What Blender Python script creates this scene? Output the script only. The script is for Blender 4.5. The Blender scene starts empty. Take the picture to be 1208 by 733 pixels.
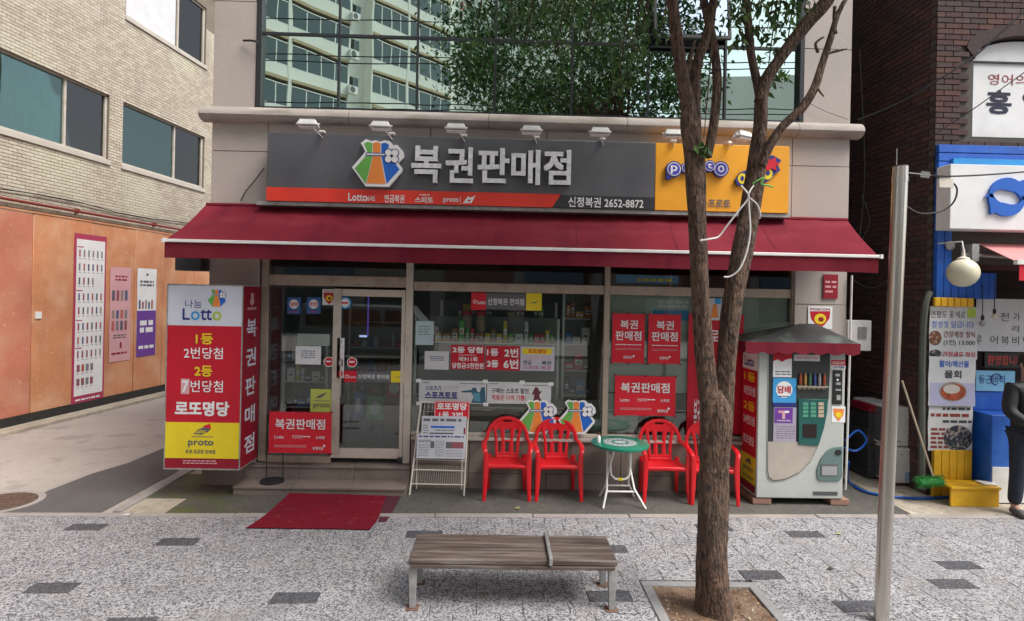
import bpy, bmesh, math, random
from mathutils import Vector as V, Matrix
random.seed(7)
R = random.Random(11)
sc = bpy.context.scene
COL = sc.collection
# ------------------------------------------------------------------ camera
FPX, CX, CY, CAMH = 700.0, 604.0, 350.0, 2.25
YAW, ROLL = 0.022, 0.021
_r0 = V((math.cos(YAW), -math.sin(YAW), 0)); _f = V((math.sin(YAW), math.cos(YAW), 0)); _u0 = V((0, 0, 1))
RT = _r0 * math.cos(ROLL) + _u0 * math.sin(ROLL)
UP = _u0 * math.cos(ROLL) - _r0 * math.sin(ROLL)
CAM = V((0, 0, CAMH))
cd = bpy.data.cameras.new('camera'); cam = bpy.data.objects.new('camera', cd); COL.objects.link(cam)
cam.matrix_world = Matrix(((RT.x, UP.x, -_f.x, CAM.x), (RT.y, UP.y, -_f.y, CAM.y), (RT.z, UP.z, -_f.z, CAM.z), (0, 0, 0, 1)))
cd.sensor_width = 36.0; cd.lens = FPX / 1208 * 36; cd.shift_y = -(366.5 - CY) / 1208; cd.clip_start = 0.05; cd.clip_end = 2000
sc.camera = cam
# ------------------------------------------------------------------ world, sun, exposure
SUN_EL, SUN_AZ = math.radians(55), math.radians(121)      # azimuth clockwise from +Y: from the right, slightly in front
w = bpy.data.worlds.new('World'); sc.world = w; w.use_nodes = True
nt = w.node_tree; bg = nt.nodes['Background']
sky = nt.nodes.new('ShaderNodeTexSky'); sky.sky_type = 'NISHITA'; sky.sun_disc = False
sky.sun_elevation = SUN_EL; sky.sun_rotation = SUN_AZ; sky.dust_density = 3.0; sky.air_density = 1.0; sky.ozone_density = 1.0
hs = nt.nodes.new('ShaderNodeHueSaturation'); hs.inputs['Saturation'].default_value = 0.45
nt.links.new(sky.outputs[0], hs.inputs['Color']); nt.links.new(hs.outputs[0], bg.inputs[0]); bg.inputs[1].default_value = 0.12
sd = bpy.data.lights.new('sun', 'SUN'); sd.energy = 2.3; sd.angle = math.radians(32); sd.color = (1, 0.965, 0.91)
so = bpy.data.objects.new('sun', sd); COL.objects.link(so)
sdir = V((math.sin(SUN_AZ) * math.cos(SUN_EL), math.cos(SUN_AZ) * math.cos(SUN_EL), math.sin(SUN_EL)))
so.rotation_euler = sdir.to_track_quat('Z', 'Y').to_euler(); so.location = sdir * 40
sc.view_settings.view_transform = 'Standard'; sc.view_settings.look = 'None'; sc.view_settings.exposure = 0.92; sc.view_settings.gamma = 1.0
sc.cycles.max_bounces = 8; sc.cycles.transparent_max_bounces = 12; sc.cycles.glossy_bounces = 4
sc.cycles.use_denoising = True

# ------------------------------------------------------------------ pixel rays and frames (measuring aids)
def ray(px, py):
    return (_f + RT * ((px - CX) / FPX) - UP * ((py - CY) / FPX))
def hit(px, py, p0, n):
    d = ray(px, py); return CAM + d * ((V(p0) - CAM).dot(n) / d.dot(n))
def G(px, py, z=0.0):
    return hit(px, py, (0, 0, z), V((0, 0, 1)))
class Fr:
    def __init__(s, o, u, v, n): s.o, s.u, s.v, s.n = V(o), V(u).normalized(), V(v).normalized(), V(n).normalized()
    def px(s, x, y):
        p = hit(x, y, s.o, s.n) - s.o; return p.dot(s.u), p.dot(s.v)
    def w(s, a, b, d=0.0): return s.o + s.u * a + s.v * b + s.n * d
    def off(s, d): return Fr(s.o + s.n * d, s.u, s.v, s.n)
    def rect(s, x0, y0, x1, y1):
        """rectangle with the size of the pixel box, centred on it"""
        a, b = s.px((x0 + x1) / 2, (y0 + y1) / 2)
        w = (V(s.px(x1, (y0 + y1) / 2)) - V(s.px(x0, (y0 + y1) / 2))).length
        h = (V(s.px((x0 + x1) / 2, y0)) - V(s.px((x0 + x1) / 2, y1))).length
        return a - w / 2, b - h / 2, a + w / 2, b + h / 2
def FY(Y): return Fr((0, Y, 0), (1, 0, 0), (0, 0, 1), (0, -1, 0))
def XZ(px, py, Y): return FY(Y).px(px, py)

# ------------------------------------------------------------------ materials
MC = {}
def pm(name, col, rough=0.6, metal=0.0, var=0.12, scale=6.0, bump=0.0, bscale=None, col2=None, spec=0.5, stretch=None, detail=5, coat=0.0, ramp=None):
    if name in MC: return MC[name]
    m = bpy.data.materials.new(name); m.use_nodes = True; n = m.node_tree; b = n.nodes['Principled BSDF']; L = n.links.new
    b.inputs['Roughness'].default_value = rough; b.inputs['Metallic'].default_value = metal
    b.inputs['Specular IOR Level'].default_value = spec; b.inputs['Coat Weight'].default_value = coat
    geo = n.nodes.new('ShaderNodeNewGeometry'); mp = n.nodes.new('ShaderNodeMapping'); L(geo.outputs['Position'], mp.inputs[0])
    if stretch: mp.inputs['Scale'].default_value = stretch
    nz = n.nodes.new('ShaderNodeTexNoise'); nz.inputs['Scale'].default_value = scale; nz.inputs['Detail'].default_value = detail; nz.inputs['Roughness'].default_value = 0.6
    L(mp.outputs[0], nz.inputs['Vector'])
    cr = n.nodes.new('ShaderNodeValToRGB'); c = tuple(col)
    lo = tuple(x * (1 - var) for x in c) if col2 is None else c; hi = tuple(min(1, x * (1 + var)) for x in c) if col2 is None else tuple(col2)
    r0, r1 = ramp or (0.35, 0.65)
    cr.color_ramp.elements[0].position = r0; cr.color_ramp.elements[1].position = r1
    cr.color_ramp.elements[0].color = (*lo, 1); cr.color_ramp.elements[1].color = (*hi, 1)
    L(nz.outputs[0], cr.inputs[0]); L(cr.outputs[0], b.inputs['Base Color'])
    if bump:
        n2 = n.nodes.new('ShaderNodeTexNoise'); n2.inputs['Scale'].default_value = bscale or scale * 4; n2.inputs['Detail'].default_value = 4
        L(mp.outputs[0], n2.inputs['Vector']); bp = n.nodes.new('ShaderNodeBump'); bp.inputs['Strength'].default_value = min(1, bump); bp.inputs['Distance'].default_value = 0.01 * max(1, bump)
        L(n2.outputs[0], bp.inputs['Height']); L(bp.outputs[0], b.inputs['Normal'])
    MC[name] = m; return m
def layered(m, scale, col, r0, r1, fac=1.0, stretch=None, voronoi=False):
    """mix a second colour over a pm() material by noise"""
    n = m.node_tree; L = n.links.new; b = n.nodes['Principled BSDF']; src = b.inputs['Base Color'].links[0].from_socket
    geo = n.nodes.new('ShaderNodeNewGeometry'); mp = n.nodes.new('ShaderNodeMapping'); L(geo.outputs['Position'], mp.inputs[0])
    if stretch: mp.inputs['Scale'].default_value = stretch
    if voronoi:
        t = n.nodes.new('ShaderNodeTexVoronoi'); t.inputs['Scale'].default_value = scale; L(mp.outputs[0], t.inputs['Vector'])
        sp = n.nodes.new('ShaderNodeSeparateColor'); L(t.outputs['Color'], sp.inputs[0]); out = sp.outputs[0]
    else:
        t = n.nodes.new('ShaderNodeTexNoise'); t.inputs['Scale'].default_value = scale; t.inputs['Detail'].default_value = 6; L(mp.outputs[0], t.inputs['Vector']); out = t.outputs[0]
    mr = n.nodes.new('ShaderNodeMapRange'); mr.inputs['From Min'].default_value = r0; mr.inputs['From Max'].default_value = r1; mr.inputs['To Max'].default_value = fac
    L(out, mr.inputs['Value']); mx = n.nodes.new('ShaderNodeMix'); mx.data_type = 'RGBA'
    L(mr.outputs[0], mx.inputs[0]); L(src, mx.inputs[6]); mx.inputs[7].default_value = (*col, 1); L(mx.outputs[2], b.inputs['Base Color'])
    return m
def flat(name, col, rough=0.5, var=0.06, scale=3.0, spec=0.4, metal=0.0): return pm(name, col, rough, metal, var, scale, spec=spec)
def glass(name, tint, refl, rcol=(1, 1, 1), rough=0.0, wav=0.0):
    """see-through pane: tinted transparency under a mirror coat"""
    m = bpy.data.materials.new(name); m.use_nodes = True; n = m.node_tree; n.nodes.clear(); L = n.links.new
    out = n.nodes.new('ShaderNodeOutputMaterial'); tr = n.nodes.new('ShaderNodeBsdfTransparent'); tr.inputs[0].default_value = (*tint, 1)
    gl = n.nodes.new('ShaderNodeBsdfGlossy'); gl.inputs[0].default_value = (*rcol, 1); gl.inputs['Roughness'].default_value = rough
    lw = n.nodes.new('ShaderNodeLayerWeight'); lw.inputs[0].default_value = 0.25
    mr = n.nodes.new('ShaderNodeMapRange'); mr.inputs['To Min'].default_value = refl; mr.inputs['To Max'].default_value = 1.0
    L(lw.outputs['Fresnel'], mr.inputs['Value']); mr.inputs['From Min'].default_value = 0.04
    mx = n.nodes.new('ShaderNodeMixShader'); L(mr.outputs[0], mx.inputs[0]); L(tr.outputs[0], mx.inputs[1]); L(gl.outputs[0], mx.inputs[2]); L(mx.outputs[0], out.inputs[0])
    if wav:
        geo = n.nodes.new('ShaderNodeNewGeometry'); nz = n.nodes.new('ShaderNodeTexNoise'); nz.inputs['Scale'].default_value = 1.3; nz.inputs['Detail'].default_value = 1
        L(geo.outputs['Position'], nz.inputs['Vector']); bp = n.nodes.new('ShaderNodeBump'); bp.inputs['Strength'].default_value = 1; bp.inputs['Distance'].default_value = wav
        L(nz.outputs[0], bp.inputs['Height']); L(bp.outputs[0], gl.inputs['Normal'])
    return m
def emit(name, col, s):
    m = pm(name, col); b = m.node_tree.nodes['Principled BSDF']; b.inputs['Emission Color'].default_value = (*col, 1); b.inputs['Emission Strength'].default_value = s; return m

M = {}
M['granite'] = layered(layered(pm('granite_cladding', (0.43, 0.37, 0.335), 0.75, var=0.13, scale=130, bump=.15, bscale=220), 1.1, (0.33, 0.30, 0.265), 0.42, 0.75, 0.6), 70, (0.52, 0.47, 0.44), 0.56, 0.64, .45)
M['granite_dirty'] = layered(pm('granite_weathered', (0.24, 0.19, 0.16), 0.75, var=0.22, scale=110, bump=.15, bscale=220), 1.6, (0.11, 0.085, 0.07), 0.42, 0.72, 0.75)
M['joint'] = flat('joint_mortar', (0.12, 0.11, 0.10), .9)
M['cornice'] = layered(pm('cornice_stone', (0.36, 0.315, 0.285), 0.8, var=0.1, scale=90, bump=.1), 2.2, (0.17, 0.14, 0.115), 0.45, 0.7, 0.7, stretch=(1, 1, 4))
M['white'] = flat('white_print', (0.78, 0.78, 0.78), .5)
M['white_paint'] = layered(pm('white_paint', (0.74, 0.73, 0.70), .45, var=.05), 5, (0.5, 0.48, 0.43), .5, .85, .6)
M['ivory'] = flat('ivory_enamel', (0.72, 0.67, 0.58), .4)
M['black'] = flat('black_print', (0.02, 0.02, 0.02), .5)
M['ink'] = flat('grey_ink', (0.12, 0.12, 0.13), .6)
M['red'] = flat('red_print', (0.62, 0.012, 0.028), .45)
M['red2'] = flat('crimson_print', (0.50, 0.008, 0.025), .45)
M['darkred'] = flat('dark_red_print', (0.27, 0.006, 0.02), .5)
M['signred'] = flat('sign_red_stripe', (0.74, 0.05, 0.03), .4)
M['yellow'] = flat('yellow_print', (0.80, 0.62, 0.02), .5)
M['signgrey'] = pm('sign_grey_panel', (0.095, 0.095, 0.105), .45, var=.12, scale=2.5)
M['signdark'] = flat('sign_dark_strip', (0.035, 0.035, 0.04), .4)
M['signyellow'] = pm('sign_amber_panel', (0.83, 0.36, 0.012), .45, var=.07, scale=2)
M['silver'] = pm('silver_letter', (0.74, 0.74, 0.76), .4, .1, var=.15, scale=30)
M['green'] = flat('green_print', (0.14, 0.42, 0.08), .5)
M['green2'] = flat('lime_print', (0.40, 0.55, 0.06), .5)
M['orange'] = flat('orange_print', (0.80, 0.25, 0.05), .5)
M['blue'] = flat('blue_print', (0.02, 0.13, 0.55), .5)
M['navy'] = flat('navy_print', (0.02, 0.03, 0.20), .5)
M['skyblue'] = flat('sky_blue_print', (0.05, 0.32, 0.66), .5)
M['purple'] = flat('purple_print', (0.15, 0.04, 0.30), .5)
M['pink'] = flat('pink_print', (0.66, 0.36, 0.38), .5)
M['maroon'] = layered(pm('awning_fabric', (0.15, 0.012, 0.023), .85, var=.14, scale=1.5, bump=.25, bscale=9, spec=.15), 1.6, (0.20, 0.03, 0.042), .48, .75, .6, stretch=(1, 3, 1)); layered(M['maroon'], 5, (.075, .006, .018), .55, .8, .6, stretch=(1, .2, .2))
M['alu'] = layered(pm('anodised_frame', (0.42, 0.34, 0.27), .42, .25, var=.08, scale=8), 9, (0.24, 0.18, 0.14), .5, .8, .6)
M['alu_light'] = layered(pm('bright_frame', (0.60, 0.53, 0.45), .4, .25, var=.06, scale=8), 7, (0.36, 0.29, 0.23), .55, .8, .6)
M['darkframe'] = flat('dark_window_frame', (0.03, 0.032, 0.036), .35)
M['steel'] = pm('stainless_steel', (0.62, 0.58, 0.52), .26, .95, var=.15, scale=5, stretch=(1, 1, .15))
M['galv'] = pm('galvanised_steel', (0.36, 0.36, 0.35), .55, .5, var=.2, scale=12)
M['redplastic'] = layered(pm('red_plastic', (0.64, 0.008, 0.016), .33, var=.06, scale=4, spec=.5), 6, (0.50, 0.012, 0.02), .5, .8, .5)
M['greenplastic'] = flat('green_table_plastic', (0.012, 0.20, 0.13), .3)
M['wood'] = layered(layered(pm('weathered_bench_wood', (0.085, 0.06, 0.048), .85, var=.35, scale=7, bump=.6, bscale=40, stretch=(.35, 6, 6)), 3.2, (0.23, 0.195, 0.17), .47, .68, .8, stretch=(.5, 6, 6)), 9, (0.085, 0.035, 0.03), .56, .68, .7, stretch=(.4, 3, 3))
M['concrete'] = layered(layered(pm('apron_concrete', (0.092, 0.085, 0.075), .9, var=.2, scale=14, bump=.5, bscale=60), 1.4, (0.055, 0.052, 0.045), .42, .66, .85), 90, (0.24, 0.23, 0.20), .58, .68, .6)
M['concrete_r'] = layered(layered(pm('rough_concrete', (0.42, 0.37, 0.29), .9, var=.2, scale=9, bump=.8, bscale=40), 1.1, (0.24, 0.2, 0.16), .45, .7, .7), 40, (0.2, 0.17, .14), .6, .72, .7)
M['curb'] = layered(pm('curb_stone', (0.33, 0.30, 0.28), .85, var=.14, scale=60, bump=.3), 2, (0.2, 0.18, .165), .45, .75, .6)
M['asphalt'] = layered(pm('asphalt', (0.105, 0.10, 0.098), .9, var=.2, scale=90, bump=.6, bscale=200), .8, (0.16, 0.15, .14), .45, .7, .6)
M['alley'] = layered(pm('alley_concrete', (0.40, 0.36, 0.325), .9, var=.12, scale=50, bump=.5, bscale=120), .6, (0.31, 0.28, .255), .4, .7, .8)
M['glass_green'] = glass('green_mirror_glass', (.05, .10, .07), .80, (.80, .98, .87), wav=.0014)
M['glass_blue'] = glass('vent_mirror_glass', (.05, .08, .1), .75, (.80, .93, 1.0))
M['glass_shop'] = glass('shop_glass', (.90, .94, .92), .075)
M['glass_teal'] = glass('teal_mirror_glass', (.50, .66, .63), .20, (.62, .82, .78), wav=.006)
M['glass_grey'] = glass('grey_window_glass', (.45, .43, .40), .12, (.85, .85, .82))
M['interior'] = flat('shop_wall', (0.26, 0.28, 0.25), .8)
M['interior_floor'] = flat('shop_floor', (0.20, 0.18, 0.16), .3)
M['film'] = layered(pm('window_film', (0.42, 0.46, 0.38), .7, var=.05, scale=2), 1.2, (0.34, 0.37, 0.32), .5, .8, .6)
M['taupe'] = flat('taupe_board', (0.17, 0.15, 0.125), .7)
layered(M['redplastic'], 1.7, (.50, .045, .04), .5, .8, .5); layered(M['alley'], 7, (.36, .31, .27), .5, .62, .5); layered(M['alley'], 1.7, (.24, .215, .195), .56, .62, .55); layered(M['alley'], 60, (.2, .18, .165), .6, .68, .6)
M['rubber'] = flat('black_rubber', (0.018, 0.018, 0.018), .7)
M['wire'] = flat('cable_black', (0.015, 0.015, 0.017), .6)

# ------------------------------------------------------------------ mesh builder
TXT = {}
def text_mesh(body, bold, ext):
    k = (body, bold, ext)
    if k not in TXT:
        c = bpy.data.curves.new('t', 'FONT'); c.body = body; c.offset = bold; c.resolution_u = 2; c.extrude = ext; c.space_line = .95
        o = bpy.data.objects.new('t', c); me = bpy.data.meshes.new_from_object(o)
        vs = [v.co.copy() for v in me.vertices]; fs = [tuple(p.vertices) for p in me.polygons]
        x0 = min(v.x for v in vs); x1 = max(v.x for v in vs); y0 = min(v.y for v in vs); y1 = max(v.y for v in vs)
        TXT[k] = ([((v.x - x0) / (x1 - x0 or 1), (v.y - y0) / (y1 - y0 or 1), v.z) for v in vs], fs, (x1 - x0) / (y1 - y0 or 1))
        bpy.data.objects.remove(o); bpy.data.curves.remove(c); bpy.data.meshes.remove(me)
    return TXT[k]
class MB:
    def __init__(s): s.v = []; s.f = []; s.mi = []; s.mats = []; s.cur = 0; s.keep = []
    def m(s, mat):
        if mat not in s.mats: s.mats.append(mat)
        s.cur = s.mats.index(mat); return s
    def add(s, vs, fs):
        n = len(s.v); s.v += [V(v) for v in vs]; s.f += [tuple(i + n for i in f) for f in fs]; s.mi += [s.cur] * len(fs); return s
    def fbox(s, fr, a0, a1, b0, b1, d0, d1):
        c = [fr.w(a, b, d) for d in (d0, d1) for b in (b0, b1) for a in (a0, a1)]
        return s.add(c, [(0, 1, 3, 2), (4, 6, 7, 5), (0, 4, 5, 1), (2, 3, 7, 6), (0, 2, 6, 4), (1, 5, 7, 3)])
    def box(s, x0, x1, y0, y1, z0, z1):
        return s.fbox(Fr((0, 0, 0), (1, 0, 0), (0, 0, 1), (0, 1, 0)), x0, x1, z0, z1, y0, y1)
    def fprism(s, fr, pts, d0, d1):
        n = len(pts); return s.add([fr.w(a, b, d0) for a, b in pts] + [fr.w(a, b, d1) for a, b in pts],
            [tuple(range(n))[::-1], tuple(range(n, 2 * n))] + [(i, (i + 1) % n, n + (i + 1) % n, n + i) for i in range(n)])
    def fpoly(s, fr, pts, d=0.0):
        return s.add([fr.w(a, b, d) for a, b in pts], [tuple(range(len(pts)))])
    def fellipse(s, fr, a, b, ra, rb, d0, d1=None, n=24):
        pts = [(a + ra * math.cos(2 * math.pi * i / n), b + rb * math.sin(2 * math.pi * i / n)) for i in range(n)]
        return s.fpoly(fr, pts, d0) if d1 is None else s.fprism(fr, pts, d0, d1)
    def tube(s, pts, rad, n=8, cap=True, flat=None, up=None):
        """swept tube; rad number or list; flat = (ratio) squashes the section along 'up'"""
        pts = [V(p) for p in pts]; k = len(pts); rad = [rad] * k if isinstance(rad, (int, float)) else rad
        vs = []; prev = None
        for i, p in enumerate(pts):
            t = (pts[min(i + 1, k - 1)] - pts[max(i - 1, 0)]).normalized()
            ref = V(up) if up is not None else (prev if prev is not None else (V((0, 0, 1)) if abs(t.z) < .9 else V((1, 0, 0))))
            b = t.cross(ref)
            if b.length < 1e-5: b = t.cross(V((0.3, 1, 0.2)))
            b.normalize(); a = b.cross(t).normalized(); prev = a
            ra = rad[i] * (flat or 1)
            for j in range(n):
                th = 2 * math.pi * j / n + (math.pi / 4 if n == 4 else 0)
                vs.append(p + a * (math.cos(th) * ra) + b * (math.sin(th) * rad[i]))
        fs = [(i * n + j, i * n + (j + 1) % n, (i + 1) * n + (j + 1) % n, (i + 1) * n + j) for i in range(k - 1) for j in range(n)]
        if cap: fs += [tuple(range(n))[::-1], tuple(range((k - 1) * n, k * n))]
        return s.add(vs, fs)
    def lathe(s, c, prof, n=20, axis=(0, 0, 1)):
        c = V(c); ax = V(axis).normalized(); a = ax.cross(V((0, 1, 0)) if abs(ax.y) < .9 else V((1, 0, 0))).normalized(); b = ax.cross(a)
        vs = [c + ax * z + (a * math.cos(2 * math.pi * j / n) + b * math.sin(2 * math.pi * j / n)) * max(r, 1e-4) for r, z in prof for j in range(n)]
        k = len(prof); fs = [(i * n + j, i * n + (j + 1) % n, (i + 1) * n + (j + 1) % n, (i + 1) * n + j) for i in range(k - 1) for j in range(n)]
        fs += [tuple(range(n))[::-1], tuple(range((k - 1) * n, k * n))]
        return s.add(vs, fs)
    def text(s, body, fr, a0, b0, a1, b1, mat=None, d=.003, bold=.0, ext=0.0, keep=False):
        if mat is not None: s.m(mat)
        vs, fs, asp = text_mesh(body, 0.0, .05 if ext else 0); nch = max(len(l) for l in body.split('\n'))
        if keep:
            w = min(a1 - a0, (b1 - b0) * asp); h = w / asp; ca, cb = (a0 + a1) / 2, (b0 + b1) / 2; a0, a1, b0, b1 = ca - w / 2, ca + w / 2, cb - h / 2, cb + h / 2
        B = max(0, bold) * .85 * (b1 - b0); Bx = min(B, (a1 - a0) / nch * max(0, bold) * .9)
        offs = [(0, 0)] if B <= 0 else [(0, 0), (-Bx, -B), (Bx, -B), (-Bx, B), (Bx, B)]
        a0 += Bx; a1 -= Bx; b0 += B; b1 -= B
        for k, (ox, oy) in enumerate(offs):
            n = len(s.v); dd = d + k * .00025
            s.v += [fr.w(a0 + ox + x * (a1 - a0), b0 + oy + y * (b1 - b0), dd + (z / .05 * ext / 2 + ext / 2 if ext else 0)) for x, y, z in vs]
            s.f += [tuple(i + n for i in f) for f in fs]; s.mi += [s.cur] * len(fs)
        return s
    def ptext(s, body, fr, x0, y0, x1, y1, mat=None, **k):
        return s.text(body, fr, *fr.rect(x0, y0, x1, y1), mat=mat, **k)
    def prect(s, fr, x0, y0, x1, y1, d0, d1):
        a0, b0, a1, b1 = fr.rect(x0, y0, x1, y1); return s.fbox(fr, a0, a1, b0, b1, d0, d1)
    def scrib(s, fr, a0, b0, a1, b1, rows, mat, d=.003, fill=.5, seed=1):
        """rows of small unreadable print as word-length bars"""
        s.m(mat); r = random.Random(seed); h = (b1 - b0) / rows
        for i in range(rows):
            a = a0
            while a < a1 - h * .4:
                wd = min(r.uniform(.6, 2.2) * h, a1 - a); bb = b1 - h * (i + .5)
                s.fpoly(fr, [(a, bb - h * fill / 2), (a + wd, bb - h * fill / 2), (a + wd, bb + h * fill / 2), (a, bb + h * fill / 2)], d); a += wd + h * .35
        return s
    def mesh(s, name, org=V((0, 0, 0)), smooth=False):
        me = bpy.data.meshes.new(name); me.from_pydata([tuple(v - org) for v in s.v], [], s.f)
        for m in s.mats: me.materials.append(m)
        if s.mats: me.polygons.foreach_set('material_index', s.mi)
        bm = bmesh.new(); bm.from_mesh(me); bmesh.ops.recalc_face_normals(bm, faces=bm.faces); bm.to_mesh(me); bm.free()
        if smooth:
            me.polygons.foreach_set('use_smooth', [True] * len(me.polygons)); me.set_sharp_from_angle(angle=math.radians(38))
        me.update(); return me
    def build(s, name, mat=None, parent=None, smooth=False, bevel=0.0, seg=2, kind=None, label=None):
        if mat is not None and not s.mats: s.m(mat); s.mi = [0] * len(s.f)
        org = wloc(parent) if parent is not None else V((0, 0, 0))
        o = bpy.data.objects.new(name, s.mesh(name, org, smooth)); COL.objects.link(o)
        if parent is not None: o.parent = parent
        if bevel:
            b = o.modifiers.new('bevel', 'BEVEL'); b.width = bevel; b.segments = seg; b.limit_method = 'ANGLE'; b.angle_limit = math.radians(40); b.harden_normals = False
            o.data.polygons.foreach_set('use_smooth', [True] * len(o.data.polygons)); o.data.set_sharp_from_angle(angle=math.radians(40))
        if kind or name in ('print', 'side_print'): o['kind'] = kind or 'stuff'
        if label: o['label'] = label
        return o
def wloc(o):
    p = V((0, 0, 0))
    while o is not None: p += o.location; o = o.parent
    return p
def tag(o, label, cat, group=None, kind=None):
    o['label'] = label; o['category'] = cat
    if group: o['group'] = group
    if kind: o['kind'] = kind
    return o
def thing(name, label, cat, loc=(0, 0, 0), group=None):
    o = bpy.data.objects.new(name, None); COL.objects.link(o); o.location = V(loc); o.empty_display_size = .1
    return tag(o, label, cat, group)
def dup(root, loc, label, rz=None):
    def cp(o, par):
        c = o.copy(); COL.objects.link(c)
        if par is not None: c.parent = par
        for ch in [x for x in bpy.data.objects if x.parent == o]: cp(ch, c)
        return c
    r = cp(root, None); r.location = V(loc); r['label'] = label
    if rz is not None: r.rotation_euler = (0, 0, rz)
    return r
def inst(name, me, loc, parent=None, rot=None, scale=None, kind=None):
    o = bpy.data.objects.new(name, me); COL.objects.link(o)
    if parent is not None: o.parent = parent; o.location = V(loc) - wloc(parent)
    else: o.location = V(loc)
    if rot: o.rotation_euler = rot
    if scale: o.scale = scale
    if kind: o['kind'] = kind
    return o
def struct(o, kind='structure'): o['kind'] = kind; return o

def bag(mb, fr, a, b, h, d, t=.0, white=True):
    """money bag emblem with four-leaf clover: a,b = centre, h = height"""
    s = h / 2.0
    P = lambda pts: [(a + x * s, b + y * s) for x, y in pts]
    if white:
        out = [(-.48, -1), (.52, -1), (1.05, -.36), (1.1, -.2), (.9, .05), (1.14, .28), (1.1, .55), (.85, .82), (.68, .8), (.52, .98), (.3, 1.0), (.1, .93), (-.1, 1.0), (-.25, .95), (-.5, 1.03), (-.72, .86), (-.52, .5), (-.62, .35), (-1.08, -.2)]
        mb.m(M['white']).fprism(fr, P(out), d - t, d)
    e = d + .002
    mb.m(M['green']).fpoly(fr, P([(-.47, -.9), (-.95, -.24), (-.5, .3), (-.2, .3)]), e)
    mb.m(M['orange']).fpoly(fr, P([(-.44, -.88), (-.18, .3), (.14, .3), (.38, -.88)]), e)
    mb.m(M['blue']).fpoly(fr, P([(.43, -.88), (.18, .3), (.55, .3), (.97, -.24)]), e)
    mb.m(M['green']).fpoly(fr, P([(-.42, .46), (-.58, .84), (-.42, .92), (-.22, .86), (-.22, .46)]), e)
    mb.m(M['orange']).fpoly(fr, P([(-.18, .46), (-.2, .86), (-.03, .92), (.13, .86), (.13, .46)]), e)
    mb.m(M['blue']).fpoly(fr, P([(.17, .46), (.17, .86), (.35, .9), (.5, .8), (.4, .46)]), e)
    mb.m(M['navy']).fpoly(fr, P([(-.5, .31), (.5, .31), (.5, .45), (-.5, .45)]), e + .001)
    mb.m(M['white']).fpoly(fr, P([(-.46, .35), (.5, .35), (.5, .41), (-.46, .41)]), e + .002)
    cx, cy = a + .62 * s, b + .33 * s
    mb.m(M['navy'])
    for i in range(4):
        th = math.pi / 4 + i * math.pi / 2; mb.fellipse(fr, cx + .19 * s * math.cos(th), cy + .19 * s * math.sin(th), .19 * s, .19 * s, e + .003, n=14)
    mb.m(M['white'])
    for i in range(4):
        th = math.pi / 4 + i * math.pi / 2; mb.fellipse(fr, cx + .2 * s * math.cos(th), cy + .2 * s * math.sin(th), .145 * s, .145 * s, e + .004, n=14)
# ================================================================== GROUND
Y0 = 6.94
XL, XR = XZ(247, 300, Y0)[0], XZ(1000, 300, Y0)[0]
def sheet(name, pts, z, mat, kind='structure', thick=0.0):
    mb = MB().m(mat)
    if thick: mb.fprism(Fr((0, 0, 0), (1, 0, 0), (0, 1, 0), (0, 0, 1)), pts, z - thick, z)
    else: mb.add([(x, y, z) for x, y in pts], [tuple(range(len(pts)))])
    return struct(mb.build(name), kind)
sheet('ground', [(-150, -150), (150, -150), (150, 150), (-150, 150)], -.16, M['asphalt'])
sheet('road', [(-60, -9), (60, -9), (60, 2.0), (-60, 2.0)], -.13, M['asphalt'])
pg = lambda X: 6.03 + .03 * X            # far edge of the paving
sheet('alley', [(-9.5, pg(-9.5) + .10), (-3.72, pg(-3.72) + .10), (-3.72, 40), (-9.5, 40)], -.012, M['alley'])
# darker asphalt trench along the shop's side
pt = [G(22, 593), G(60, 577), G(109, 558), G(150, 546), G(196, 527)]
pts = [(-5.5, pg(-5.5) + .11)] + [(p.x, p.y) for p in pt] + [(-4.75, 12), (-4.5, 30), (-3.95, 30), (-3.95, pg(-4) + .11)]
pts[0] = (G(0, 600).x, pg(-5.3) + .11)
m = M['asphalt_patch'] = layered(pm('patched_asphalt', (0.105, 0.098, 0.095), .9, var=.18, scale=70, bump=.6, bscale=180), 1.0, (0.14, 0.13, .12), .45, .7, .7)
sheet('asphalt_patch', pts, -.006, m)
sheet('alley_verge', [(XL - .38, pg(-4) + .1), (XL + .05, pg(-3.5) + .1), (XL + .05, 30), (XL - .38, 30)], .004, M['concrete_r'])
# kerb stones beside the alley
k = thing('kerb', 'low granite kerb running back along the left side of the shop', 'kerb', (XL - .4, 6.2, 0))
for i in range(9):
    y = 6.05 + i * .82; MB().m(M['curb']).box(XL - .48, XL - .385, y, y + .812, -.05, .02 + .004 * (i % 2)).build('kerb_stone', parent=k, bevel=.008)
k['kind'] = 'structure'
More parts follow.
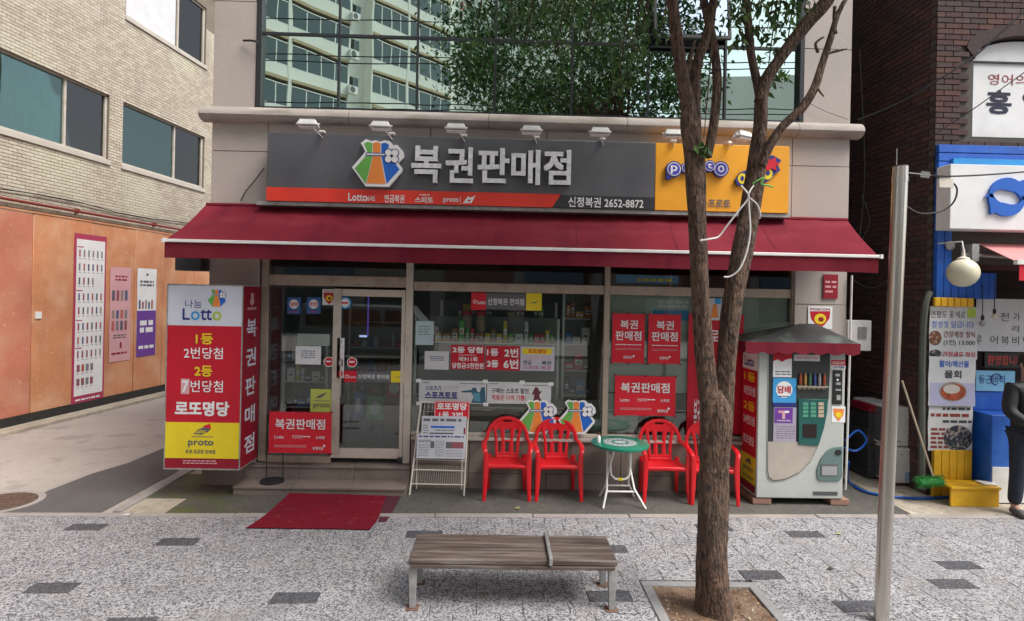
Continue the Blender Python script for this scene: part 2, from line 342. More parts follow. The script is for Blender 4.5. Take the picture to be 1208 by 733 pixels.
# apron in front of the shop, and the rougher one by the restaurant
def apron():
    mb = MB().m(M['concrete']); nx = 60
    xs = [XL - .38 + i * (XR + .35 - XL + .38) / nx for i in range(nx + 1)]
    for i in range(nx):
        a, b = xs[i], xs[i + 1]; mb.add([(a, pg(a) + .1, .0), (b, pg(b) + .1, .0), (b, 7.3, .012), (a, 7.3, .012)], [(0, 1, 2, 3)])
    return struct(mb.build('shop_apron'))
def moss(m, xm, w, col=(0.085, 0.105, 0.02)):
    n = m.node_tree; L = n.links.new; b = n.nodes['Principled BSDF']; src = b.inputs['Base Color'].links[0].from_socket
    geo = n.nodes.new('ShaderNodeNewGeometry'); sp = n.nodes.new('ShaderNodeSeparateXYZ'); L(geo.outputs['Position'], sp.inputs[0])
    m1 = n.nodes.new('ShaderNodeMapRange'); m1.inputs['From Min'].default_value = xm + w; m1.inputs['From Max'].default_value = xm; L(sp.outputs[0], m1.inputs['Value'])
    t = n.nodes.new('ShaderNodeTexNoise'); t.inputs['Scale'].default_value = 4.5; t.inputs['Detail'].default_value = 8; L(geo.outputs['Position'], t.inputs['Vector'])
    m2 = n.nodes.new('ShaderNodeMapRange'); m2.inputs['From Min'].default_value = .42; m2.inputs['From Max'].default_value = .62; m2.inputs['To Max'].default_value = .85; L(t.outputs[0], m2.inputs['Value'])
    mu = n.nodes.new('ShaderNodeMath'); mu.operation = 'MULTIPLY'; L(m1.outputs[0], mu.inputs[0]); L(m2.outputs[0], mu.inputs[1])
    mx = n.nodes.new('ShaderNodeMix'); mx.data_type = 'RGBA'; L(mu.outputs[0], mx.inputs[0]); L(src, mx.inputs[6]); mx.inputs[7].default_value = (*col, 1); L(mx.outputs[2], b.inputs['Base Color'])
moss(M['concrete'], -3.2, .8)
apron()
def moss_mat():
    mm = layered(M['concrete'].copy(), 2.6, (0.11, 0.13, 0.035), .44, .62, .75); return mm
sheet('restaurant_apron', [(XR + .352, pg(4.4) + .1), (14, pg(14) + .1), (14, 16), (XR + .352, 16)], .006, M['concrete_r'])
# edging course along the paving
eg = struct(thing('edging_course', 'narrow stone edging between the pavers and the shop apron', 'edging', (0, 6, 0)))
x = -9.6
while x < 12:
    MB().m(M['curb']).fprism(Fr((0, 0, 0), (1, 0, 0), (0, 1, 0), (0, 0, 1)), [(x, pg(x)), (x + .99, pg(x + .99)), (x + .99, pg(x + .99) + .095), (x, pg(x) + .095)], -.1, .008 + R.uniform(-.002, .003)).build('edging_stone', parent=eg, bevel=.004, seg=1)
    x += 1.0
# ------------------------------------------------------------------ pavers
def paver_mat(name, base, chip, hi):
    m = pm(name, base, .75, var=.12, scale=3, bump=.25, bscale=120)
    layered(m, 82, chip, .69, .72, .85, voronoi=True); layered(m, 135, chip, .66, .70, .7, voronoi=True)
    layered(m, .9, tuple(x * .62 for x in base), .5, .8, .55); layered(m, 3.5, (.26, .22, .17), .56, .8, .5)
    return m
M['paver'] = paver_mat('granite_chip_paver', (0.385, 0.378, 0.39), (0.06, 0.058, 0.066), (0.66, 0.65, 0.64))
M['paver_dark'] = layered(pm('charcoal_paver', (0.055, 0.055, 0.064), .8, var=.35, scale=110, bump=.3), 90, (.16, .16, .17), .68, .72, .6, voronoi=True)
sw = struct(thing('pavement', 'speckled grey block pavement with scattered charcoal pavers', 'pavement', (0, 4, 0)))
PW, PD, TH = .334, .167, .06
def pmesh(mat, name):
    g = .002; c = .0035; x, y = PW / 2 - g, PD / 2 - g; mb = MB().m(mat)
    mb.add([(-x, -y, -TH), (x, -y, -TH), (x, y, -TH), (-x, y, -TH), (-x, -y, -c), (x, -y, -c), (x, y, -c), (-x, y, -c), (-x + c, -y + c, 0), (x - c, -y + c, 0), (x - c, y - c, 0), (-x + c, y - c, 0)],
           [(0, 1, 5, 4), (1, 2, 6, 5), (2, 3, 7, 6), (3, 0, 4, 7), (4, 5, 9, 8), (5, 6, 10, 9), (6, 7, 11, 10), (7, 4, 8, 11), (8, 9, 10, 11)])
    return mb
lm, dm = pmesh(M['paver'], 'p'), pmesh(M['paver_dark'], 'p'); lmesh, dmesh = lm.mesh('paver'), dm.mesh('charcoal_paver')
su = V((1, .03, 0)).normalized(); sv = V((-.03, 1, 0)).normalized(); so_ = V((0, 6.03, 0)); srot = math.atan(.03)
darkc = [G(*p) for p in [(88, 623), (195, 642), (68, 690), (155, 727), (335, 715), (497, 625), (855, 626), (962, 637), (904, 674), (1117, 659), (1141, 674), (1127, 692), (1015, 715), (735, 702), (728, 646)]]
pa, pb = G(755, 687), G(889, 688)
PIT = (pa.x, pb.x, pa.y - .92, pa.y)       # tree pit outline
cells = []
for j in range(23):
    for i in range(-30, 31):
        a = (i + (.5 if j % 2 else 0)) * PW; b = -(j + .5) * PD; p = so_ + su * a + sv * b
        cells.append((p, j))
dk = set()
for c in darkc: dk.add(min(range(len(cells)), key=lambda q: (cells[q][0] - c).length))
for q in range(len(cells)):
    if q not in dk and (cells[q][0].y < 3.6 or abs(cells[q][0].x) > 6.2) and R.random() < .05: dk.add(q)
def inpit(p): return PIT[0] - PW * .5 < p.x < PIT[1] + PW * .5 and PIT[2] - PD * .5 < p.y < PIT[3] + PD * .4
def vis(p):
    d = p - CAM; D = d.dot(_f); x = CX + FPX * d.dot(RT) / D; y = CY - FPX * d.dot(UP) / D; return -15 < x < 1223 and y < 745
seen = sorted([q for q in range(len(cells)) if vis(cells[q][0]) and not inpit(cells[q][0])], key=lambda q: cells[q][0].y)
ind = set(seen[:300]) | (dk & set(seen))
mbs = MB(); bedq = MB()
for q, (p, j) in enumerate(cells):
    z = R.uniform(-.0015, .0015); base = V((p.x, p.y, .002 + z)); src, me, nm = (dm, dmesh, 'charcoal_paver') if q in dk else (lm, lmesh, 'paver')
    if inpit(p):
        # cut pavers beside the pit: only the part outside its stone frame
        x0, x1 = p.x - PW / 2, p.x + PW / 2
        for (u0, u1) in ((x0, min(x1, PIT[0] - .004)), (max(x0, PIT[1] + .004), x1)):
            if u1 - u0 > .02 and p.y < PIT[3] + .03: mbs.m(M['paver']).box(u0, u1, p.y - PD / 2 + .002, p.y + PD / 2 - .002, -.06, .0005)
        if p.y > PIT[3] and p.y - PD / 2 < PIT[3] + .03 and p.y + PD / 2 - PIT[3] > .02:
            mbs.m(M['paver']).box(max(x0, PIT[0] - .004) + .002, min(x1, PIT[1] + .004) - .002, PIT[3] + .004, p.y + PD / 2 - .002, -.06, .0005)
        continue
    rz = srot + R.uniform(-.004, .004)
    if q in ind: inst(nm, me, base, sw, (R.uniform(-.004, .004), R.uniform(-.003, .003), rz))
    else:
        c, s_ = math.cos(rz), math.sin(rz); mbs.m(M['paver_dark'] if q in dk else M['paver'])
        mbs.add([(base.x + v.x * c - v.y * s_, base.y + v.x * s_ + v.y * c, base.z + v.z) for v in src.v], src.f)
mbs.build('pavers', parent=sw, kind='stuff')
sheet('paver_bed', [(-10.5, 2.05), (10.5, 2.15), (10.5, pg(10.5)), (-10.5, pg(-10.5))], -.022, flat('jointing_sand', (0.16, 0.15, 0.14), .95))
kb = struct(thing('road_kerb', 'granite kerb stones between pavement and road, just below the photo', 'kerb', (0, 2.1, 0)))
for i in range(-10, 11): MB().m(M['curb']).box(i, i + .992, 1.98, 2.13, -.14, .005).build('kerb_stone', parent=kb)

# ================================================================== LOTTERY SHOP BUILDING
B = thing('lottery_shop_building', 'pink granite shop building with mirrored green upstairs windows', 'building', (0, 7, 0))
FA = FY(Y0)
xw0, xw1 = FA.px(303, 60)[0], FA.px(948, 60)[0]
zf = lambda py, px=604, Y=Y0: XZ(px, py, Y)[1]
zwin = zf(139.5); zc0, zc1 = zf(155), zf(143)
zw_top = 7.7; ztop = 8.5  # unseen top kept low so sunlight clears it onto the left wall
sx0, sx1 = XZ(306, 340, Y0)[0], XZ(937, 345, Y0)[0]     # storefront opening
zhead = 2.72
XD = 13.0
# solid core behind the cladding
c = MB().m(M['joint'])
c.box(XL + .03, XL + .3, Y0 + .035, XD, 0, ztop); c.box(XR - .3, XR - .03, Y0 + .035, XD, 0, ztop); c.box(XL + .3, XR - .3, XD - .2, XD, 0, ztop)
c.box(XL + .3, xw0 - .0, Y0 + .036, Y0 + .3, zwin, ztop); c.box(xw1, XR - .3, Y0 + .036, Y0 + .3, zwin, ztop)
c.box(XL + .3, XR - .3, Y0 + .037, Y0 + .3, zhead, zwin - .002); c.box(xw0, xw1, Y0 + .037, Y0 + .3, zw_top + .05, ztop - .01)
c.box(XL + .3, sx0, Y0 + .038, Y0 + .3, 0, zhead - .002); c.box(sx1, XR - .3, Y0 + .038, Y0 + .3, 0, zhead - .002)
c.build('wall_core', parent=B)
MB().m(M['granite']).box(XL, XR, Y0 - .1, XD + .02, ztop, ztop + .25).build('parapet', parent=B)
def panels(x0, x1, zs, xs=None, mat='granite', fr=FA, g=.0035):
    xs = [x0] + (xs or []) + [x1]
    for a, b in zip(xs[:-1], xs[1:]):
        for z0, z1 in zip(zs[:-1], zs[1:]):
            dd = R.uniform(0, .002)
            MB().m(M[mat]).fbox(fr, a + g, b - g, z0 + g, z1 - g, -.035, dd).build('stone_panel', parent=B, bevel=.003, seg=1)
zj = [zwin + .005, zf(12), 6.55, 7.6, ztop]
zj[0] = zc1 - .01
panels(XL, xw0 - .005, zj); panels(xw1 + .005, XR, [zc1 - .01, zf(47), 6.1, 7.1, ztop])
xm = [XL + (XR - XL) * t for t in (.12, .26, .40, .54, .68, .82)]
panels(XL, XR, [zhead, zf(187), zc0 + .02], [FA.px(p, 170)[0] for p in (316, 508, 645, 800, 935)])
panels(xw0, xw1, [zw_top + .06, ztop], xm)
panels(XL, sx0 - .005, [.0, .52, 1.25, 2.0, zhead]); 
panels(sx1 + .005, XR, [.0, .62, zf(470), zf(352), zhead], mat='granite')
# side cladding towards the alley, the other side towards the gap
FL = Fr((XL, Y0, 0), (0, 1, 0), (0, 0, 1), (-1, 0, 0)); FRr = Fr((XR, Y0, 0), (0, 1, 0), (0, 0, 1), (1, 0, 0))
for fr, md in ((FL, 0), (FRr, 0)):
    cc = MB().m(M['granite'])
    for i in range(5):
        for j in range(7): cc.fbox(fr, .04 + i * 1.2, .04 + i * 1.2 + 1.192, j * 1.13, j * 1.13 + 1.122, -.032, 0)
    cc.build('side_cladding', parent=B, kind='stuff')
# rounded cornice
cy, cz, cr = Y0 + .03, (zc0 + zc1) / 2 + .035, .115
cor = MB().m(M['cornice'])
segx = [XL - .10, XL + 1.6, XL + 3.2, XL + 4.8, XZ(939, 150, 6.9)[0], XR + .10]
prof = [(Y0 + .02, cz + .13), (Y0 - .06, cz + .13), (Y0 - .10, cz + .09), (Y0 - .13, cz + .03), (Y0 - .135, cz - .03), (Y0 - .11, cz - .09), (Y0 - .06, cz - .125), (Y0 + .02, cz - .13)]
prof = [(y, cz + (z - cz) * .64) for y, z in prof]
for a, b in zip(segx[:-1], segx[1:]):
    MB().m(M['cornice']).fprism(Fr((0, 0, 0), (0, 1, 0), (0, 0, 1), (1, 0, 0)), prof, a + .003, b - .003).build('cornice_stone', parent=B, smooth=True)
# upstairs windows
wf = MB().m(M['darkframe'])
fz = [zwin, zf(46.5)]; Yg = Y0 + .05
vx = [FA.px(p, 90)[0] for p in (303, 398.5, 491.5, 584, 675, 766, 857, 948)]
wf.box(vx[0], vx[-1], Yg - .07, Yg + .05, zwin, zwin + .055); wf.box(vx[0], vx[-1], Yg - .07, Yg + .05, zw_top - .05, zw_top)
wf.box(vx[0], vx[0] + .05, Yg - .068, Yg + .05, zwin + .055, zw_top - .05); wf.box(vx[-1] - .05, vx[-1], Yg - .068, Yg + .05, zwin + .055, zw_top - .05)
for x in vx[1:-1]: wf.box(x - .012, x + .012, Yg - .025, Yg + .04, zwin + .055, zw_top - .05)
zt = fz[1]
for a, b in zip(vx[:-1], vx[1:]):
    wf.box(a + .02, b - .02, Yg - .02, Yg + .04, zt - .015, zt + .015)
wf.build('window_frame', parent=B)
for i, (a, b) in enumerate(zip(vx[:-1], vx[1:])):
    MB().m(M['glass_green']).box(a + .012, b - .012, Yg + .0 + R.uniform(-.002, .002), Yg + .008, zwin + .055, zt - .015).build('pane', parent=B)
    if i != 5: 
        o = MB().m(M['glass_green']).box(a + .012, b - .012, Yg - .004, Yg + .004, zt + .015, zw_top - .05).build('pane', parent=B)
# the open vent, hinged at the top
hz = zt + 1.35; hinge = V((0, Yg - .03, hz)); th = math.radians(7)
fv = Fr(hinge, (1, 0, 0), (0, math.sin(th), math.cos(th)), (0, -math.cos(th), math.sin(th)))
a, b = vx[5] + .01, vx[6] - .01; L_ = hz - zt - .0
v = MB().m(M['darkframe']); v.fbox(fv, a, b, -L_, -L_ + .035, -.02, .02); v.fbox(fv, a, b, -.035, 0, -.02, .02); v.fbox(fv, a, a + .03, -L_ + .035, -.035, -.02, .02); v.fbox(fv, b - .03, b, -L_ + .035, -.035, -.02, .02)
vo = v.build('vent_frame', parent=B); MB().m(M['glass_blue']).fbox(fv, a + .03, b - .03, -L_ + .035, -.035, -.004, .004).build('vent_pane', parent=vo)
MB().m(M['darkframe']).box(a, b, Yg + .3, Yg + .32, zt, zw_top).build('vent_backing', parent=B)
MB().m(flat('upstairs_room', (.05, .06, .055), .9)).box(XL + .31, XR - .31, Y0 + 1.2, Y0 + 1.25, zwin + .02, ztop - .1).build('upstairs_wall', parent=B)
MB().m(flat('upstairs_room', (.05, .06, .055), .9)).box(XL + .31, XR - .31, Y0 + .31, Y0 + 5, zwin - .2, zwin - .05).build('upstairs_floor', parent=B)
# ------------------------------------------------------------------ ground floor interior
ri = MB().m(M['interior']); ri.box(XL + .32, XR - .32, 10.6, 10.7, .26, 3.0); ri.box(XL + .301, XL + .33, 7.25, 10.6, .26, 3.0); ri.box(XR - .33, XR - .301, 7.25, 10.6, .26, 3.0); ri.build('interior_wall', parent=B)
MB().m(M['interior_floor']).box(XL + .31, XR - .31, 7.1, 10.6, .0, .255).build('shop_floor', parent=B)
MB().m(flat('shop_ceiling', (.30, .30, .28), .8)).box(XL + .31, XR - .31, 7.25, 10.6, 2.95, 3.0).build('shop_ceiling', parent=B)
# storefront framework
YS = 7.0; FS = FY(YS)
X = lambda px, py=430: FS.px(px, py)[0]; Z = lambda py, px=604: FS.px(px, py)[1]
ztb, ztt = Z(345, 590), Z(334.5, 590)
zcap = Z(515, 600)
def bar(name, px0, px1, z0, z1, mat='alu', d=(-.03, .04), py=430, parent=B): return MB().m(M[mat]).fbox(FS, X(px0, py), X(px1, py), z0, z1, *d).build(name, parent=parent, bevel=.003, seg=1)
xa = [X(307.5), X(316), X(477.5, 430), X(486, 430), X(711), X(717.5), X(931), X(937)]
def vb(name, i, z0, z1, mat='alu', d=(-.05, .035)): return MB().m(M[mat]).fbox(FS, xa[i], xa[i + 1], z0, z1, *d).build(name, parent=B, bevel=.003, seg=1)
vb('jamb', 0, .27, zhead, 'alu', (-.075, .03)); vb('mullion', 2, .27, zhead, 'alu_light'); vb('mullion', 4, zcap + .005, zhead); vb('jamb', 6, zcap + .005, zhead, 'alu')
e = .002
def hb(name, i, j, z0, z1, mat='alu', d=(-.035, .02)): return MB().m(M[mat]).fbox(FS, xa[i] + e, xa[j] - e, z0, z1, *d).build(name, parent=B, bevel=.003, seg=1)
hb('transom', 1, 2, Z(338, 400), Z(326.5, 400) + .01); hb('transom', 3, 4, ztb, ztt); hb('transom', 5, 6, ztb, ztt)
hb('head_rail', 1, 2, zhead - .05, zhead); hb('head_rail', 3, 4, zhead - .05, zhead); hb('head_rail', 5, 6, zhead - .05, zhead)
for i, j in ((3, 4), (5, 6)): hb('window_sill', i, j, zcap + .005, zcap + .045, 'alu_light')
for i, j, z0, z1 in ((1, 2, Z(326.5, 400) + .012, zhead - .052), (3, 4, ztt + .002, zhead - .052), (5, 6, ztt + .002, zhead - .052), (3, 4, zcap + .047, ztb - .002), (5, 6, zcap + .047, ztb - .002)):
    MB().m(M['glass_shop']).fbox(FS, xa[i] + e, xa[j] - e, z0, z1, -.004, .004).build('pane', parent=B)
# dark boards behind the top lights, film and board inside the windows
MB().m(M['taupe']).fbox(FY(7.035), xa[3], xa[4] - .02, zcap + .05, Z(471, 600), -.01, 0).build('lower_board', parent=B)
a0 = xa[5] + .01; MB().m(M['film']).fbox(FY(7.06), a0, xa[6] - .01, Z(465, 820), ztb, -.004, 0).build('window_film', parent=B)
MB().m(M['film']).fbox(FY(7.058), a0 + .0, X(755), Z(512, 740), Z(466, 740), -.004, 0).build('window_film', parent=B)
MB().m(flat('dark_board', (.05, .055, .05), .7)).fbox(FY(7.2), a0 - .2, xa[6] + .2, zcap - .1, ztb, -.01, 0).build('inner_board', parent=B)
# poster with blue lettering shining through the top light
tl = MB(); tl.m(M['skyblue']).prect(FY(7.06), 727, 325, 800, 334.5, -.004, 0); tl.scrib(FY(7.06), *FY(7.06).rect(752, 328, 795, 333), 1, M['yellow'], .004, .8, 3)
tag(tl.build('blue_banner'), 'blue banner strip with yellow marks behind the top light above the red banners', 'banner')
hp = MB(); hp.m(flat('pale_poster', (.50, .55, .50), .7)).prect(FY(7.05), 760, 352, 812, 392, -.003, 0); hp.m(M['skyblue']).prect(FY(7.048), 770, 366, 812, 378, -.003, .001); hp.scrib(FY(7.048), *FY(7.048).rect(776, 354, 812, 364), 2, M['white'], .003, .7, 5)
tag(hp.build('poster'), 'faded pale poster with a blue band on the window above the upright red banners', 'poster')
# ---- fixed side light and door
zd0 = Z(541, 430); zdt = Z(341.5, 430); zdb = Z(349.5, 430)
xd0, xd1 = X(392.5, 440), X(402, 440)
MB().m(M['glass_shop']).fbox(FS, xa[1] + e, xd0, zd0 + .03, Z(338, 400) - .002, -.004, .004).build('pane', parent=B)
MB().m(M['alu']).fbox(FS, xa[1] + e, xd0 - .001, .262, zd0 + .028, -.03, .03).build('side_light_rail', parent=B)
FD = FY(6.985)
D = MB().m(M['alu_light']).fbox(FD, xd0, xd1, zd0 + .01, zdt, -.02, .022).build('door', parent=B, bevel=.003, seg=1)
for nm, a, b, z0, z1 in (('door_stile', xa[2] - .045, xa[2] - .003, zd0 + .01, zdt), ('door_rail', xd1, xa[2] - .045, zdb - .005, zdt - .001), ('door_rail', xd1, xa[2] - .045, zd0 + .01, zd0 + .125)):
    MB().m(M['alu_light']).fbox(FD, a, b, z0, z1, -.02, .02).build(nm, parent=D, bevel=.003, seg=1)
MB().m(M['glass_shop']).fbox(FD, xd1 + .001, xa[2] - .046, zd0 + .126, zdb - .006, -.004, .004).build('door_pane', parent=D)
hd = MB().m(M['steel']); hx = X(404); hd.tube([FD.w(hx, Z(470), .06), FD.w(hx, Z(425), .06)], .009); hd.tube([FD.w(hx, Z(466), .0), FD.w(hx, Z(466), .06)], .006); hd.tube([FD.w(hx, Z(429), .0), FD.w(hx, Z(429), .06)], .006); hd.build('handle', parent=D, smooth=True)
MB().m(M['darkframe']).fbox(FD, xa[2] - .05, xa[2] + .0, zd0 - .02, zd0 + .03, .021, .05).build('floor_hinge', parent=D)
# ---- steps
st1 = G(376, 584); zs1 = .10; ys1 = 6.59; ys2 = 6.87
fs1 = FY(ys1); fs2 = FY(ys2)
xs0, xs1 = fs1.px(274, 575)[0], fs1.px(478, 580)[0]
nst = 3
for i in range(nst):
    a = xs0 + (xs1 - xs0) * i / nst; b = xs0 + (xs1 - xs0) * (i + 1) / nst
    MB().m(M['granite_dirty']).box(a + .002, b - .002, ys1 + .02, ys2 + .02, .0, zs1 - .03).build('step_riser', parent=B)
    MB().m(M['granite_dirty']).box(a + .0015, b - .0015, ys1, ys2 + .022, zs1 - .028, zs1).build('step_tread', parent=B, bevel=.004, seg=1)
    MB().m(M['granite_dirty']).box(a + .002, b - .002, ys2 + .024, 7.08, .0, .228).build('step_riser', parent=B)
    MB().m(M['granite_dirty']).box(a + .0015, b - .0015, ys2, 7.09, .230, .258).build('step_tread', parent=B, bevel=.004, seg=1)
# ---- plinth under the windows
xp0 = xs1 + .004; xp1 = sx1 - .004
MB().m(M['joint']).box(xp0, xp1, 6.955, 7.12, .012, zcap - .03).build('plinth_core', parent=B)
FP = FY(6.92); pj = [xp0] + [X(p) for p in (556, 646, 733, 822)] + [xp1]
zpj = XZ(600, 559, 6.92)[1]
for a, b in zip(pj[:-1], pj[1:]):
    for z0, z1 in ((.0, zpj), (zpj, zcap - .032)):
        MB().m(M['granite_dirty']).fbox(FP, a + .0025, b - .0025, z0 + .003, z1 - .0015, -.034, R.uniform(0, .002)).build('plinth_panel', parent=B, bevel=.003, seg=1)
for a, b in ((xp0, X(640)), (X(640), X(800)), (X(800), xp1)):
    MB().m(M['granite']).box(a + .002, b - .002, 6.885, 7.1, zcap - .03, zcap + .003).build('sill_stone', parent=B, bevel=.004, seg=1)
# base of the left pillar
MB().m(M['granite_dirty']).box(XL - .02, xs0 - .003, Y0 - .035, Y0 + .2, .0, XZ(253, 552, Y0)[1] + .1).build('pillar_base', parent=B, bevel=.004, seg=1)
# small black box of unknown use on the corner below the awning
MB().m(M['darkframe']).box(XL - .33, XL - .03, Y0 - .12, Y0 + .1, XZ(230, 320, Y0)[1], XZ(230, 300, Y0)[1]).build('corner_box', parent=B, bevel=.01)

# ================================================================== AWNING
YB, YF = 6.9, 6.19
bx0, bz0 = XZ(244.5, 241, YB); bx1, bz1 = XZ(998.5, 259, YB); fx0, fz0 = XZ(195, 282.5, YF); fx1, fz1 = XZ(1036, 302.5, YF)
zb, zfz = (bz0 + bz1) / 2, (fz0 + fz1) / 2; zv = (XZ(195, 304, YF)[1] + XZ(1034, 322, YF)[1]) / 2
ax0, ax1 = fx0, fx1
lx_ = lambda x, t: bx0 + (fx0 - bx0) * t + (x - ax0) / (ax1 - ax0) * ((bx1 + (fx1 - bx1) * t) - (bx0 + (fx0 - bx0) * t))
A = thing('awning', 'long dark red fabric awning across the whole shopfront', 'awning', ((ax0 + ax1) / 2, YB, zb))
cv = MB().m(M['maroon']); nx, ny = 96, 10
vs = []
for side in (0, 1):
    for j in range(ny + 1):
        t = j / ny
        for i in range(nx + 1):
            x = ax0 + (ax1 - ax0) * i / nx; sag = .016 * math.sin(math.pi * t) * (1 + .6 * math.sin(x * 3.1)) + .004 * math.sin(x * 17 + t * 5) + .003 * math.sin(x * 31 - t * 9) * t
            vs.append((lx_(x, t), YB + (YF - YB) * t, zb + (zfz - zb) * t - sag - side * .004))
fs = []; W_ = nx + 1; N_ = W_ * (ny + 1)
for s_ in (0, 1):
    fs += [(s_ * N_ + j * W_ + i, s_ * N_ + j * W_ + i + 1, s_ * N_ + (j + 1) * W_ + i + 1, s_ * N_ + (j + 1) * W_ + i) for j in range(ny) for i in range(nx)]
cv.add(vs, fs); cv.build('canopy', parent=A, smooth=True)
vl = MB().m(M['maroon']); vs = []
for j in range(4):
    for i in range(nx + 1):
        x = ax0 + (ax1 - ax0) * i / nx; vs.append((x, YF - .012 + (.006 * math.sin(x * 5.3) + .004 * math.sin(x * 13)) * j / 3, zfz - .022 + (zv - zfz + .022) * j / 3 + (.004 * math.sin(x * 2.3) if j == 3 else 0)))
vl.add(vs, [(j * W_ + i, j * W_ + i + 1, (j + 1) * W_ + i + 1, (j + 1) * W_ + i) for j in range(3) for i in range(nx)]); vl.build('valance', parent=A, smooth=True)
for x in [ax0 + (ax1 - ax0) * k_ / 7 for k_ in range(1, 7)]: MB().m(flat('seam_thread', (.09, .006, .02), .9)).tube([(lx_(x, t), YB + (YF - YB) * t, zb + (zfz - zb) * t - (.016 * math.sin(math.pi * t) * (1 + .6 * math.sin(x * 3.1)) + .004 * math.sin(x * 17 + t * 5) + .003 * math.sin(x * 31 - t * 9) * t) + .001) for t in [i / 12 for i in range(13)]], .0025, 5).build('seam', parent=A)
MB().m(M['white_paint']).box(ax0 - .005, ax1 + .012, YF - .03, YF + .01, zfz - .024, zfz + .008).build('front_rail', parent=A, bevel=.005)
for x in (ax0 - .02, ax1 + .004): MB().m(M['white_paint']).box(x, x + .03, YF - .035, YF + .02, zfz - .03, zfz + .014).build('end_cap', parent=A)
MB().m(M['maroon']).tube([(bx0, YB - .01, zb - .01), (bx1, YB - .01, zb - .01)], .026, 10).build('roller', parent=A, smooth=True)
for x in (ax0 + .5, ax0 + 2.6, ax0 + 4.9, ax1 - .5):
    MB().m(M['galv']).tube([(x, YB, zb - .12), (x + .35, (YB + YF) / 2, (zb + zfz) / 2 - .1), (x, YF + .03, zfz - .03)], .016).build('folding_arm', parent=A, smooth=True)

# ================================================================== SIGNBOARDS
YSG = 6.70; FG = FY(YSG)
gx0, gx1, gx2 = FG.px(315, 200)[0], FG.px(773, 205)[0], FG.px(931, 210)[0]
gz1, gz0 = XZ(622, 164.5, YSG)[1], XZ(622, 244.3, YSG)[1]
S = thing('shop_signboard', 'long dark grey shop sign with silver letters, a money bag emblem and a red stripe', 'sign', ((gx0 + gx1) / 2, YSG, gz0))
MB().m(M['signgrey']).box(gx0, gx1 - .002, YSG, 6.9, gz0, gz1).build('sign_panel', parent=S, bevel=.004, seg=1)
zst = gz0 + .152; xa_, xb_ = FG.px(651, 244)[0], FG.px(662, 229)[0]
MB().m(M['signred']).fprism(FG, [(gx0, gz0), (xa_, gz0), (xb_, zst), (gx0, zst)], .001, .005).build('red_stripe', parent=S)
MB().m(M['signdark']).fprism(FG, [(xa_ + .004, gz0), (gx1 - .002, gz0), (gx1 - .002, zst - .01), (xb_ - .002, zst - .01)], .001, .005).build('dark_strip', parent=S)
bgm = MB(); cxa, cza = FG.px(446, 194)[0:2]; bag(bgm, FG, cxa, cza, 54 * 6.7 / 700, .05, .045); bgm.build('money_bag_emblem', parent=S)
for ch, p0, p1, q0, q1 in (('복', 486, 521, 173.5, 216.5), ('권', 526, 558.5, 175, 217), ('판', 563.5, 601, 176, 217), ('매', 603, 637, 178, 219), ('점', 641, 673, 178, 219)):
    MB().ptext(ch, FG, p0, q0, p1, q1, M['silver'], bold=.032, ext=.05, d=.002).build('letter', parent=S)
pr = MB()
pr.ptext('Lotto', FG, 411, 228, 433.5, 237.5, M['white'], d=.007, bold=.04); pr.ptext('6/45', FG, 433.5, 231.5, 442.5, 237.5, M['white'], d=.007, bold=.02)
pr.ptext('연금복권', FG, 453.5, 230, 477, 239.5, M['white'], d=.007, bold=.02); pr.ptext('스피또', FG, 489.5, 232.5, 511, 240, M['white'], d=.007, bold=.03); pr.scrib(FG, *FG.rect(495, 229, 507, 231.5), 1, M['white'], .007)
pr.ptext('proto', FG, 523, 233.5, 541, 240.5, M['white'], d=.007, bold=.03); pr.m(M['white']).prect(FG, 542.8, 232, 543.3, 241, .006, .007)
pr.fprism(FG, [FG.px(546, 240), FG.px(556, 240), FG.px(561, 231), FG.px(555, 233.5), FG.px(552, 232)], .006, .007); pr.m(M['signred']).fellipse(FG, *FG.px(553.5, 237), .015, .012, .0085)
pr.ptext('신정복권 2652-8872', FG, 670.5, 233.5, 759, 245.5, M['white'], d=.007, bold=.018)
pr.build('print', parent=S)
MB().m(M['galv']).box(gx0 - .12, gx2 + .03, 6.72, 6.9, gz0 - .045, gz0 - .004).build('support_rail', parent=S)
S2 = thing('amber_signboard', 'orange-yellow sign panel with blue round letters, right end of the shop sign', 'sign', ((gx1 + gx2) / 2, YSG, gz0))
MB().m(M['signyellow']).box(gx1 + .002, gx2, YSG + .003, 6.9, gz0, gz1).build('sign_panel', parent=S2, bevel=.004, seg=1)
for ch, cx, cy, rr in (('p', 794, 200.5, 9.5), ('r', 809, 199, 7.0), ('o', 822, 200, 8), ('t', 836, 197, 7.0), ('o', 849, 200.5, 9.5)):
    q = MB(); a, b = FG.px(cx, cy); r_ = rr * 6.7 / 700
    q.m(M['navy']).fellipse(FG, a, b, r_, r_, .0, .04); q.m(M['white']).fellipse(FG, a, b, r_ * .84, r_ * .84, .041); q.m(flat('violet_blue', (.07, .06, .42), .4)).fellipse(FG, a, b, r_ * .74, r_ * .74, .042)
    q.text(ch, FG, a - r_ * .42, b - r_ * (.6 if ch == 'p' else .42), a + r_ * .42, b + r_ * .45, M['white'], d=.043, bold=.03); 
    if ch == 'p': q.m(M['navy']).fprism(FG, [(a - r_ * .95, b - r_ * 1.3), (a - r_ * .4, b - r_ * 1.3), (a - r_ * .3, b - r_ * .7), (a - r_ * .95, b - r_ * .3)], .0, .038)
    q.build('letter', parent=S2)
q = MB(); q.m(M['navy']).fprism(FG, [FG.px(*p) for p in ((866, 213), (872, 204), (884, 200), (893, 190), (904, 186), (910, 184), (920, 190), (916, 196), (919, 202), (912, 206), (907, 213), (896, 218), (886, 216), (878, 220), (868, 219))], .0, .035)
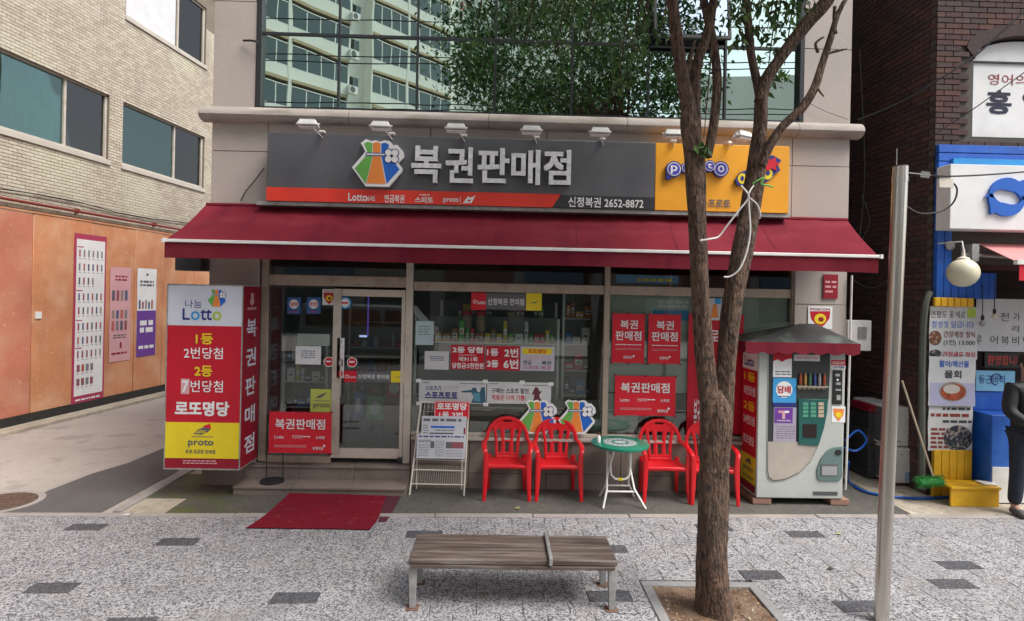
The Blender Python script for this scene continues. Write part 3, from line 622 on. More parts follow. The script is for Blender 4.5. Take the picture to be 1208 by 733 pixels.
q.m(M['red']).fprism(FG, [FG.px(*p) for p in ((899, 192), (904, 187), (908, 190), (913, 186), (913, 192), (918, 194), (913, 197), (914, 202), (908, 200), (903, 203))], .034, .045)
q.m(M['yellow']).fellipse(FG, *FG.px(874, 211.5), .05, .06, .037); q.m(M['navy']).fellipse(FG, *FG.px(874, 211.5), .02, .03, .039); q.m(M['yellow']).fellipse(FG, *FG.px(904, 206), .055, .065, .037); q.m(M['navy']).fellipse(FG, *FG.px(904, 205), .025, .03, .039)
q.m(M['green']).fprism(FG, [FG.px(*p) for p in ((889, 214), (900, 212), (896, 219), (890, 219))], .034, .04)
q.build('emblem', parent=S2)
q = MB(); q.ptext('토토·프로토', FG, 815, 235.5, 862, 244, M['ink'], d=.005, bold=.03); q.build('print', parent=S2)
# floodlights over the sign
def floodlight(px, py, label, tilt=0.0, first=[None]):
    a = V((XZ(px, py, 6.42)[0], 6.42, XZ(px, py, 6.42)[1]))
    if first[0] is None:
        t = thing('sign_floodlight', label, 'floodlight', a, 'floodlights above the shop sign')
        mb = MB().m(M['white_paint']); x, y, z = a
        mb.add([(x - .13, y - .05, z - .035), (x + .13, y - .05, z - .035), (x + .13, y + .10, z - .06), (x - .13, y + .10, z - .06), (x - .10, y - .03, z + .04), (x + .10, y - .03, z + .04), (x + .10, y + .07, z + .03), (x - .10, y + .07, z + .03)],
               [(0, 1, 2, 3), (4, 7, 6, 5), (0, 4, 5, 1), (1, 5, 6, 2), (2, 6, 7, 3), (3, 7, 4, 0)]); mb.build('lamp_body', parent=t, bevel=.01)
        fn = MB().m(M['white_paint'])
        for i in range(7): fn.box(x - .09 + i * .028, x - .084 + i * .028, y - .02, y + .06, z + .03, z + .055)
        fn.build('cooling_fins', parent=t)
        MB().m(M['white']).box(x - .11, x + .11, y - .03, y + .08, z - .066, z - .058).build('lens', parent=t)
        MB().m(M['white_paint']).box(x - .145, x + .145, y + .0, y + .02, z - .02, z - .0).build('bracket', parent=t)
        MB().m(M['white_paint']).tube([(x, y + .02, z - .01), (x + .05, y + .16, z - .06), (x + .09, y + .33, z - .11)], .008).build('arm', parent=t, smooth=True)
        MB().m(M['white_paint']).box(x + .05, x + .12, 6.705, 6.79, gz1 + .002, gz1 + .03).build('arm_base', parent=t, bevel=.005); first[0] = t; t.scale = (.86, .86, .74)
    else: dup(first[0], (a.x, a.y, first[0].location.z), label, rz=tilt)
for i, (px, py, o_) in enumerate(((363, 145, 'leftmost of the seven'), (449, 147.5, 'second from left, over the money bag'), (538, 149.5, 'third from left, over the silver letters'), (627, 152, 'fourth from left, middle of the row'), (708, 154.5, 'fifth from left over bare grey panel'), (795, 155, 'sixth, half hidden by the left tree stem'), (878, 158, 'rightmost, turned sideways beside tree stem'))):
    floodlight(px, py, 'white floodlight above the shop sign, ' + o_, .5 if i == 6 else 0)
# ================================================================== LEFT BRICK BUILDING AND HOARDING
ang = math.atan((672 - 589) / 700) - 0.0
ud = V((math.sin(ang), math.cos(ang), 0)); nd = V((math.cos(ang), -math.sin(ang), 0))
gp = G(33, 499, 0.02); gp.z = 0
FH = Fr(gp, ud, (0, 0, 1), nd)                 # hoarding face
FB = FH.off(-.16)                               # brick face
LB = thing('brick_apartment_house', 'pale beige brick building with teal sliding windows behind the orange hoarding', 'building', gp)
Hz = lambda x, y: FB.px(x, y)
# window openings (u0, z0, u1, z1) from the photograph
def quad_rect(ps):
    q = [Hz(*p) for p in ps]; return (min(q[0][0], q[1][0]), (q[2][1] + q[3][1]) / 2, max(q[2][0], q[3][0]), (q[0][1] + q[1][1]) / 2)
wA = (Hz(0, 100)[0] - 1.2, Hz(125, 189)[1], Hz(129, 140)[0], Hz(100, 93)[1])
wB = (Hz(145, 150)[0], (Hz(145, 193)[1] + Hz(239, 223)[1]) / 2, Hz(241, 190)[0], (Hz(147, 120)[1] + Hz(240, 160)[1]) / 2)
wC = (Hz(149, 20)[0], Hz(240, 76)[1], Hz(243.5, 45)[0], Hz(214, -14)[1])
wD = (Hz(0, 0)[0] - 1, wC[1] + .45, Hz(133, -20)[0], wC[3])
wA = (wA[0], wB[1], wA[2], wB[3])
wins = [wA, wB, wC, wD, (-6.8, wA[1], -3.9, wA[3]), (8.5, wA[1], 11, wA[3]), (8.0, wC[1], 10.5, wC[3])]
ua, ub, ztopB = -9.0, 22.0, 9.6
core = MB().m(flat('brick_mortar', (.20, .165, .13), .95))
# core wall around the openings, cut in horizontal strips
lv = sorted({0, ztopB} | {z for w_ in wins for z in (w_[1], w_[3])})
for z0, z1 in zip(lv[:-1], lv[1:]):
    op = sorted([(w_[0], w_[2]) for w_ in wins if w_[1] < (z0 + z1) / 2 < w_[3]]); u = ua
    for a, b in op + [(ub, ub)]:
        if a > u: core.fbox(FB, u, a, z0, z1, -.25, -.012)
        u = max(u, b)
core.fbox(FB, ua, ub, 0, ztopB, -9, -8.8); core.fbox(FB, ua, ua + .25, 0, ztopB, -8.8, -.25); core.fbox(FB, ub - .25, ub, 0, ztopB, -8.8, -.25)
core.build('wall', parent=LB)
MB().m(M['curb']).fbox(FB, ua - .1, ub + .1, ztopB, ztopB + .3, -9.1, .1).build('roof', parent=LB)
bm_ = [layered(layered(x_, .55, (.60, .575, .44), .54, .62, .55), 1.6, (.28, .245, .20), .58, .78, .6, stretch=(1, 1, .25)) for x_ in [pm('beige_brick_%d' % i, c, .85, var=.12, scale=30, bump=.2) for i, c in enumerate([(.49, .43, .345), (.52, .46, .37), (.47, .405, .325), (.54, .485, .40), (.44, .38, .30)])]]  # pale greenish noise paints glare patches into the brick; dark streaks are stains
br = MB(); bl, bh = .155, .056; j = 0; z = 2.45
while z < 8.6:
    u = -1.6 + (bl / 2 if j % 2 else 0) 
    while u < 14:
        segs = [(u, u + bl)]
        for w_ in wins:
            if w_[1] - .04 < z + bh / 2 < w_[3] + .0:
                ns = []
                for a, b in segs:
                    if b <= w_[0] or a >= w_[2]: ns.append((a, b)); continue
                    if a < w_[0]: ns.append((a, w_[0]))
                    if b > w_[2]: ns.append((w_[2], b))
                segs = ns
        for a, b in segs:
            if b - a > .03: br.m(R.choice(bm_)).fbox(FB, a + .004, b - .004, z + .0, z + bh - .010, -.014, R.uniform(-.003, .002))
        u += bl
    z += bh; j += 1
br.build('brick', parent=LB, kind='stuff')
M['wframe'] = flat('window_surround', (.50, .46, .40), .5)
curtain = layered(layered(pm('room_curtain', (.42, .50, .47), .8, var=.2, scale=2, stretch=(1, 1, .05)), 5, (.14, .20, .19), .48, .6, .8, stretch=(1, 1, .1)), 1.5, (.10, .15, .14), .5, .7, .7); curtain2 = layered(pm('room_blind', (.30, .27, .23), .8, var=.15, scale=2), 2, (.12, .11, .10), .45, .7, .8); darkroom = flat('dark_room', (.05, .055, .05), .9)
def lwin(w_, split, gm=('glass_teal', 'glass_grey'), sill=True):
    u0, z0, u1, z1 = w_; wn = MB().m(M['wframe']); t = .045
    for a, b, c_, d in ((u0, u1, z0, z0 + t), (u0, u1, z1 - t, z1), (u0, u0 + t, z0 + t, z1 - t), (u1 - t, u1, z0 + t, z1 - t)): wn.fbox(FB, a + .001, b - .001, c_ + .001, d - .001, -.14, -.05)
    wo = wn.build('window', parent=LB, bevel=.004, seg=1)
    us = u0 + (u1 - u0) * split
    MB().m(M[gm[0]]).fbox(FB, u0 + t, us - .02, z0 + t, z1 - t, -.115, -.108).build('pane', parent=wo)
    MB().m(M[gm[1]]).fbox(FB, us + .02, u1 - t, z0 + t, z1 - t, -.095, -.088).build('pane', parent=wo)
    MB().m(M['alu_light']).fbox(FB, us - .022, us + .022, z0 + t, z1 - t, -.13, -.075).build('sash_stile', parent=wo)
    MB().m(darkroom).fbox(FB, u0 - .1, u1 + .1, z0 - .1, z1 + .1, -.9, -.88).build('room_backdrop', parent=wo)
    if gm[0] == 'glass_teal':
        cu = MB().m(curtain); n_c = int((us - u0) / .03); vs_ = []
        for i_ in range(n_c + 1):
            for zz_ in (z0, z1): vs_.append(FB.w(u0 + (us - u0) * i_ / n_c, zz_, -.26 + .03 * math.sin(i_ * .9) + .02 * math.sin(i_ * .31)))
        cu.add(vs_, [(2 * i_, 2 * i_ + 2, 2 * i_ + 3, 2 * i_ + 1) for i_ in range(n_c)]); cu.build('curtain', parent=wo, smooth=True)
    bl_ = MB().m(curtain2).fbox(FB, us, u1, z0 + (z1 - z0) * .42, z1, -.3, -.29).build('blind', parent=wo)
    if sill: MB().m(M['wframe']).fbox(FB, u0 - .03, u1 + .03, z0 - .1, z0 - .004, -.1, .03).build('sill', parent=wo, bevel=.005, seg=1)
M['white_board'] = glass('milky_glass', (.6, .6, .6), .3, (.95, .97, 1))
lwin(wA, (Hz(82, 100)[0] - wA[0]) / (wA[2] - wA[0])); lwin(wB, (Hz(209, 190)[0] - wB[0]) / (wB[2] - wB[0])); lwin(wC, (Hz(214, 20)[0] - wC[0]) / (wC[2] - wC[0]), ('glass_teal', 'glass_grey')); lwin(wD, .6)
for w_ in wins[4:]: lwin(w_, .5)
MB().m(flat('white_blind', (.62, .62, .64), .6)).fbox(FB, wC[0] + .05, Hz(213, 20)[0] - .03, wC[1] + .05, wC[3] - .05, -.107, -.10).build('white_blind', parent=LB)
# red gas pipe
pz = [(-4, None), (0, None)]
za = FB.off(.06); q0 = za.px(0, 232); q1 = za.px(203, 269.5)
zz = (q0[1] + q1[1]) / 2
rp = MB().m(flat('red_pipe', (.20, .035, .03), .5)).tube([za.w(-6, zz, 0), za.w(16, zz - .02, 0)], .025, 10)
for u in range(-5, 16, 2): rp.fbox(za, u, u + .03, zz - .04, zz + .04, -.06, .03)
rp.build('gas_pipe', parent=LB, smooth=True)
MB().m(M['wire']).tube([FB.w(-4 + i, zz + .14 + .04 * math.sin(i * 1.7), .03) for i in range(20)], .01, 5).build('wall_cable', parent=LB)
# hoarding
HD = thing('hoarding', 'faded orange metal panel fence along the left side of the alley', 'fence', gp)
zh1 = (FH.px(0, 247)[1] + FH.px(238, 282)[1]) / 2; zh0 = .17
om = layered(layered(pm('orange_hoarding', (0.60, 0.25, 0.115), .6, var=.10, scale=1.2, bump=.15), 2.2, (0.70, 0.40, 0.24), .45, .72, .8), 28, (0.78, 0.62, 0.48), .66, .71, .8); layered(om, 2.5, (.42, .17, .085), .52, .75, .6, stretch=(1, 1, .25))
om2 = layered(layered(pm('red_orange_hoarding', (0.53, 0.19, 0.115), .6, var=.10, scale=1.2, bump=.15), 1.8, (0.62, 0.33, 0.21), .45, .75, .8), 25, (0.78, 0.6, 0.48), .66, .72, .8)
us = [-6, -4.4, -2.8, -1.2, FH.px(37, 380)[0], FH.px(107, 380)[0], FH.px(158, 380)[0], FH.px(191, 380)[0], FH.px(212, 330)[0], FH.px(230, 330)[0], FH.px(243, 330)[0] + .3]
while us[-1] < 14: us.append(us[-1] + 1.6)
for i, (a, b) in enumerate(zip(us[:-1], us[1:])):
    MB().m(om2 if i < 4 else om).fbox(FH, a + .006, b - .006, zh0, zh1 - R.uniform(0, .015), -.03, R.uniform(-.006, .004)).build('hoarding_panel', parent=HD, bevel=.006, seg=1, label='redder orange panel at the near end' if i < 4 else None)
    MB().m(om).fbox(FH, b - .02, b + .02, zh0, zh1 - .02, -.06, -.0315).build('post', parent=HD)
bb = FH.px(0, 505)
for a, b in ((-6, -.2), (-.19, 5), (5.01, 14)): MB().m(flat('black_base_board', (.03, .028, .026), .8)).fbox(FH, a, b, -.02, zh0 - .006, -.03, .035).build('base_board', parent=HD)
MB().m(om).fbox(FH, -6, 14, zh1 + .002, zh1 + .03, -.05, .012).build('top_rail', parent=HD)
gut = MB().m(M['curb'])
struct(MB().m(M['concrete_r']).fbox(FH, -6, 16, -.05, .035, .036, .36).build('hoarding_footing'))
swt = MB().m(M['white']).fbox(FH, FH.px(41, 370)[0], FH.px(48, 370)[0] , FH.px(44, 376)[1], FH.px(44, 368)[1], .006, .02).build('paper_tag'); tag(swt, 'small white paper tag on the orange hoarding left of the tall poster', 'tag')
# posters on the hoarding
def poster_frame(x0, x1, yt, yb, d=.009): 
    a0 = FH.px(x0, (yt + yb) / 2)[0]; a1 = FH.px(x1, (yt + yb) / 2)[0]; return a0, a1, FH.px((x0 + x1) / 2, yb)[1], FH.px((x0 + x1) / 2, yt)[1]
def curl(mb, a0, a1, z0, z1, mat, d0=.008, amp=.01, n=10):
    mb.m(mat); vs = []
    for s_ in (0, 1):
        for j in range(n + 1):
            for a in (a0, a1): vs.append(FH.w(a + .006 * math.sin(j * 1.3), z0 + (z1 - z0) * j / n, d0 - s_ * .002))
    fs = [(2 * j, 2 * j + 1, 2 * j + 3, 2 * j + 2) for j in range(n)] + [(2 * (n + 1) + 2 * j, 2 * (n + 1) + 2 * j + 1, 2 * (n + 1) + 2 * j + 3, 2 * (n + 1) + 2 * j + 2) for j in range(n)]
    return mb.add(vs, fs)
crim = flat('crimson_poster_border', (.42, .04, .10), .5)
a0, a1, z0, z1 = poster_frame(85.5, 123.5, 277, 473)
P1 = thing('product_poster', 'tall white poster with rows of small pictured goods and crimson borders', 'poster', FH.w(a0, z0, 0))
q = MB(); curl(q, a0, a1, z0, z1, crim); q.m(M['white']).fbox(FH, a0 + .05, a1 - .04, z0 + .13, z1 - .10, .009, .012); q.build('sheet', parent=P1)
q = MB(); H_ = z1 - z0; r_ = random.Random(5)
cols = [flat('print_tone_%d' % i, c, .6) for i, c in enumerate([(.10, .10, .14), (.28, .08, .10), (.30, .22, .20), (.08, .12, .22), (.45, .12, .10), (.2, .2, .22)])]
for row in range(10):
    zc = z1 - H_ * (.115 + row * .082 + (.012 if row > 2 else 0) + (.012 if row > 4 else 0)); ncol = 6 if row < 8 and row != 2 else 4
    for c_ in range(ncol):
        aa = a0 + .10 + (a1 - a0 - .17) * c_ / 5.6; hh = H_ * .042; q.m(r_.choice(cols)).fbox(FH, aa, aa + .035 + .03 * (row > 7), zc - hh / 2, zc + hh / 2, .0125, .0135); q.m(M['ink']).fbox(FH, aa, aa + .05, zc - hh * .8, zc - hh * .72, .0125, .013)
    if row in (0, 3, 5, 7): q.m(crim).fbox(FH, a0 + .06, a0 + .2, zc + H_ * .034, zc + H_ * .040, .0125, .0135)
q.scrib(FH, a0 + .08, z0 + .03, a1 - .08, z0 + .08, 1, M['white'], .0135, .6, 2); q.build('print', parent=P1, kind='stuff')
a0, a1, z0, z1 = poster_frame(129, 153.5, 315.5, 426)
P2 = thing('pink_poster', 'narrow pink poster with grey figures, between the tall poster and the purple one', 'poster', FH.w(a0, z0, 0))
q = MB(); curl(q, a0, a1, z0, z1, M['pink']); q.build('sheet', parent=P2); q = MB(); H_ = z1 - z0
for row, (t, n_, hh) in enumerate(((.30, 4, .11), (.50, 4, .09), (.62, 4, .10))):
    for c_ in range(n_): q.m(cols[(row * 2 + c_) % 6]).fbox(FH, a0 + .05 + (a1 - a0 - .1) * c_ / n_, a0 + .05 + (a1 - a0 - .1) * (c_ + .62) / n_, z1 - H_ * (t + hh / 2), z1 - H_ * (t - hh / 2), .009, .0105)
q.scrib(FH, a0 + .12, z1 - H_ * .15, a1 - .08, z1 - H_ * .08, 2, M['darkred'], .0105, .5, 4); q.scrib(FH, a0 + .1, z1 - H_ * .76, a1 - .1, z1 - H_ * .71, 2, M['ink'], .0105, .5, 5); q.m(M['darkred']).fbox(FH, (a0 + a1) / 2, (a0 + a1) / 2 + .05, z1 - H_ * .86, z1 - H_ * .8, .009, .0105); q.scrib(FH, a0 + .06, z1 - H_ * .93, a1 - .08, z1 - H_ * .90, 1, M['darkred'], .0105, .7, 6)
q.build('print', parent=P2, kind='stuff')
a0, a1, z0, z1 = poster_frame(161, 183.5, 317, 420)
P3 = thing('purple_poster', 'narrow poster with white upper half and purple lower half on the orange hoarding', 'poster', FH.w(a0, z0, 0)); H_ = z1 - z0
q = MB(); curl(q, a0, a1, z0, z1, M['white']); q.m(M['purple']).fbox(FH, a0 + .003, a1 - .003, z0, z0 + H_ * .52, .009, .0105); q.build('sheet', parent=P3); q = MB()
q.scrib(FH, a0 + .08, z1 - H_ * .21, a1 - .08, z1 - H_ * .13, 2, M['ink'], .0105, .6, 8); q.m(M['ink']).fellipse(FH, (a0 + a1) / 2, z1 - H_ * .07, .04, .025, .009, .0105)
for c_ in range(5): q.m(cols[c_]).fbox(FH, a0 + .05 + c_ * .09, a0 + .1 + c_ * .09, z1 - H_ * .46, z1 - H_ * (.36 + .02 * (c_ % 2)), .009, .0105)
q.scrib(FH, a0 + .09, z0 + H_ * .26, a1 - .09, z0 + H_ * .42, 2, M['white'], .012, .7, 9); q.scrib(FH, a0 + .06, z0 + H_ * .08, a1 - .06, z0 + H_ * .13, 1, M['white'], .012, .7, 10); q.build('print', parent=P3, kind='stuff')
mh = G(2, 597); MHo = thing('manhole_cover', 'round rusty manhole cover in the alley at the left edge', 'manhole cover', (mh.x, mh.y + .02, -.004))
MHo.location = (mh.x - .1, mh.y + .12, -.004); cx_, cy_ = MHo.location.x, MHo.location.y
MB().m(pm('rusty_iron', (.13, .085, .06), .8, .3, var=.3, scale=30)).lathe((cx_, cy_, -.02), [(.3, 0), (.3, .02), (.29, .022), (0, .022)], 32).build('cover', parent=MHo)
MB().m(M['curb']).lathe((cx_, cy_, -.02), [(.37, 0), (.37, .018), (.305, .018), (.305, 0)], 32).build('ring', parent=MHo)
rr = MB().m(pm('rusty_iron', (.13, .085, .06)))
for i in range(-3, 4): rr.box(cx_ - math.sqrt(.26 ** 2 - (i * .07) ** 2), cx_ + math.sqrt(.26 ** 2 - (i * .07) ** 2), cy_ + i * .07 - .012, cy_ + i * .07 + .012, 0, .006)
rr.build('tread_ribs', parent=MHo, kind='stuff')

# ================================================================== RIGHT BRICK BUILDING
YR = 6.9; FR = FY(YR)
xr0 = FR.px(1098, 350)[0]
RB = thing('restaurant_building', 'dark red-brown brick building with arched white window and blue boarded front', 'building', (xr0 + 2, YR, 0))
zr_top = 9.5
zb1, zb0 = XZ(1150, 171, YR)[1], 0
aw0 = FR.px(1148, 120)[0]; aw1 = aw0 + 1.25; az0 = XZ(1175, 163, YR)[1]; az1 = XZ(1150, 70, YR)[1]
mort = flat('dark_mortar', (.10, .09, .08), .95)
c = MB().m(mort)
Xe = xr0 + 5.5
c.box(xr0 + .012, aw0, YR + .012, YR + .3, 0, zr_top); c.box(aw1, Xe, YR + .012, YR + .3, 2.75, zr_top); c.box(aw0, aw1, YR + .013, YR + .3, az1 + .42, zr_top); c.box(aw0, aw1, YR + .013, YR + .3, 2.75, az0)
c.box(xr0 + .012, xr0 + .3, YR + .3, YR + 9, 0, zr_top); c.box(xr0 + .3, Xe, YR + 8.7, YR + 9, 0, zr_top); c.box(Xe - .3, Xe, YR + .3, YR + 8.7, 0, zr_top); c.box(xr0 + .3, Xe - .3, YR + .3, YR + 8.7, zr_top - .3, zr_top)
c.build('wall', parent=RB)
rb = [pm('brown_brick_%d' % i, c_, .85, var=.2, scale=30, bump=.3) for i, c_ in enumerate([(.08, .036, .03), (.066, .032, .029), (.10, .044, .035), (.052, .032, .03), (.07, .042, .039)])]
BL, BHt = .20, .066
bmeshes = [MB().m(m_).box(.005, BL - .005, -.012, .01, 0, BHt - .011).mesh('brick') for m_ in rb]
bhalf = [MB().m(m_).box(.005, BL / 2 - .005, -.012, .01, 0, BHt - .011).mesh('half_brick') for m_ in rb]
z = zb1 - .02; j = 0; far = MB()
def arch(a): 
    t = (a - (aw0 + aw1) / 2) / ((aw1 - aw0) / 2); return az1 + .26 * math.sqrt(max(0, 1 - t * t)) + .12
while z < 8:
    u = xr0 + (0 if j % 2 else .001)
    while u < Xe - .2:
        L1 = BL / 2 if (j % 2 and u < xr0 + .01) else BL
        inside = (u + L1 > aw0 - .03 and u < aw1 + .03 and az0 - .05 < z + .03 < arch(min(max((u + L1 / 2), aw0), aw1)) + .0)
        if not inside:
            q = R.randrange(5)
            if u < xr0 + 1.35 and z < 6.4: inst('brick', (bhalf if L1 < BL else bmeshes)[q], (u, YR + R.uniform(-.002, .002), z), RB)
            else: far.m(rb[q]).box(u + .005, u + L1 - .005, YR - .012, YR + .01, z, z + BHt - .011)
        u += L1
    z += BHt; j += 1
# side wall towards the gap
z = 0; j = 0
while z < 8.5:
    y = YR + .0 + (BL / 2 if j % 2 else .0)
    while y < YR + 8.4:
        far.m(R.choice(rb)).box(xr0 + R.uniform(-.004, .002), xr0 + .015, y + .005, y + BL - .005, z, z + BHt - .011); y += BL
    z += BHt; j += 1
far.build('brick', parent=RB, kind='stuff')
# arched window with white printed sheet
AW = thing('arched_window_sign', 'white arched window sheet with red and navy lettering on the brown brick wall', 'window sign', (aw0, YR, az0))
n_ = 16; pts = [(aw0 + .02, az0 + .02), (aw1 - .02, az0 + .02)] + [((aw0 + aw1) / 2 + (aw1 - aw0 - .04) / 2 * math.cos(math.pi * i / n_), az1 + .26 * math.sin(math.pi * i / n_)) for i in range(n_ + 1)]
MB().m(M['white']).fprism(FR, pts, -.09, -.08).build('white_sheet', parent=AW)
MB().m(M['darkframe']).fbox(FR, aw0 + .03, aw1 - .03, az1 - .012, az1 + .008, -.08, -.06).build('transom', parent=AW)
fm = MB().m(M['darkframe']); out = [((aw0 + aw1) / 2 + ((aw1 - aw0) / 2 + .0) * math.cos(math.pi * i / n_), az1 + .29 * math.sin(math.pi * i / n_)) for i in range(n_ + 1)]
fm.fbox(FR, aw0 - .015, aw0 + .02, az0, az1, -.1, -.03); fm.fbox(FR, aw1 - .02, aw1 + .015, az0, az1, -.1, -.03); fm.fbox(FR, aw0 - .015, aw1 + .015, az0 - .03, az0 + .015, -.1, -.02); fm.build('window_frame', parent=AW)
vs = []; ah = MB().m(rb[3])
for i in range(n_):
    (xa1, za1), (xb1, zb1_) = out[i], out[i + 1]; ah.fprism(FR, [(xa1, za1), (xb1, zb1_), (xb1 + (xb1 - (aw0 + aw1) / 2) * .16, zb1_ + .13), (xa1 + (xa1 - (aw0 + aw1) / 2) * .16, za1 + .13)], -.2, .02)
ah.build('brick_arch', parent=RB, kind='stuff')
q = MB(); q.ptext('영어의', FR, 1172, 85, 1218, 98, M['darkred'], d=-.076, bold=.0); nv_ = flat('ink_navy', (.010, .011, .04), .5); q.ptext('홍', FR, 1170, 104, 1200, 132.5, nv_, d=-.076, bold=.035); q.ptext('익', FR, 1213, 104, 1243, 132.5, nv_, d=-.076, bold=.035); q.build('print', parent=AW)
# blue boards
blue = layered(pm('blue_board_paint', (.012, .10, .46), .5, var=.12, scale=5), 4, (.05, .18, .55), .52, .75, .6)
FBd = FR.off(.07)
xb0 = FR.px(1099, 350)[0] - .0; xb1 = FBd.px(1123, 260)[0]
zt_ = XZ(1150, 171, YR - .07)[1]; zs_ = XZ(1150, 195, YR)[1]; nb = 3
for i in range(3):
    z0 = zt_ - (i + 1) * .10; MB().m(blue).fbox(FBd, xb0, Xe, z0 + .004, z0 + .096, -.06, 0).build('blue_board', parent=RB, bevel=.005, seg=1)
MB().m(flat('light_blue_trim', (.03, .25, .58), .4)).fbox(FBd, FBd.px(1122, 190)[0], Xe, zt_ - .30 + .005, zt_ - .17, .001, .04).build('light_blue_trim', parent=RB)
zbot = XZ(1110, 352, YR)[1]; z = zt_ - .305
zmid = XZ(1110, 272, YR)[1]
i = 0
while z > zmid:
    MB().m(blue).fbox(FBd, xb0, FBd.px(1121, 240)[0], z - .096, z, -.06, 0).build('blue_board', parent=RB, bevel=.005, seg=1); z -= .1; i += 1
x = xb0
while x < FBd.px(1168, 300)[0]:
    z0_ = zbot; zt2 = z if x < FBd.px(1122, 300)[0] else XZ(1140, 322, YR)[1]
    MB().m(blue).fbox(FBd, x + .002, x + .088, zbot, zt2, -.06, 0).build('blue_board', parent=RB, bevel=.005, seg=1); x += .09
knob = MB().m(M['galv']); cxk, czk = FBd.px(1119, 290); knob.lathe(FBd.w(cxk, czk, 0), [(.05, 0), (.055, .03), (.02, .045)], 14, axis=(0, -1, 0)); tag(knob.build('wall_bracket'), 'small round grey bracket on the blue boards left of the globe lamp', 'bracket')
# dark opening of the restaurant
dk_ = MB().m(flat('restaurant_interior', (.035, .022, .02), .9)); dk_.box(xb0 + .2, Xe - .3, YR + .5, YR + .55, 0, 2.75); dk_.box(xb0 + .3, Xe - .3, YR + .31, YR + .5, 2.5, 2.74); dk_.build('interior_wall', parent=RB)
MB().m(flat('brown_lintel', (.09, .035, .03), .7)).fbox(FR, xb0 + .35, Xe, XZ(1160, 318, YR)[1], XZ(1160, 281, YR)[1], -.2, -.05).build('lintel', parent=RB)
# signs
FS2 = FR.off(.30)
q0 = FS2.px(1121, 232); za1, za0 = XZ(1165, 194.5, YR - .3)[1], XZ(1165, 271, YR - .3)[1]
T_ = thing('fish_signboard', 'white signboard with two blue circling fish', 'sign', FS2.w(q0[0], za0, 0))
MB().m(M['white']).fbox(FS2, q0[0], q0[0] + 3.2, za0, za1, -.22, 0).build('sign_box', parent=T_, bevel=.006, seg=1)
def fish(cx, cz, s, a0_, name):
    pts = []; n1 = 14
    for i in range(n1 + 1):
        t = i / n1; th = a0_ + math.pi * 1.0 * t; r_ = s * (1.0 + .10 * math.sin(math.pi * t)); pts.append((cx + r_ * math.cos(th), cz + r_ * math.sin(th) * .95))
    inner = []
    for i in range(n1 + 1):
        t = 1 - i / n1; th = a0_ + math.pi * t; r_ = s * (.82 - .50 * math.sin(math.pi * min(1, t * 1.05)) ** .8 * (0.9 if t > .35 else .8)); inner.append((cx + r_ * math.cos(th), cz + r_ * math.sin(th) * .95))
    e_ = pts[-1]; ang_ = a0_ + math.pi
    tail = [(e_[0] + s * .30 * math.cos(ang_ + .9) , e_[1] + s * .30 * math.sin(ang_ + .9)), (e_[0] + s * .10 * math.cos(ang_ + 1.6), e_[1] + s * .16 * math.sin(ang_ + 1.6)), (e_[0] + s * .34 * math.cos(ang_ + 2.5), e_[1] + s * .34 * math.sin(ang_ + 2.5))]
    k = n1 // 3; fin_t = pts[k]; th = a0_ + math.pi * k / n1
    pts2 = pts[:k] + [(cx + s * 1.32 * math.cos(th + .1), cz + s * 1.3 * math.sin(th + .1))] + pts[k + 1:]
    MB().m(M['blue']).fprism(FS2, pts2 + tail + inner, 0, .03).build(name, parent=T_)
fcx, fcz = FS2.px(1186, 233); fish(fcx, fcz, .21, math.radians(-10), 'fish_emblem'); fish(fcx, fcz, .21, math.radians(170), 'fish_emblem')
# pink awning beside the lamp
pa0, pz0 = XZ(1158, 287, 6.75); pa1, pz1 = XZ(1200, 309, 6.2)
PA = thing('pink_awning', 'faded pink folding awning under the white fish sign', 'awning', (pa0, 6.75, pz0))
MB().m(pm('pink_awning_fabric', (.55, .22, .22), .8, var=.08, scale=3)).add([(pa0, 6.8, pz0 + .0), (pa0 + 3, 6.8, pz0 + .0), (pa1 + 3, 6.2, pz1), (pa1, 6.2, pz1), (pa0, 6.8, pz0 - .006), (pa0 + 3, 6.8, pz0 - .006), (pa1 + 3, 6.2, pz1 - .006), (pa1, 6.2, pz1 - .006)], [(0, 1, 2, 3), (4, 5, 6, 7), (0, 1, 5, 4), (1, 2, 6, 5), (2, 3, 7, 6), (3, 0, 4, 7)]).build('canopy', parent=PA)
MB().m(M['white_paint']).box(pa1 - .04, pa1 + 3, 6.15, 6.2, pz1 - .03, pz1 + .02).build('front_rail', parent=PA)
MB().m(M['red']).box(pa1 - .0, pa1 + 3, 6.17, 6.176, pz1 - .20, pz1 - .031).build('valance', parent=PA)
MB().m(M['galv']).tube([(pa0 - .22, 6.72, pz0 - .14), (pa0 + .35, 6.7, pz0 - .16)], .02).build('support_bar', parent=PA, smooth=True); MB().m(M['galv']).box(pa0 - .18, pa0 - .10, 6.66, 6.84, pz0 - .22, pz0 - .02).build('support_bracket', parent=PA)
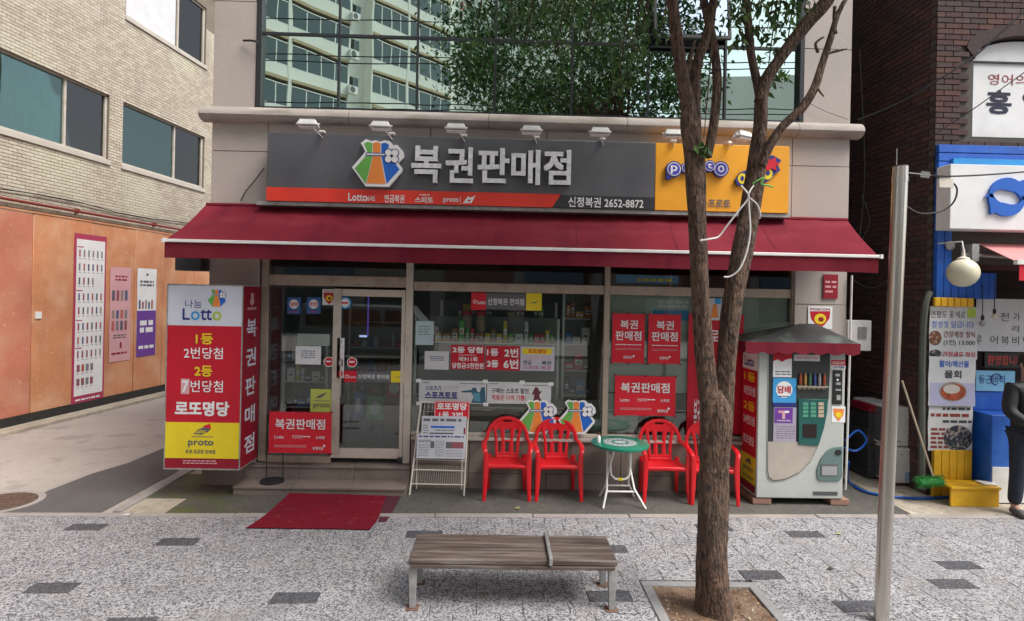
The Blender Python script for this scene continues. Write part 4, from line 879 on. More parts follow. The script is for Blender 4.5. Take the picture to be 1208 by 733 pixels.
# globe lamp
lx, lz = XZ(1136, 322, 6.45); lr = 17 * 6.45 / 700
GLB = thing('globe_lamp', 'cream white globe lamp hanging in front of the blue boards', 'lamp', (lx, 6.45, lz))
prof = [(.001, -lr)] + [(lr * math.sin(math.pi * i / 14), -lr * math.cos(math.pi * i / 14)) for i in range(1, 13)] + [(lr * .35, lr * .93)]
gm = pm('opal_globe', (.66, .62, .46), .25, var=.04, scale=4); MB().m(gm).lathe((lx, 6.45, lz), prof, 24).build('globe', parent=GLB, smooth=True)
MB().m(M['ivory']).lathe((lx, 6.45, lz + lr * .92), [(.062, 0), (.058, .02), (.02, .035), (.012, .12)], 16).build('cap', parent=GLB, smooth=True)
MB().m(M['white_paint']).tube([(lx, 6.45, lz + lr + .1), (lx, 6.47, lz + lr + .19), (lx, 6.83, lz + lr + .2)], .008).build('arm', parent=GLB, smooth=True)
# yellow slatted rail above the menus and the banners
ylw = layered(pm('yellow_board_paint', (.72, .40, .012), .5, var=.1, scale=6), 5, (.5, .26, .01), .55, .8, .6)
FM = FR.off(.1)
YRl = thing('yellow_slat_rail', 'yellow painted slats above the menu banners', 'slats', FM.w(FM.px(1100, 355)[0], FM.px(1120, 362)[1], 0))
a, b, c0_, c1_ = FM.px(1101, 356)[0], FM.px(1148, 356)[0], FM.px(1124, 362)[1], FM.px(1124, 351.5)[1]
for i in range(6): MB().m(ylw).fbox(FM, a + (b - a) * i / 6 + .004, a + (b - a) * (i + 1) / 6 - .004, c0_, c1_, -.02, .02).build('slat', parent=YRl, bevel=.008)
def banner(name, label, x0, y0, x1, y1, d=.09, cat='banner', base='white'):
    f = FR.off(d); a0, b0, a1, b1 = f.rect(x0, y0, x1, y1); t = thing(name, label, cat, f.w(a0, b0, 0))
    mb = MB().m(M[base]); n = 8; vs = []
    for s_ in (0, 1):
        for j in range(n + 1):
            for i in range(2): vs.append(f.w((a0, a1)[i] + .004 * math.sin(j * 1.1 + i), b0 + (b1 - b0) * j / n, -s_ * .003 + .0 * j))
    mb.add(vs, [(s_ * (2 * n + 2) + 2 * j, s_ * (2 * n + 2) + 2 * j + 1, s_ * (2 * n + 2) + 2 * j + 3, s_ * (2 * n + 2) + 2 * j + 2) for s_ in (0, 1) for j in range(n)]); mb.build('sheet', parent=t)
    return t, f
food = layered(layered(pm('food_photo', (.16, .05, .025), .6, var=.3, scale=20), 35, (.55, .42, .30), .55, .65, .8), 50, (.3, .22, .04), .58, .66, .8)
food2 = layered(layered(pm('dish_photo', (.03, .03, .05), .5, var=.3, scale=20), 30, (.45, .36, .33), .52, .62, .8), 22, (.10, .16, .10), .55, .66, .8)
menu = M['menu_white'] = flat('menu_white', (.60, .60, .60), .6)
t, f = banner('crab_menu_banner', 'topmost of the three menu banners, with a green square and round dish pictures', 1096.5, 362, 1153, 424, .08, base='menu_white')
q = MB(); inkd = flat('print_charcoal', (.06, .06, .07), .6); inkb = flat('print_brown', (.24, .045, .03), .6)
q.ptext('연평도 꽃게로', f, 1098, 367, 1139, 375.5, inkd, bold=.0); q.m(M['green2']).prect(f, 1141, 364, 1151, 375, .001, .003); q.ptext('정성껏 담급니다', f, 1099, 379, 1149, 387, M['blue'], bold=-.0)
q.ptext('간장게장 정식', f, 1113, 391, 1150, 398.5, inkb, bold=.01); q.ptext('(1인) 13,000', f, 1113, 401, 1150, 408.5, inkd, bold=.01); q.ptext('간장새우 정식', f, 1112, 415, 1150, 422.5, M['red'], bold=.01)
q.m(food).fellipse(f, *f.px(1103, 399), .075, .085, .003); q.m(food2).fellipse(f, *f.px(1103, 418), .075, .055, .003); q.build('print', parent=t)
t, f = banner('seafood_soup_banner', 'middle menu banner, pale lilac with a bowl of red soup under blue and black words', 1095.5, 421, 1150.5, 479, .11, base='menu_white')
q = MB(); q.m(flat('lilac_print', (.42, .42, .58), .6)).prect(f, 1097, 452, 1150, 478, .001, .002); q.ptext('활어/해산물', f, 1108, 425.5, 1143, 433.5, M['blue'], bold=.02); q.ptext('물회', f, 1114, 437, 1134, 446.5, inkd, bold=.03)
q.m(flat('bowl_rim', (.35, .3, .28), .4)).fellipse(f, *f.px(1124, 462), .165, .115, .004); q.m(pm('red_soup_photo', (.33, .07, .03), .5, var=.4, scale=30)).fellipse(f, *f.px(1124, 462.5), .15, .10, .006); q.m(flat('bowl_garnish', (.55, .5, .45), .5)).fellipse(f, *f.px(1122, 459), .10, .055, .008); q.build('print', parent=t)
t, f = banner('dish_menu_banner', 'lowest menu banner, with small text and a dark round plate of fish', 1095, 477, 1147, 532, .085, base='menu_white')
q = MB(); q.scrib(f, *f.rect(1112, 480, 1146, 485), 1, inkd, .003, .6, 31); q.scrib(f, *f.rect(1098, 487, 1146, 493), 1, inkb, .003, .6, 32); q.scrib(f, *f.rect(1112, 495, 1146, 500), 1, inkd, .003, .6, 33); q.scrib(f, *f.rect(1098, 504, 1120, 530), 5, inkb, .003, .55, 34)
q.m(food2).fellipse(f, *f.px(1130, 517), .17, .15, .004); q.build('print', parent=t)
t, f = banner('grey_menu_board', 'wide pale grey wall menu with spaced dark letters behind the hanging bulb', 1151, 353, 1225, 415, -.02, base='menu_white')
q = MB()
for s_, x0, y0, x1, y1 in (('전', 1180, 369, 1190, 379), ('가', 1195, 369, 1203, 379), ('리', 1194, 384, 1202, 392), ('루', 1151, 396, 1158, 406), ('어', 1168, 396, 1177, 406), ('복', 1181, 397, 1190, 407), ('비', 1194, 397, 1202, 407), ('빵', 1207, 397, 1216, 407)): q.ptext(s_, f, x0, y0, x1, y1, inkd, bold=.0)
q.build('print', parent=t)
t = thing('lit_text_display', 'dark display strip with dim red letters above the blue sticker', 'display', FR.w(0, 0, 0)); t.location = FR.w(FR.px(1166, 426)[0], FR.px(1166, 434)[1], 0)
MB().m(M['black']).prect(FR, 1165, 417, 1225, 434.5, -.08, -.04).build('display_case', parent=t); q = MB(); q.ptext('환영합니다', FR, 1168, 420, 1210, 431, emit('red_led', (.30, .03, .02), .25), d=-.036, bold=0); q.build('print', parent=t)
q = MB().m(flat('sea_blue_sticker', (.22, .50, .70), .4)); f = FR.off(.0); q.prect(f, 1153, 438, 1199, 462, -.05, -.02); q.ptext('둥근바다', f, 1156, 443, 1188, 453, M['navy'], d=-.014, bold=.0); q.m(M['navy'])
import itertools
ca, cb = f.px(1177, 448); q.fprism(f, [(ca + .07 * math.cos(t_), cb + .07 * math.sin(t_)) for t_ in [i * .4 for i in range(13)]] + [(ca + .06 * math.cos(t_), cb + .06 * math.sin(t_)) for t_ in [i * .4 for i in range(12, -1, -1)]], -.02, -.013)
tag(q.build('blue_sign'), 'light blue sign with navy script and ring above the blue cabinet', 'sign')
# hanging bulbs
for i, (px, py, r_, lab) in enumerate(((1173, 374, .03, 'clear round bulb on a black cord in front of the grey menu'), (1159, 382, .035, 'dark hanging lamp left of the clear bulb'))):
    x, z = XZ(px, py, 6.75); t = thing('hanging_bulb', lab, 'light bulb', (x, 6.75, z)); MB().m(gm if i == 0 else M['galv']).lathe((x, 6.75, z), [(.004, -r_), (r_ * .8, -r_ * .6), (r_, 0), (r_ * .7, r_ * .8), (r_ * .35, r_ * 1.3)], 14).build('bulb', parent=t, smooth=True)
    MB().m(M['black']).lathe((x, 6.75, z + r_ * 1.2), [(.016, 0), (.018, .045), (.006, .06)], 12).build('socket', parent=t); MB().m(M['black']).tube([(x, 6.75, z + .08), (x, 6.76, z + .45)], .005, 6).build('cord', parent=t)
# blue cabinet and white lower part
bx0, _ = XZ(1147, 560, 6.55); zt3 = XZ(1185, 463, 6.6)[1]
CB = thing('blue_cabinet', 'bright blue freezer cabinet with a white lower front beside the yellow step', 'cabinet', (bx0, 6.5, 0))
gcb = G(1168, 595); Yc = gcb.y
xc0 = gcb.x; 
MB().m(blue).box(xc0, xc0 + 2, Yc, Yc + .85, .01, XZ(1180, 490, Yc)[1]).build('cabinet_body', parent=CB, bevel=.01)
MB().m(M['white_paint']).box(xc0 + .01, xc0 + 2, Yc - .012, Yc - .001, .02, XZ(1180, 551, Yc)[1]).build('white_front', parent=CB, bevel=.004)
MB().m(blue).box(xc0 - .02, xc0 + 2, Yc + .3, Yc + .87, XZ(1180, 490, Yc)[1], XZ(1175, 462, Yc + .3)[1]).build('cabinet_hood', parent=CB, bevel=.01)
# yellow planked panel and step
gy = G(1098, 580); YS_ = thing('yellow_step', 'yellow painted plank panel and low step under the menu banners', 'step', (gy.x, gy.y, 0))
fy_ = FY(6.85); a0, a1 = fy_.px(1098, 550)[0], fy_.px(1143, 550)[0]; z1_ = fy_.px(1120, 530)[1]
for i in range(5): MB().m(ylw).box(a0 + (a1 - a0) * i / 5 + .003, a0 + (a1 - a0) * (i + 1) / 5 - .003, 6.80, 6.85, .0, z1_).build('plank', parent=YS_, bevel=.005)
zst_ = XZ(1120, 573, 6.55)[1]
for i in range(2): MB().m(ylw).box(a0 - .02, fy_.px(1152, 575)[0], 6.5 + i * .145, 6.5 + i * .145 + .14, zst_ - .03, zst_).build('plank', parent=YS_, bevel=.006)
MB().m(ylw).box(a0 - .01, fy_.px(1151, 575)[0], 6.52, 6.545, .006, zst_ - .031).build('step_front', parent=YS_, bevel=.005)
tag(MB().m(M['white_paint']).box(a1 - .05, a1 + .10, 6.56, 6.70, zst_ + .002, zst_ + .022).build('white_dish', bevel=.008), 'small white dish lying on the yellow step', 'dish')
# white outdoor units stacked in the gap
def acunit(px0, px1, pyt, pyb, Yf, z0, label, sticker):
    f = FY(Yf); a0, b0, a1, b1 = f.rect(px0, pyt, px1, pyb); b0 = z0; t = thing('outdoor_unit', label, 'air conditioner unit', (a0, Yf, z0), 'white outdoor units stacked in the gap')
    w_ = a1 - a0; MB().m(M['white_paint']).box(a0, a1, Yf, Yf + .75, b0, b1).build('casing', parent=t, bevel=.02)
    g = MB().m(M['ink'])
    n = 9
    for i in range(n): zz = b0 + .05 + (b1 - b0 - .1) * i / n; g.add([(a0 - .012, Yf + .05, zz), (a0 - .012, Yf + .72, zz), (a0 - .002, Yf + .72, zz + .03), (a0 - .002, Yf + .05, zz + .03)], [(0, 1, 2, 3)])
    g.box(a0 - .004, a0 - .001, Yf + .04, Yf + .73, b0 + .03, b1 - .03); g.build('side_grille', parent=t)
    MB().m(M['ink']).fbox(f, a0 + w_ * .3, a0 + w_ * .42, b0 + (b1 - b0) * (.12 if not sticker else .82), b0 + (b1 - b0) * (.14 if not sticker else .835), .001, .003).build('badge', parent=t)
    if sticker:
        q = MB().m(M['skyblue']).fbox(f, a1 - .19, a1 - .03, b0 + .03, b0 + .14, .001, .003); q.scrib(f, a1 - .18, b0 + .035, a1 - .035, b0 + .135, 4, M['white'], .004, .5, 3); q.build('energy_sticker', parent=t)
    return t, b1
gu = G(1057, 575); t, zt4 = acunit(1051, 1086, 529, 575, gu.y, .045, 'lower white outdoor unit with a blue sticker beside the steel pole', True)
acunit(1048, 1083.5, 480.5, 527, gu.y + .03, zt4 + .012, 'upper white outdoor unit stacked on the one with the blue sticker', False)
tag(MB().m(flat('brown_timber', (.16, .08, .05), .8)).box(gu.x - .02, gu.x + .5, gu.y + .05, gu.y + .12, .006, .044).build('support_timber', bevel=.004), 'brown timber block under the lower outdoor unit', 'timber')
# dark ribbed crates left of the units
ribm = flat('dark_grey_plastic', (.055, .055, .06), .5)
gc = G(1024, 566); 
crate0 = None; zc_ = .01
for i in range(4):
    lab = ('lowest', 'second from the bottom', 'third from the bottom', 'top')[i] + ' dark ribbed crate in the stack between vending machine and steel pole'
    if crate0 is None:
        crate0 = thing('dark_crate', lab, 'crate', (gc.x, gc.y, 0), 'dark crates stacked in the gap'); x, y = gc.x, gc.y
        mb = MB().m(ribm); 
        for (a, b, c_, d) in ((x, x + .30, y, y + .02), (x, x + .30, y + .58, y + .6), (x, x + .02, y + .02, y + .58), (x + .28, x + .3, y + .02, y + .58)): mb.box(a, b, c_, d, .0, .21)
        mb.box(x + .02, x + .28, y + .02, y + .58, 0, .02); mb.build('crate_body', parent=crate0, bevel=.004)
        for k_ in range(3): MB().m(ribm).box(x - .012, x + .312, y - .012, y + .612, .03 + k_ * .07, .05 + k_ * .07).build('rib', parent=crate0, bevel=.004)
        crate0.location.z = .01
    else: dup(crate0, (gc.x + R.uniform(-.01, .01), gc.y + R.uniform(0, .02), .01 + i * .214), lab)
rc = V((XZ(1040, 465, 6.6)[0], 6.6, .01 + 4 * .214)); 
fold = MB(); fold.m(M['darkred'])
for i in range(3): fold.box(gc.x - .02 + .01 * i, gc.x + .42 - .015 * i, gc.y - .02, gc.y + .4, rc.z + .003 + i * .03, rc.z + .03 + i * .03)
tag(fold.build('folded_red_cloth', bevel=.012), 'folded dark red cloth on top of the dark crates', 'cloth')
# broom, hoses, meter box, pipes in the gap
b0_ = V((XZ(1101, 563, 6.62)[0], 6.62, XZ(1101, 563, 6.62)[1])); b1_ = V((XZ(1064, 449, 6.75)[0], 6.75, XZ(1064, 449, 6.75)[1]))
BR = thing('broom', 'long wooden handled broom with a green brush head', 'broom', (b0_.x, b0_.y, .02))
MB().m(flat('broom_handle', (.42, .33, .24), .6)).tube([b0_, b1_], .011, 8).build('handle', parent=BR, smooth=True)
gb = MB().m(flat('green_bristles', (.02, .17, .03), .8)); c_ = b0_ + V((-.04, 0, -.05)); r2 = random.Random(3)
prof = [(.02, -.16), (.055, -.13), (.065, 0), (.055, .13), (.02, .16)]; gb.lathe(c_, prof, 14, axis=(1, 0, .12)); gb.v = [V((v_.x, v_.y, c_.z + (v_.z - c_.z) * .7)) for v_ in gb.v]; 
for i in range(420):
    t_ = r2.uniform(-.155, .155); th = r2.uniform(0, 6.28); p = c_ + V((t_, 0, t_ * .12)); dv = V((0, math.cos(th), math.sin(th))); o_ = V((.005, 0, 0)); gb.add([p + dv * .04 - o_, p + dv * .04 + o_, p + dv * .078 + V((r2.uniform(-.01, .01), 0, 0))], [(0, 1, 2)])
gb.build('brush_head', parent=BR)
def cable(name, label, pts, rad, mat, cat, sub=6, parent=None):
    P = [V(p) for p in pts]; out = []
    for i in range(len(P) - 1):
        p0, p1, p2, p3 = P[max(i - 1, 0)], P[i], P[i + 1], P[min(i + 2, len(P) - 1)]
        for k_ in range(sub):
            t = k_ / sub; out.append(.5 * ((2 * p1) + (p2 - p0) * t + (2 * p0 - 5 * p1 + 4 * p2 - p3) * t * t + (3 * p1 - p0 - 3 * p2 + p3) * t ** 3))
    out.append(P[-1]); o = MB().m(mat).tube(out, rad, 7).build(name, parent=parent, smooth=True)
    if label: tag(o, label, cat)
    return o
bluehose = flat('blue_hose', (.01, .09, .42), .4)
def gz(px, py, z=.025): p = G(px, py, z); return (p.x, p.y, z)
cable('hose', 'blue hose lying on the ground in front of the outdoor units', [gz(1001, 545, .3), gz(1000, 566), gz(1015, 578), gz(1045, 585), gz(1090, 588), gz(1145, 584)], .016, bluehose, 'hose')
cable('hose', 'bright blue hose coiled above ground behind the vending machine', [(XZ(x, y, 7.2)[0], 7.2, XZ(x, y, 7.2)[1]) for x, y in ((997, 520), (1012, 508), (1022, 520), (1010, 532), (996, 528))], .014, bluehose, 'hose')
bxm = XZ(1000, 378, 7.3)[0]
MBX = thing('meter_box', 'grey white meter box on the side wall just right of the shop', 'meter box', (bxm, 7.3, XZ(1010, 414, 7.3)[1]))
MB().m(M['white_paint']).prect(FY(7.3), 1000, 378, 1028, 414, -.12, 0).build('box', parent=MBX, bevel=.006); MB().m(M['galv']).prect(FY(7.3), 1012, 386, 1022, 400, .001, .012).build('window_plate', parent=MBX)
x1_, z1_ = XZ(1001, 325, 6.9); cable('conduit', 'thin white conduit running down the right corner of the shop', [(x1_ + .04, 6.9, z1_), (x1_ + .03, 6.9, .9), (x1_ + .03, 6.92, .05)], .012, M['white_paint'], 'pipe', 3)
cable('drain_pipe', 'dark vertical drain pipe in the gap right of the shop', [(XR + .14, 7.5, 9), (XR + .13, 7.5, 4), (XR + .12, 7.5, .02)], .045, flat('dark_pipe', (.06, .06, .05), .6), 'pipe', 3)
cable('drain_pipe', 'rusty red pipe bending into the brick side wall behind the steel pole', [(XZ(1066, 332, 7.4)[0], 7.4, XZ(1066, 332, 7.4)[1]), (XZ(1080, 334, 7.4)[0], 7.4, XZ(1080, 334, 7.4)[1]), (XZ(1083, 345, 7.4)[0], 7.4, XZ(1083, 345, 7.4)[1]), (XZ(1083, 500, 7.4)[0], 7.4, .3)], .03, flat('rust_pipe', (.2, .05, .035), .7), 'pipe', 4)
cable('drain_pipe', 'grey green bundled pipe beside the left edge of the menu banners', [(XZ(1097, 345, 6.86)[0], 6.86, XZ(1097, 345, 6.86)[1]), (XZ(1091, 365, 6.82)[0], 6.82, XZ(1091, 365, 6.82)[1]), (XZ(1088, 430, 6.82)[0], 6.82, XZ(1088, 430, 6.82)[1]), (XZ(1088, 560, 6.82)[0], 6.82, .1)], .035, flat('wrapped_pipe', (.10, .11, .09), .8), 'pipe', 4)
# back of the gap: a closing wall deep inside
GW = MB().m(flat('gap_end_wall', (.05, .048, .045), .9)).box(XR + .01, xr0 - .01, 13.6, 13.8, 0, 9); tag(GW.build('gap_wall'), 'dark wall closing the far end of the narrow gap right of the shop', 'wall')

# ================================================================== ACROSS THE ROAD (seen in the mirrored windows)
ox, oy = -13.4, 13.88 - 44
FO = Fr((ox, oy, 0), (.67, -.742, 0), (0, 0, 1), (.742, .67, 0))
AP = thing('apartment_block', 'tall cream apartment block across the road mirrored in the green windows', 'apartment building', (ox, oy, 0))
cream = pm('cream_render', (.74, .74, .68), .85, var=.05, scale=.6); ochre = pm('ochre_band', (.42, .34, .22), .8, var=.06, scale=1)
c = MB().m(cream); c.fbox(FO, -24, 14.6, 0, 42, -14, -1.0); c.build('wall', parent=AP)
fl = 2.85; dg = glass('balcony_glass', (.16, .18, .17), .16, (.6, .7, .7))
bays = []
u = -23.5; k_ = 0
while u < 12:
    ty = k_ % 3; w_ = (4.6, 1.8, 3.4)[ty]; bays.append((u, u + w_, ty)); u += w_ + .25; k_ += 1
wmesh = {}
for ty, w_ in ((0, 4.6), (2, 3.4)):
    F0 = Fr((0, 0, 0), FO.u, FO.v, FO.n)
    mb = MB().m(M['white_paint']); 
    for i in range(5): mb.fbox(F0, w_ * i / 4 - .04 + (.05 if i == 0 else 0), w_ * i / 4 + .04, 1.1, 2.55, -.1, -.02)
    mb.fbox(F0, 0, w_, 1.04, 1.1, -.1, -.0); mb.fbox(F0, 0, w_, 2.55, 2.62, -.1, 0)
    mb.m(dg).fbox(F0, .03, w_ - .03, 1.1, 2.55, -.07, -.05); mb.m(darkroom).fbox(F0, .03, w_ - .03, 1.1, 2.55, -.5, -.48); wmesh[ty] = mb.mesh('window')
    b2 = MB().m(ochre).fbox(F0, 0, w_, .0, .22, -.98, .06); b2.m(cream).fbox(F0, 0, w_, .22, 1.03, -.15, 0); wmesh[('b', ty)] = b2.mesh('balcony')
F0 = Fr((0, 0, 0), FO.u, FO.v, FO.n); mb = MB().m(M['white_paint']).fbox(F0, .4, 1.4, 1.0, 2.3, -.98, -.93); mb.m(darkroom).fbox(F0, .47, .88, 1.07, 2.23, -.93, -.92); mb.m(dg).fbox(F0, .92, 1.33, 1.07, 2.23, -.93, -.92); wmesh[1] = mb.mesh('window')
mb = MB().m(M['white_paint']).fbox(F0, 0, .8, 0, .6, 0, .35); mb.m(M['ink']).fellipse(F0, .3, .3, .24, .24, .352, n=14); acm = mb.mesh('condenser')
for j in range(3, 14):
    for (a, b, ty) in bays:
        p = FO.w(a, j * fl, 0); inst('window', wmesh[ty], p, AP)
        if ty != 1: inst('balcony', wmesh[('b', ty)], p, AP)
        elif (j + int(a)) % 2 or True:
            inst('condenser', acm, FO.w(a - .5 - .4 + .6, j * fl + .35, .02), AP)
pw = MB().m(cream)
for (a, b, ty) in bays:
    if ty != 1: pw.fbox(FO, a - .13, a - .003, 8, 42, -1, .02); pw.fbox(FO, b + .003, b + .13, 8, 42, -1, .02)
pw.build('fin_wall', parent=AP)
# second block with the sign
FO2 = Fr((-12, -70, 0), (1, -.1, 0), (0, 0, 1), (.1, 1, 0))
A2 = thing('sign_apartment_block', 'pale apartment block with large PARK lettering mirrored beside the tree', 'apartment building', (-12, -70, 0))
MB().m(pm('pale_render', (.78, .78, .72), .85, var=.04, scale=.5)).fbox(FO2, 0, 30, 0, 50, -12, 0).build('wall', parent=A2)
lz_ = 2.25 + 332 * 84 / 700
q = MB(); q.text('PARK', FO2, 7.3, lz_ - 1, 13.0, lz_ + 1.1, M['ink'], d=.05, bold=.02); q.build('lettering', parent=A2); q = MB(); q.text("I'", FO2, 5.8, lz_ - 1, 6.8, lz_ + 2, M['red'], d=.05, bold=.04); q.build('lettering', parent=A2)
w2 = MB().m(M['white_paint']).fbox(Fr((0, 0, 0), FO2.u, FO2.v, FO2.n), 0, 2.4, 0, 1.5, 0, .08); w2.m(dg).fbox(Fr((0, 0, 0), FO2.u, FO2.v, FO2.n), .1, 2.3, .1, 1.4, .081, .09); w2 = w2.mesh('window')
for j in range(2, 12):
    for i in range(3): inst('window', w2, FO2.w(1 + i * 1.9 + (18 if i == 2 else 0), j * 2.9, 0), A2)
A4 = thing('low_white_house', 'lower white building across the road mirrored at the right of the windows', 'building', (22, -34, 0))
FO4 = Fr((16, -34, 0), (1, .1, 0), (0, 0, 1), (-.1, 1, 0)); MB().m(cream).fbox(FO4, 0, 26, 0, 20.5, -10, 0).build('wall', parent=A4)
for j in range(1, 6):
    for i in range(7): inst('window', wmesh[2], FO4.w(.8 + i * 3.7, j * 3.1, .1), A4)
A5 = thing('shop_row', 'low shop row across the road facing the lottery shop', 'building', (0, -18, 0))
FO5 = Fr((-30, -19, 0), (1, 0, 0), (0, 0, 1), (0, 1, 0)); MB().m(pm('grey_shop_render', (.20, .19, .18), .85, var=.1, scale=.5)).fbox(FO5, 0, 62, -.16, 5.2, -8, 0).build('wall', parent=A5)
for i in range(14):
    MB().m(darkroom).fbox(FO5, .6 + i * 4.4, 4.2 + i * 4.4, .1, 2.5, .0, .03).build('shop_window', parent=A5); MB().m(flat('fascia_tone_%d' % (i % 3), ((.10, .04, .035), (.05, .08, .12), (.16, .15, .13))[i % 3], .6)).fbox(FO5, .6 + i * 4.4, 4.4 + i * 4.4, 2.9, 3.8, 0, .15).build('shop_fascia', parent=A5)
sheet('far_pavement', [(-60, -19), (60, -19), (60, -9), (-60, -9)], -.02, M['curb'], thick=.12)
# ================================================================== RED CHAIRS
def arcpts(f, n): return [f(i / (n - 1)) for i in range(n)]
def chair_proto(loc, label):
    t = thing('plastic_chair', label, 'chair', loc, 'red plastic chairs under the shop window'); L0 = V(loc); rp = M['redplastic']
    # seat: dished sheet, front lip
    nx, ny = 10, 8; vs = []
    for s_ in (0, 1):
        for j in range(ny + 1):
            for i in range(nx + 1):
                u, v = i / nx * 2 - 1, j / ny; hw = .215 - .03 * v; x = u * hw; y = -.22 + .42 * v
                z = .415 - .02 * v - .012 * (1 - u * u) * math.sin(math.pi * v) - (.02 * max(0, .12 - v) / .12) - s_ * .006 + .012 * abs(u) ** 6
                vs.append(L0 + V((x, y, z)))
    W = nx + 1; N = W * (ny + 1); fs = []
    for s_ in (0, 1): fs += [(s_ * N + j * W + i, s_ * N + j * W + i + 1, s_ * N + (j + 1) * W + i + 1, s_ * N + (j + 1) * W + i) for j in range(ny) for i in range(nx)]
    for i in range(nx): fs += [(i, i + 1, N + i + 1, N + i), (ny * W + i, ny * W + i + 1, N + ny * W + i + 1, N + ny * W + i)]
    for j in range(ny): fs += [(j * W, (j + 1) * W, N + (j + 1) * W, N + j * W), (j * W + nx, (j + 1) * W + nx, N + (j + 1) * W + nx, N + j * W + nx)]
    sm = MB().m(rp).add(vs, fs)
    sm.tube([L0 + V((-.225, -.225, .385)), L0 + V((0, -.235, .392)), L0 + V((.225, -.225, .385))], .022, 8, flat=.45, up=(0, -1, 0)); sm.build('seat', parent=t, smooth=True)
    # backrest: curved sheet with arch outline, fan of slats and a hand hole
    yb = lambda z, x=0: .185 + (z - .40) * .16 - .10 * x * x * 4
    bk = MB().m(rp)
    def strip(p, w, th=.012):
        bk.tube([L0 + V((x, yb(z, x), z)) for x, z in p], w, 8, flat=th / max(w if isinstance(w, (int, float)) else max(w), 1e-3), up=(0, -1, .16))
    arch = [(-.245, .62), (-.235, .70), (-.20, .775), (-.145, .83), (-.075, .862), (0, .872), (.075, .862), (.145, .83), (.20, .775), (.235, .70), (.245, .62)]
    strip(arch, .022)
    # solid crown between the arch and the slats, left with a hand hole
    def gx(u, v):   # v 0 bottom .. 1 top
        x = u * .212; ax_ = abs(x); T_ = [(0, .872), (.075, .862), (.145, .83), (.20, .775), (.235, .70)]; zt = next(z0_ + (z1_ - z0_) * (ax_ - x0_) / (x1_ - x0_) for (x0_, z0_), (x1_, z1_) in zip(T_[:-1], T_[1:]) if ax_ <= x1_); z0 = .738 + max(0, ax_ - .12) * .25; return x, z0 + max(0, zt - z0) * v
    n, k = 16, 6; idx = {}; vs = []
    for s_ in (0, 1):
        for j in range(k + 1):
            for i in range(n + 1):
                x, z = gx(i / n * 2 - 1, j / k); idx[s_, j, i] = len(vs); vs.append(L0 + V((x, yb(z, x) - s_ * .008 + .004, z)))
    fs = []
    for j in range(k):
        for i in range(n):
            if j in (4,) and 6 <= i <= 9: 
                continue
            for s_ in (0, 1): fs.append((idx[s_, j, i], idx[s_, j, i + 1], idx[s_, j + 1, i + 1], idx[s_, j + 1, i]))
    bk.add(vs, fs)
    for p in ([(-.165, .77), (-.148, .70), (-.132, .60), (-.122, .40)], [(.165, .77), (.148, .70), (.132, .60), (.122, .40)]): strip(p, [.030, .020, .018, .022])
    for sx in (-1, 1):
        strip([(sx * .066, .76), (sx * .060, .70), (sx * .052, .60), (sx * .050, .50), (sx * .052, .40)], [.034, .026, .024, .026, .034])
    strip([(-.13, .445), (0, .45), (.13, .445)], .022); strip([(-.125, .41), (0, .41), (.125, .41)], .03)
    strip([(-.05, .60), (.05, .60)], .012)
    bk.build('backrest', parent=t, smooth=True)
    t.scale = (.95, .80, .95)
    for sx in (-1, 1):
        MB().m(rp).tube([L0 + V(p) for p in ((sx * .245, yb(.62, .245), .64), (sx * .268, .08, .625), (sx * .278, -.04, .61), (sx * .272, -.15, .60), (sx * .262, -.215, .575), (sx * .252, -.235, .53))], [.022, .027, .03, .03, .027, .024], 8, flat=.42, up=(0, 0, 1)).build('armrest', parent=t, smooth=True)
        MB().m(rp).tube([L0 + V(p) for p in ((sx * .252, -.232, .56), (sx * .246, -.228, .42), (sx * .252, -.24, .22), (sx * .262, -.262, .0))], [.026, .034, .028, .019], 8, flat=.55, up=(0, -1, 0)).build('leg', parent=t, smooth=True)
        MB().m(rp).tube([L0 + V(p) for p in ((sx * .215, .20, .44), (sx * .215, .205, .30), (sx * .222, .225, .0))], [.03, .028, .018], 8, flat=.55, up=(0, 1, 0)).build('leg', parent=t, smooth=True)
        MB().m(rp).tube([L0 + V((sx * .218, -.2, .40)), L0 + V((sx * .205, .19, .39))], .024, 6, flat=.5, up=(0, 0, 1)).build('seat_rail', parent=t, smooth=True)
    return t
def chx(px): return XZ(px, 560, 6.6)[0]
ch = chair_proto((chx(598), 6.715, .004), 'red plastic armchair next to the newspaper rack, leftmost of the four')
dup(ch, (chx(658.5), 6.72, .004), 'red plastic armchair left of the round green table, touching the leftmost chair', .02)
dup(ch, (chx(785), 6.715, .004), 'red plastic armchair just right of the round green table', -.03)
dup(ch, (chx(840), 6.66, .004), 'red plastic armchair half hidden behind the tree trunk', -.06)
# ================================================================== ROUND TABLE
tx_, tz_ = XZ(732, 521, 6.5); ty_ = 6.52; tr = .315
T = thing('round_table', 'small round green table with white folding metal legs between the red chairs', 'table', (tx_, ty_, 0))
tz_ = XZ(732, 522, 6.52)[1]
MB().m(M['greenplastic']).lathe((tx_, ty_, tz_), [(tr * .96, -.034), (tr, -.028), (tr + .004, -.012), (tr, -.002), (tr * .985, .0), (.01, 0)], 48).build('tabletop', parent=T, smooth=True)
FT = Fr((tx_, ty_, tz_ + .001), (1, 0, 0), (0, 1, 0), (0, 0, 1)); q = MB()
def ring(mb, fr, r0, r1, d, sy=1.0, n=40): 
    P = [(math.cos(2 * math.pi * i / n), math.sin(2 * math.pi * i / n)) for i in range(n)]
    vs = [fr.w(x * r0, y * r0 * sy, d) for x, y in P] + [fr.w(x * r1, y * r1 * sy, d) for x, y in P]; mb.add(vs, [(i, (i + 1) % n, n + (i + 1) % n, n + i) for i in range(n)])
lgrey = flat('table_print_grey', (.42, .44, .46), .5)
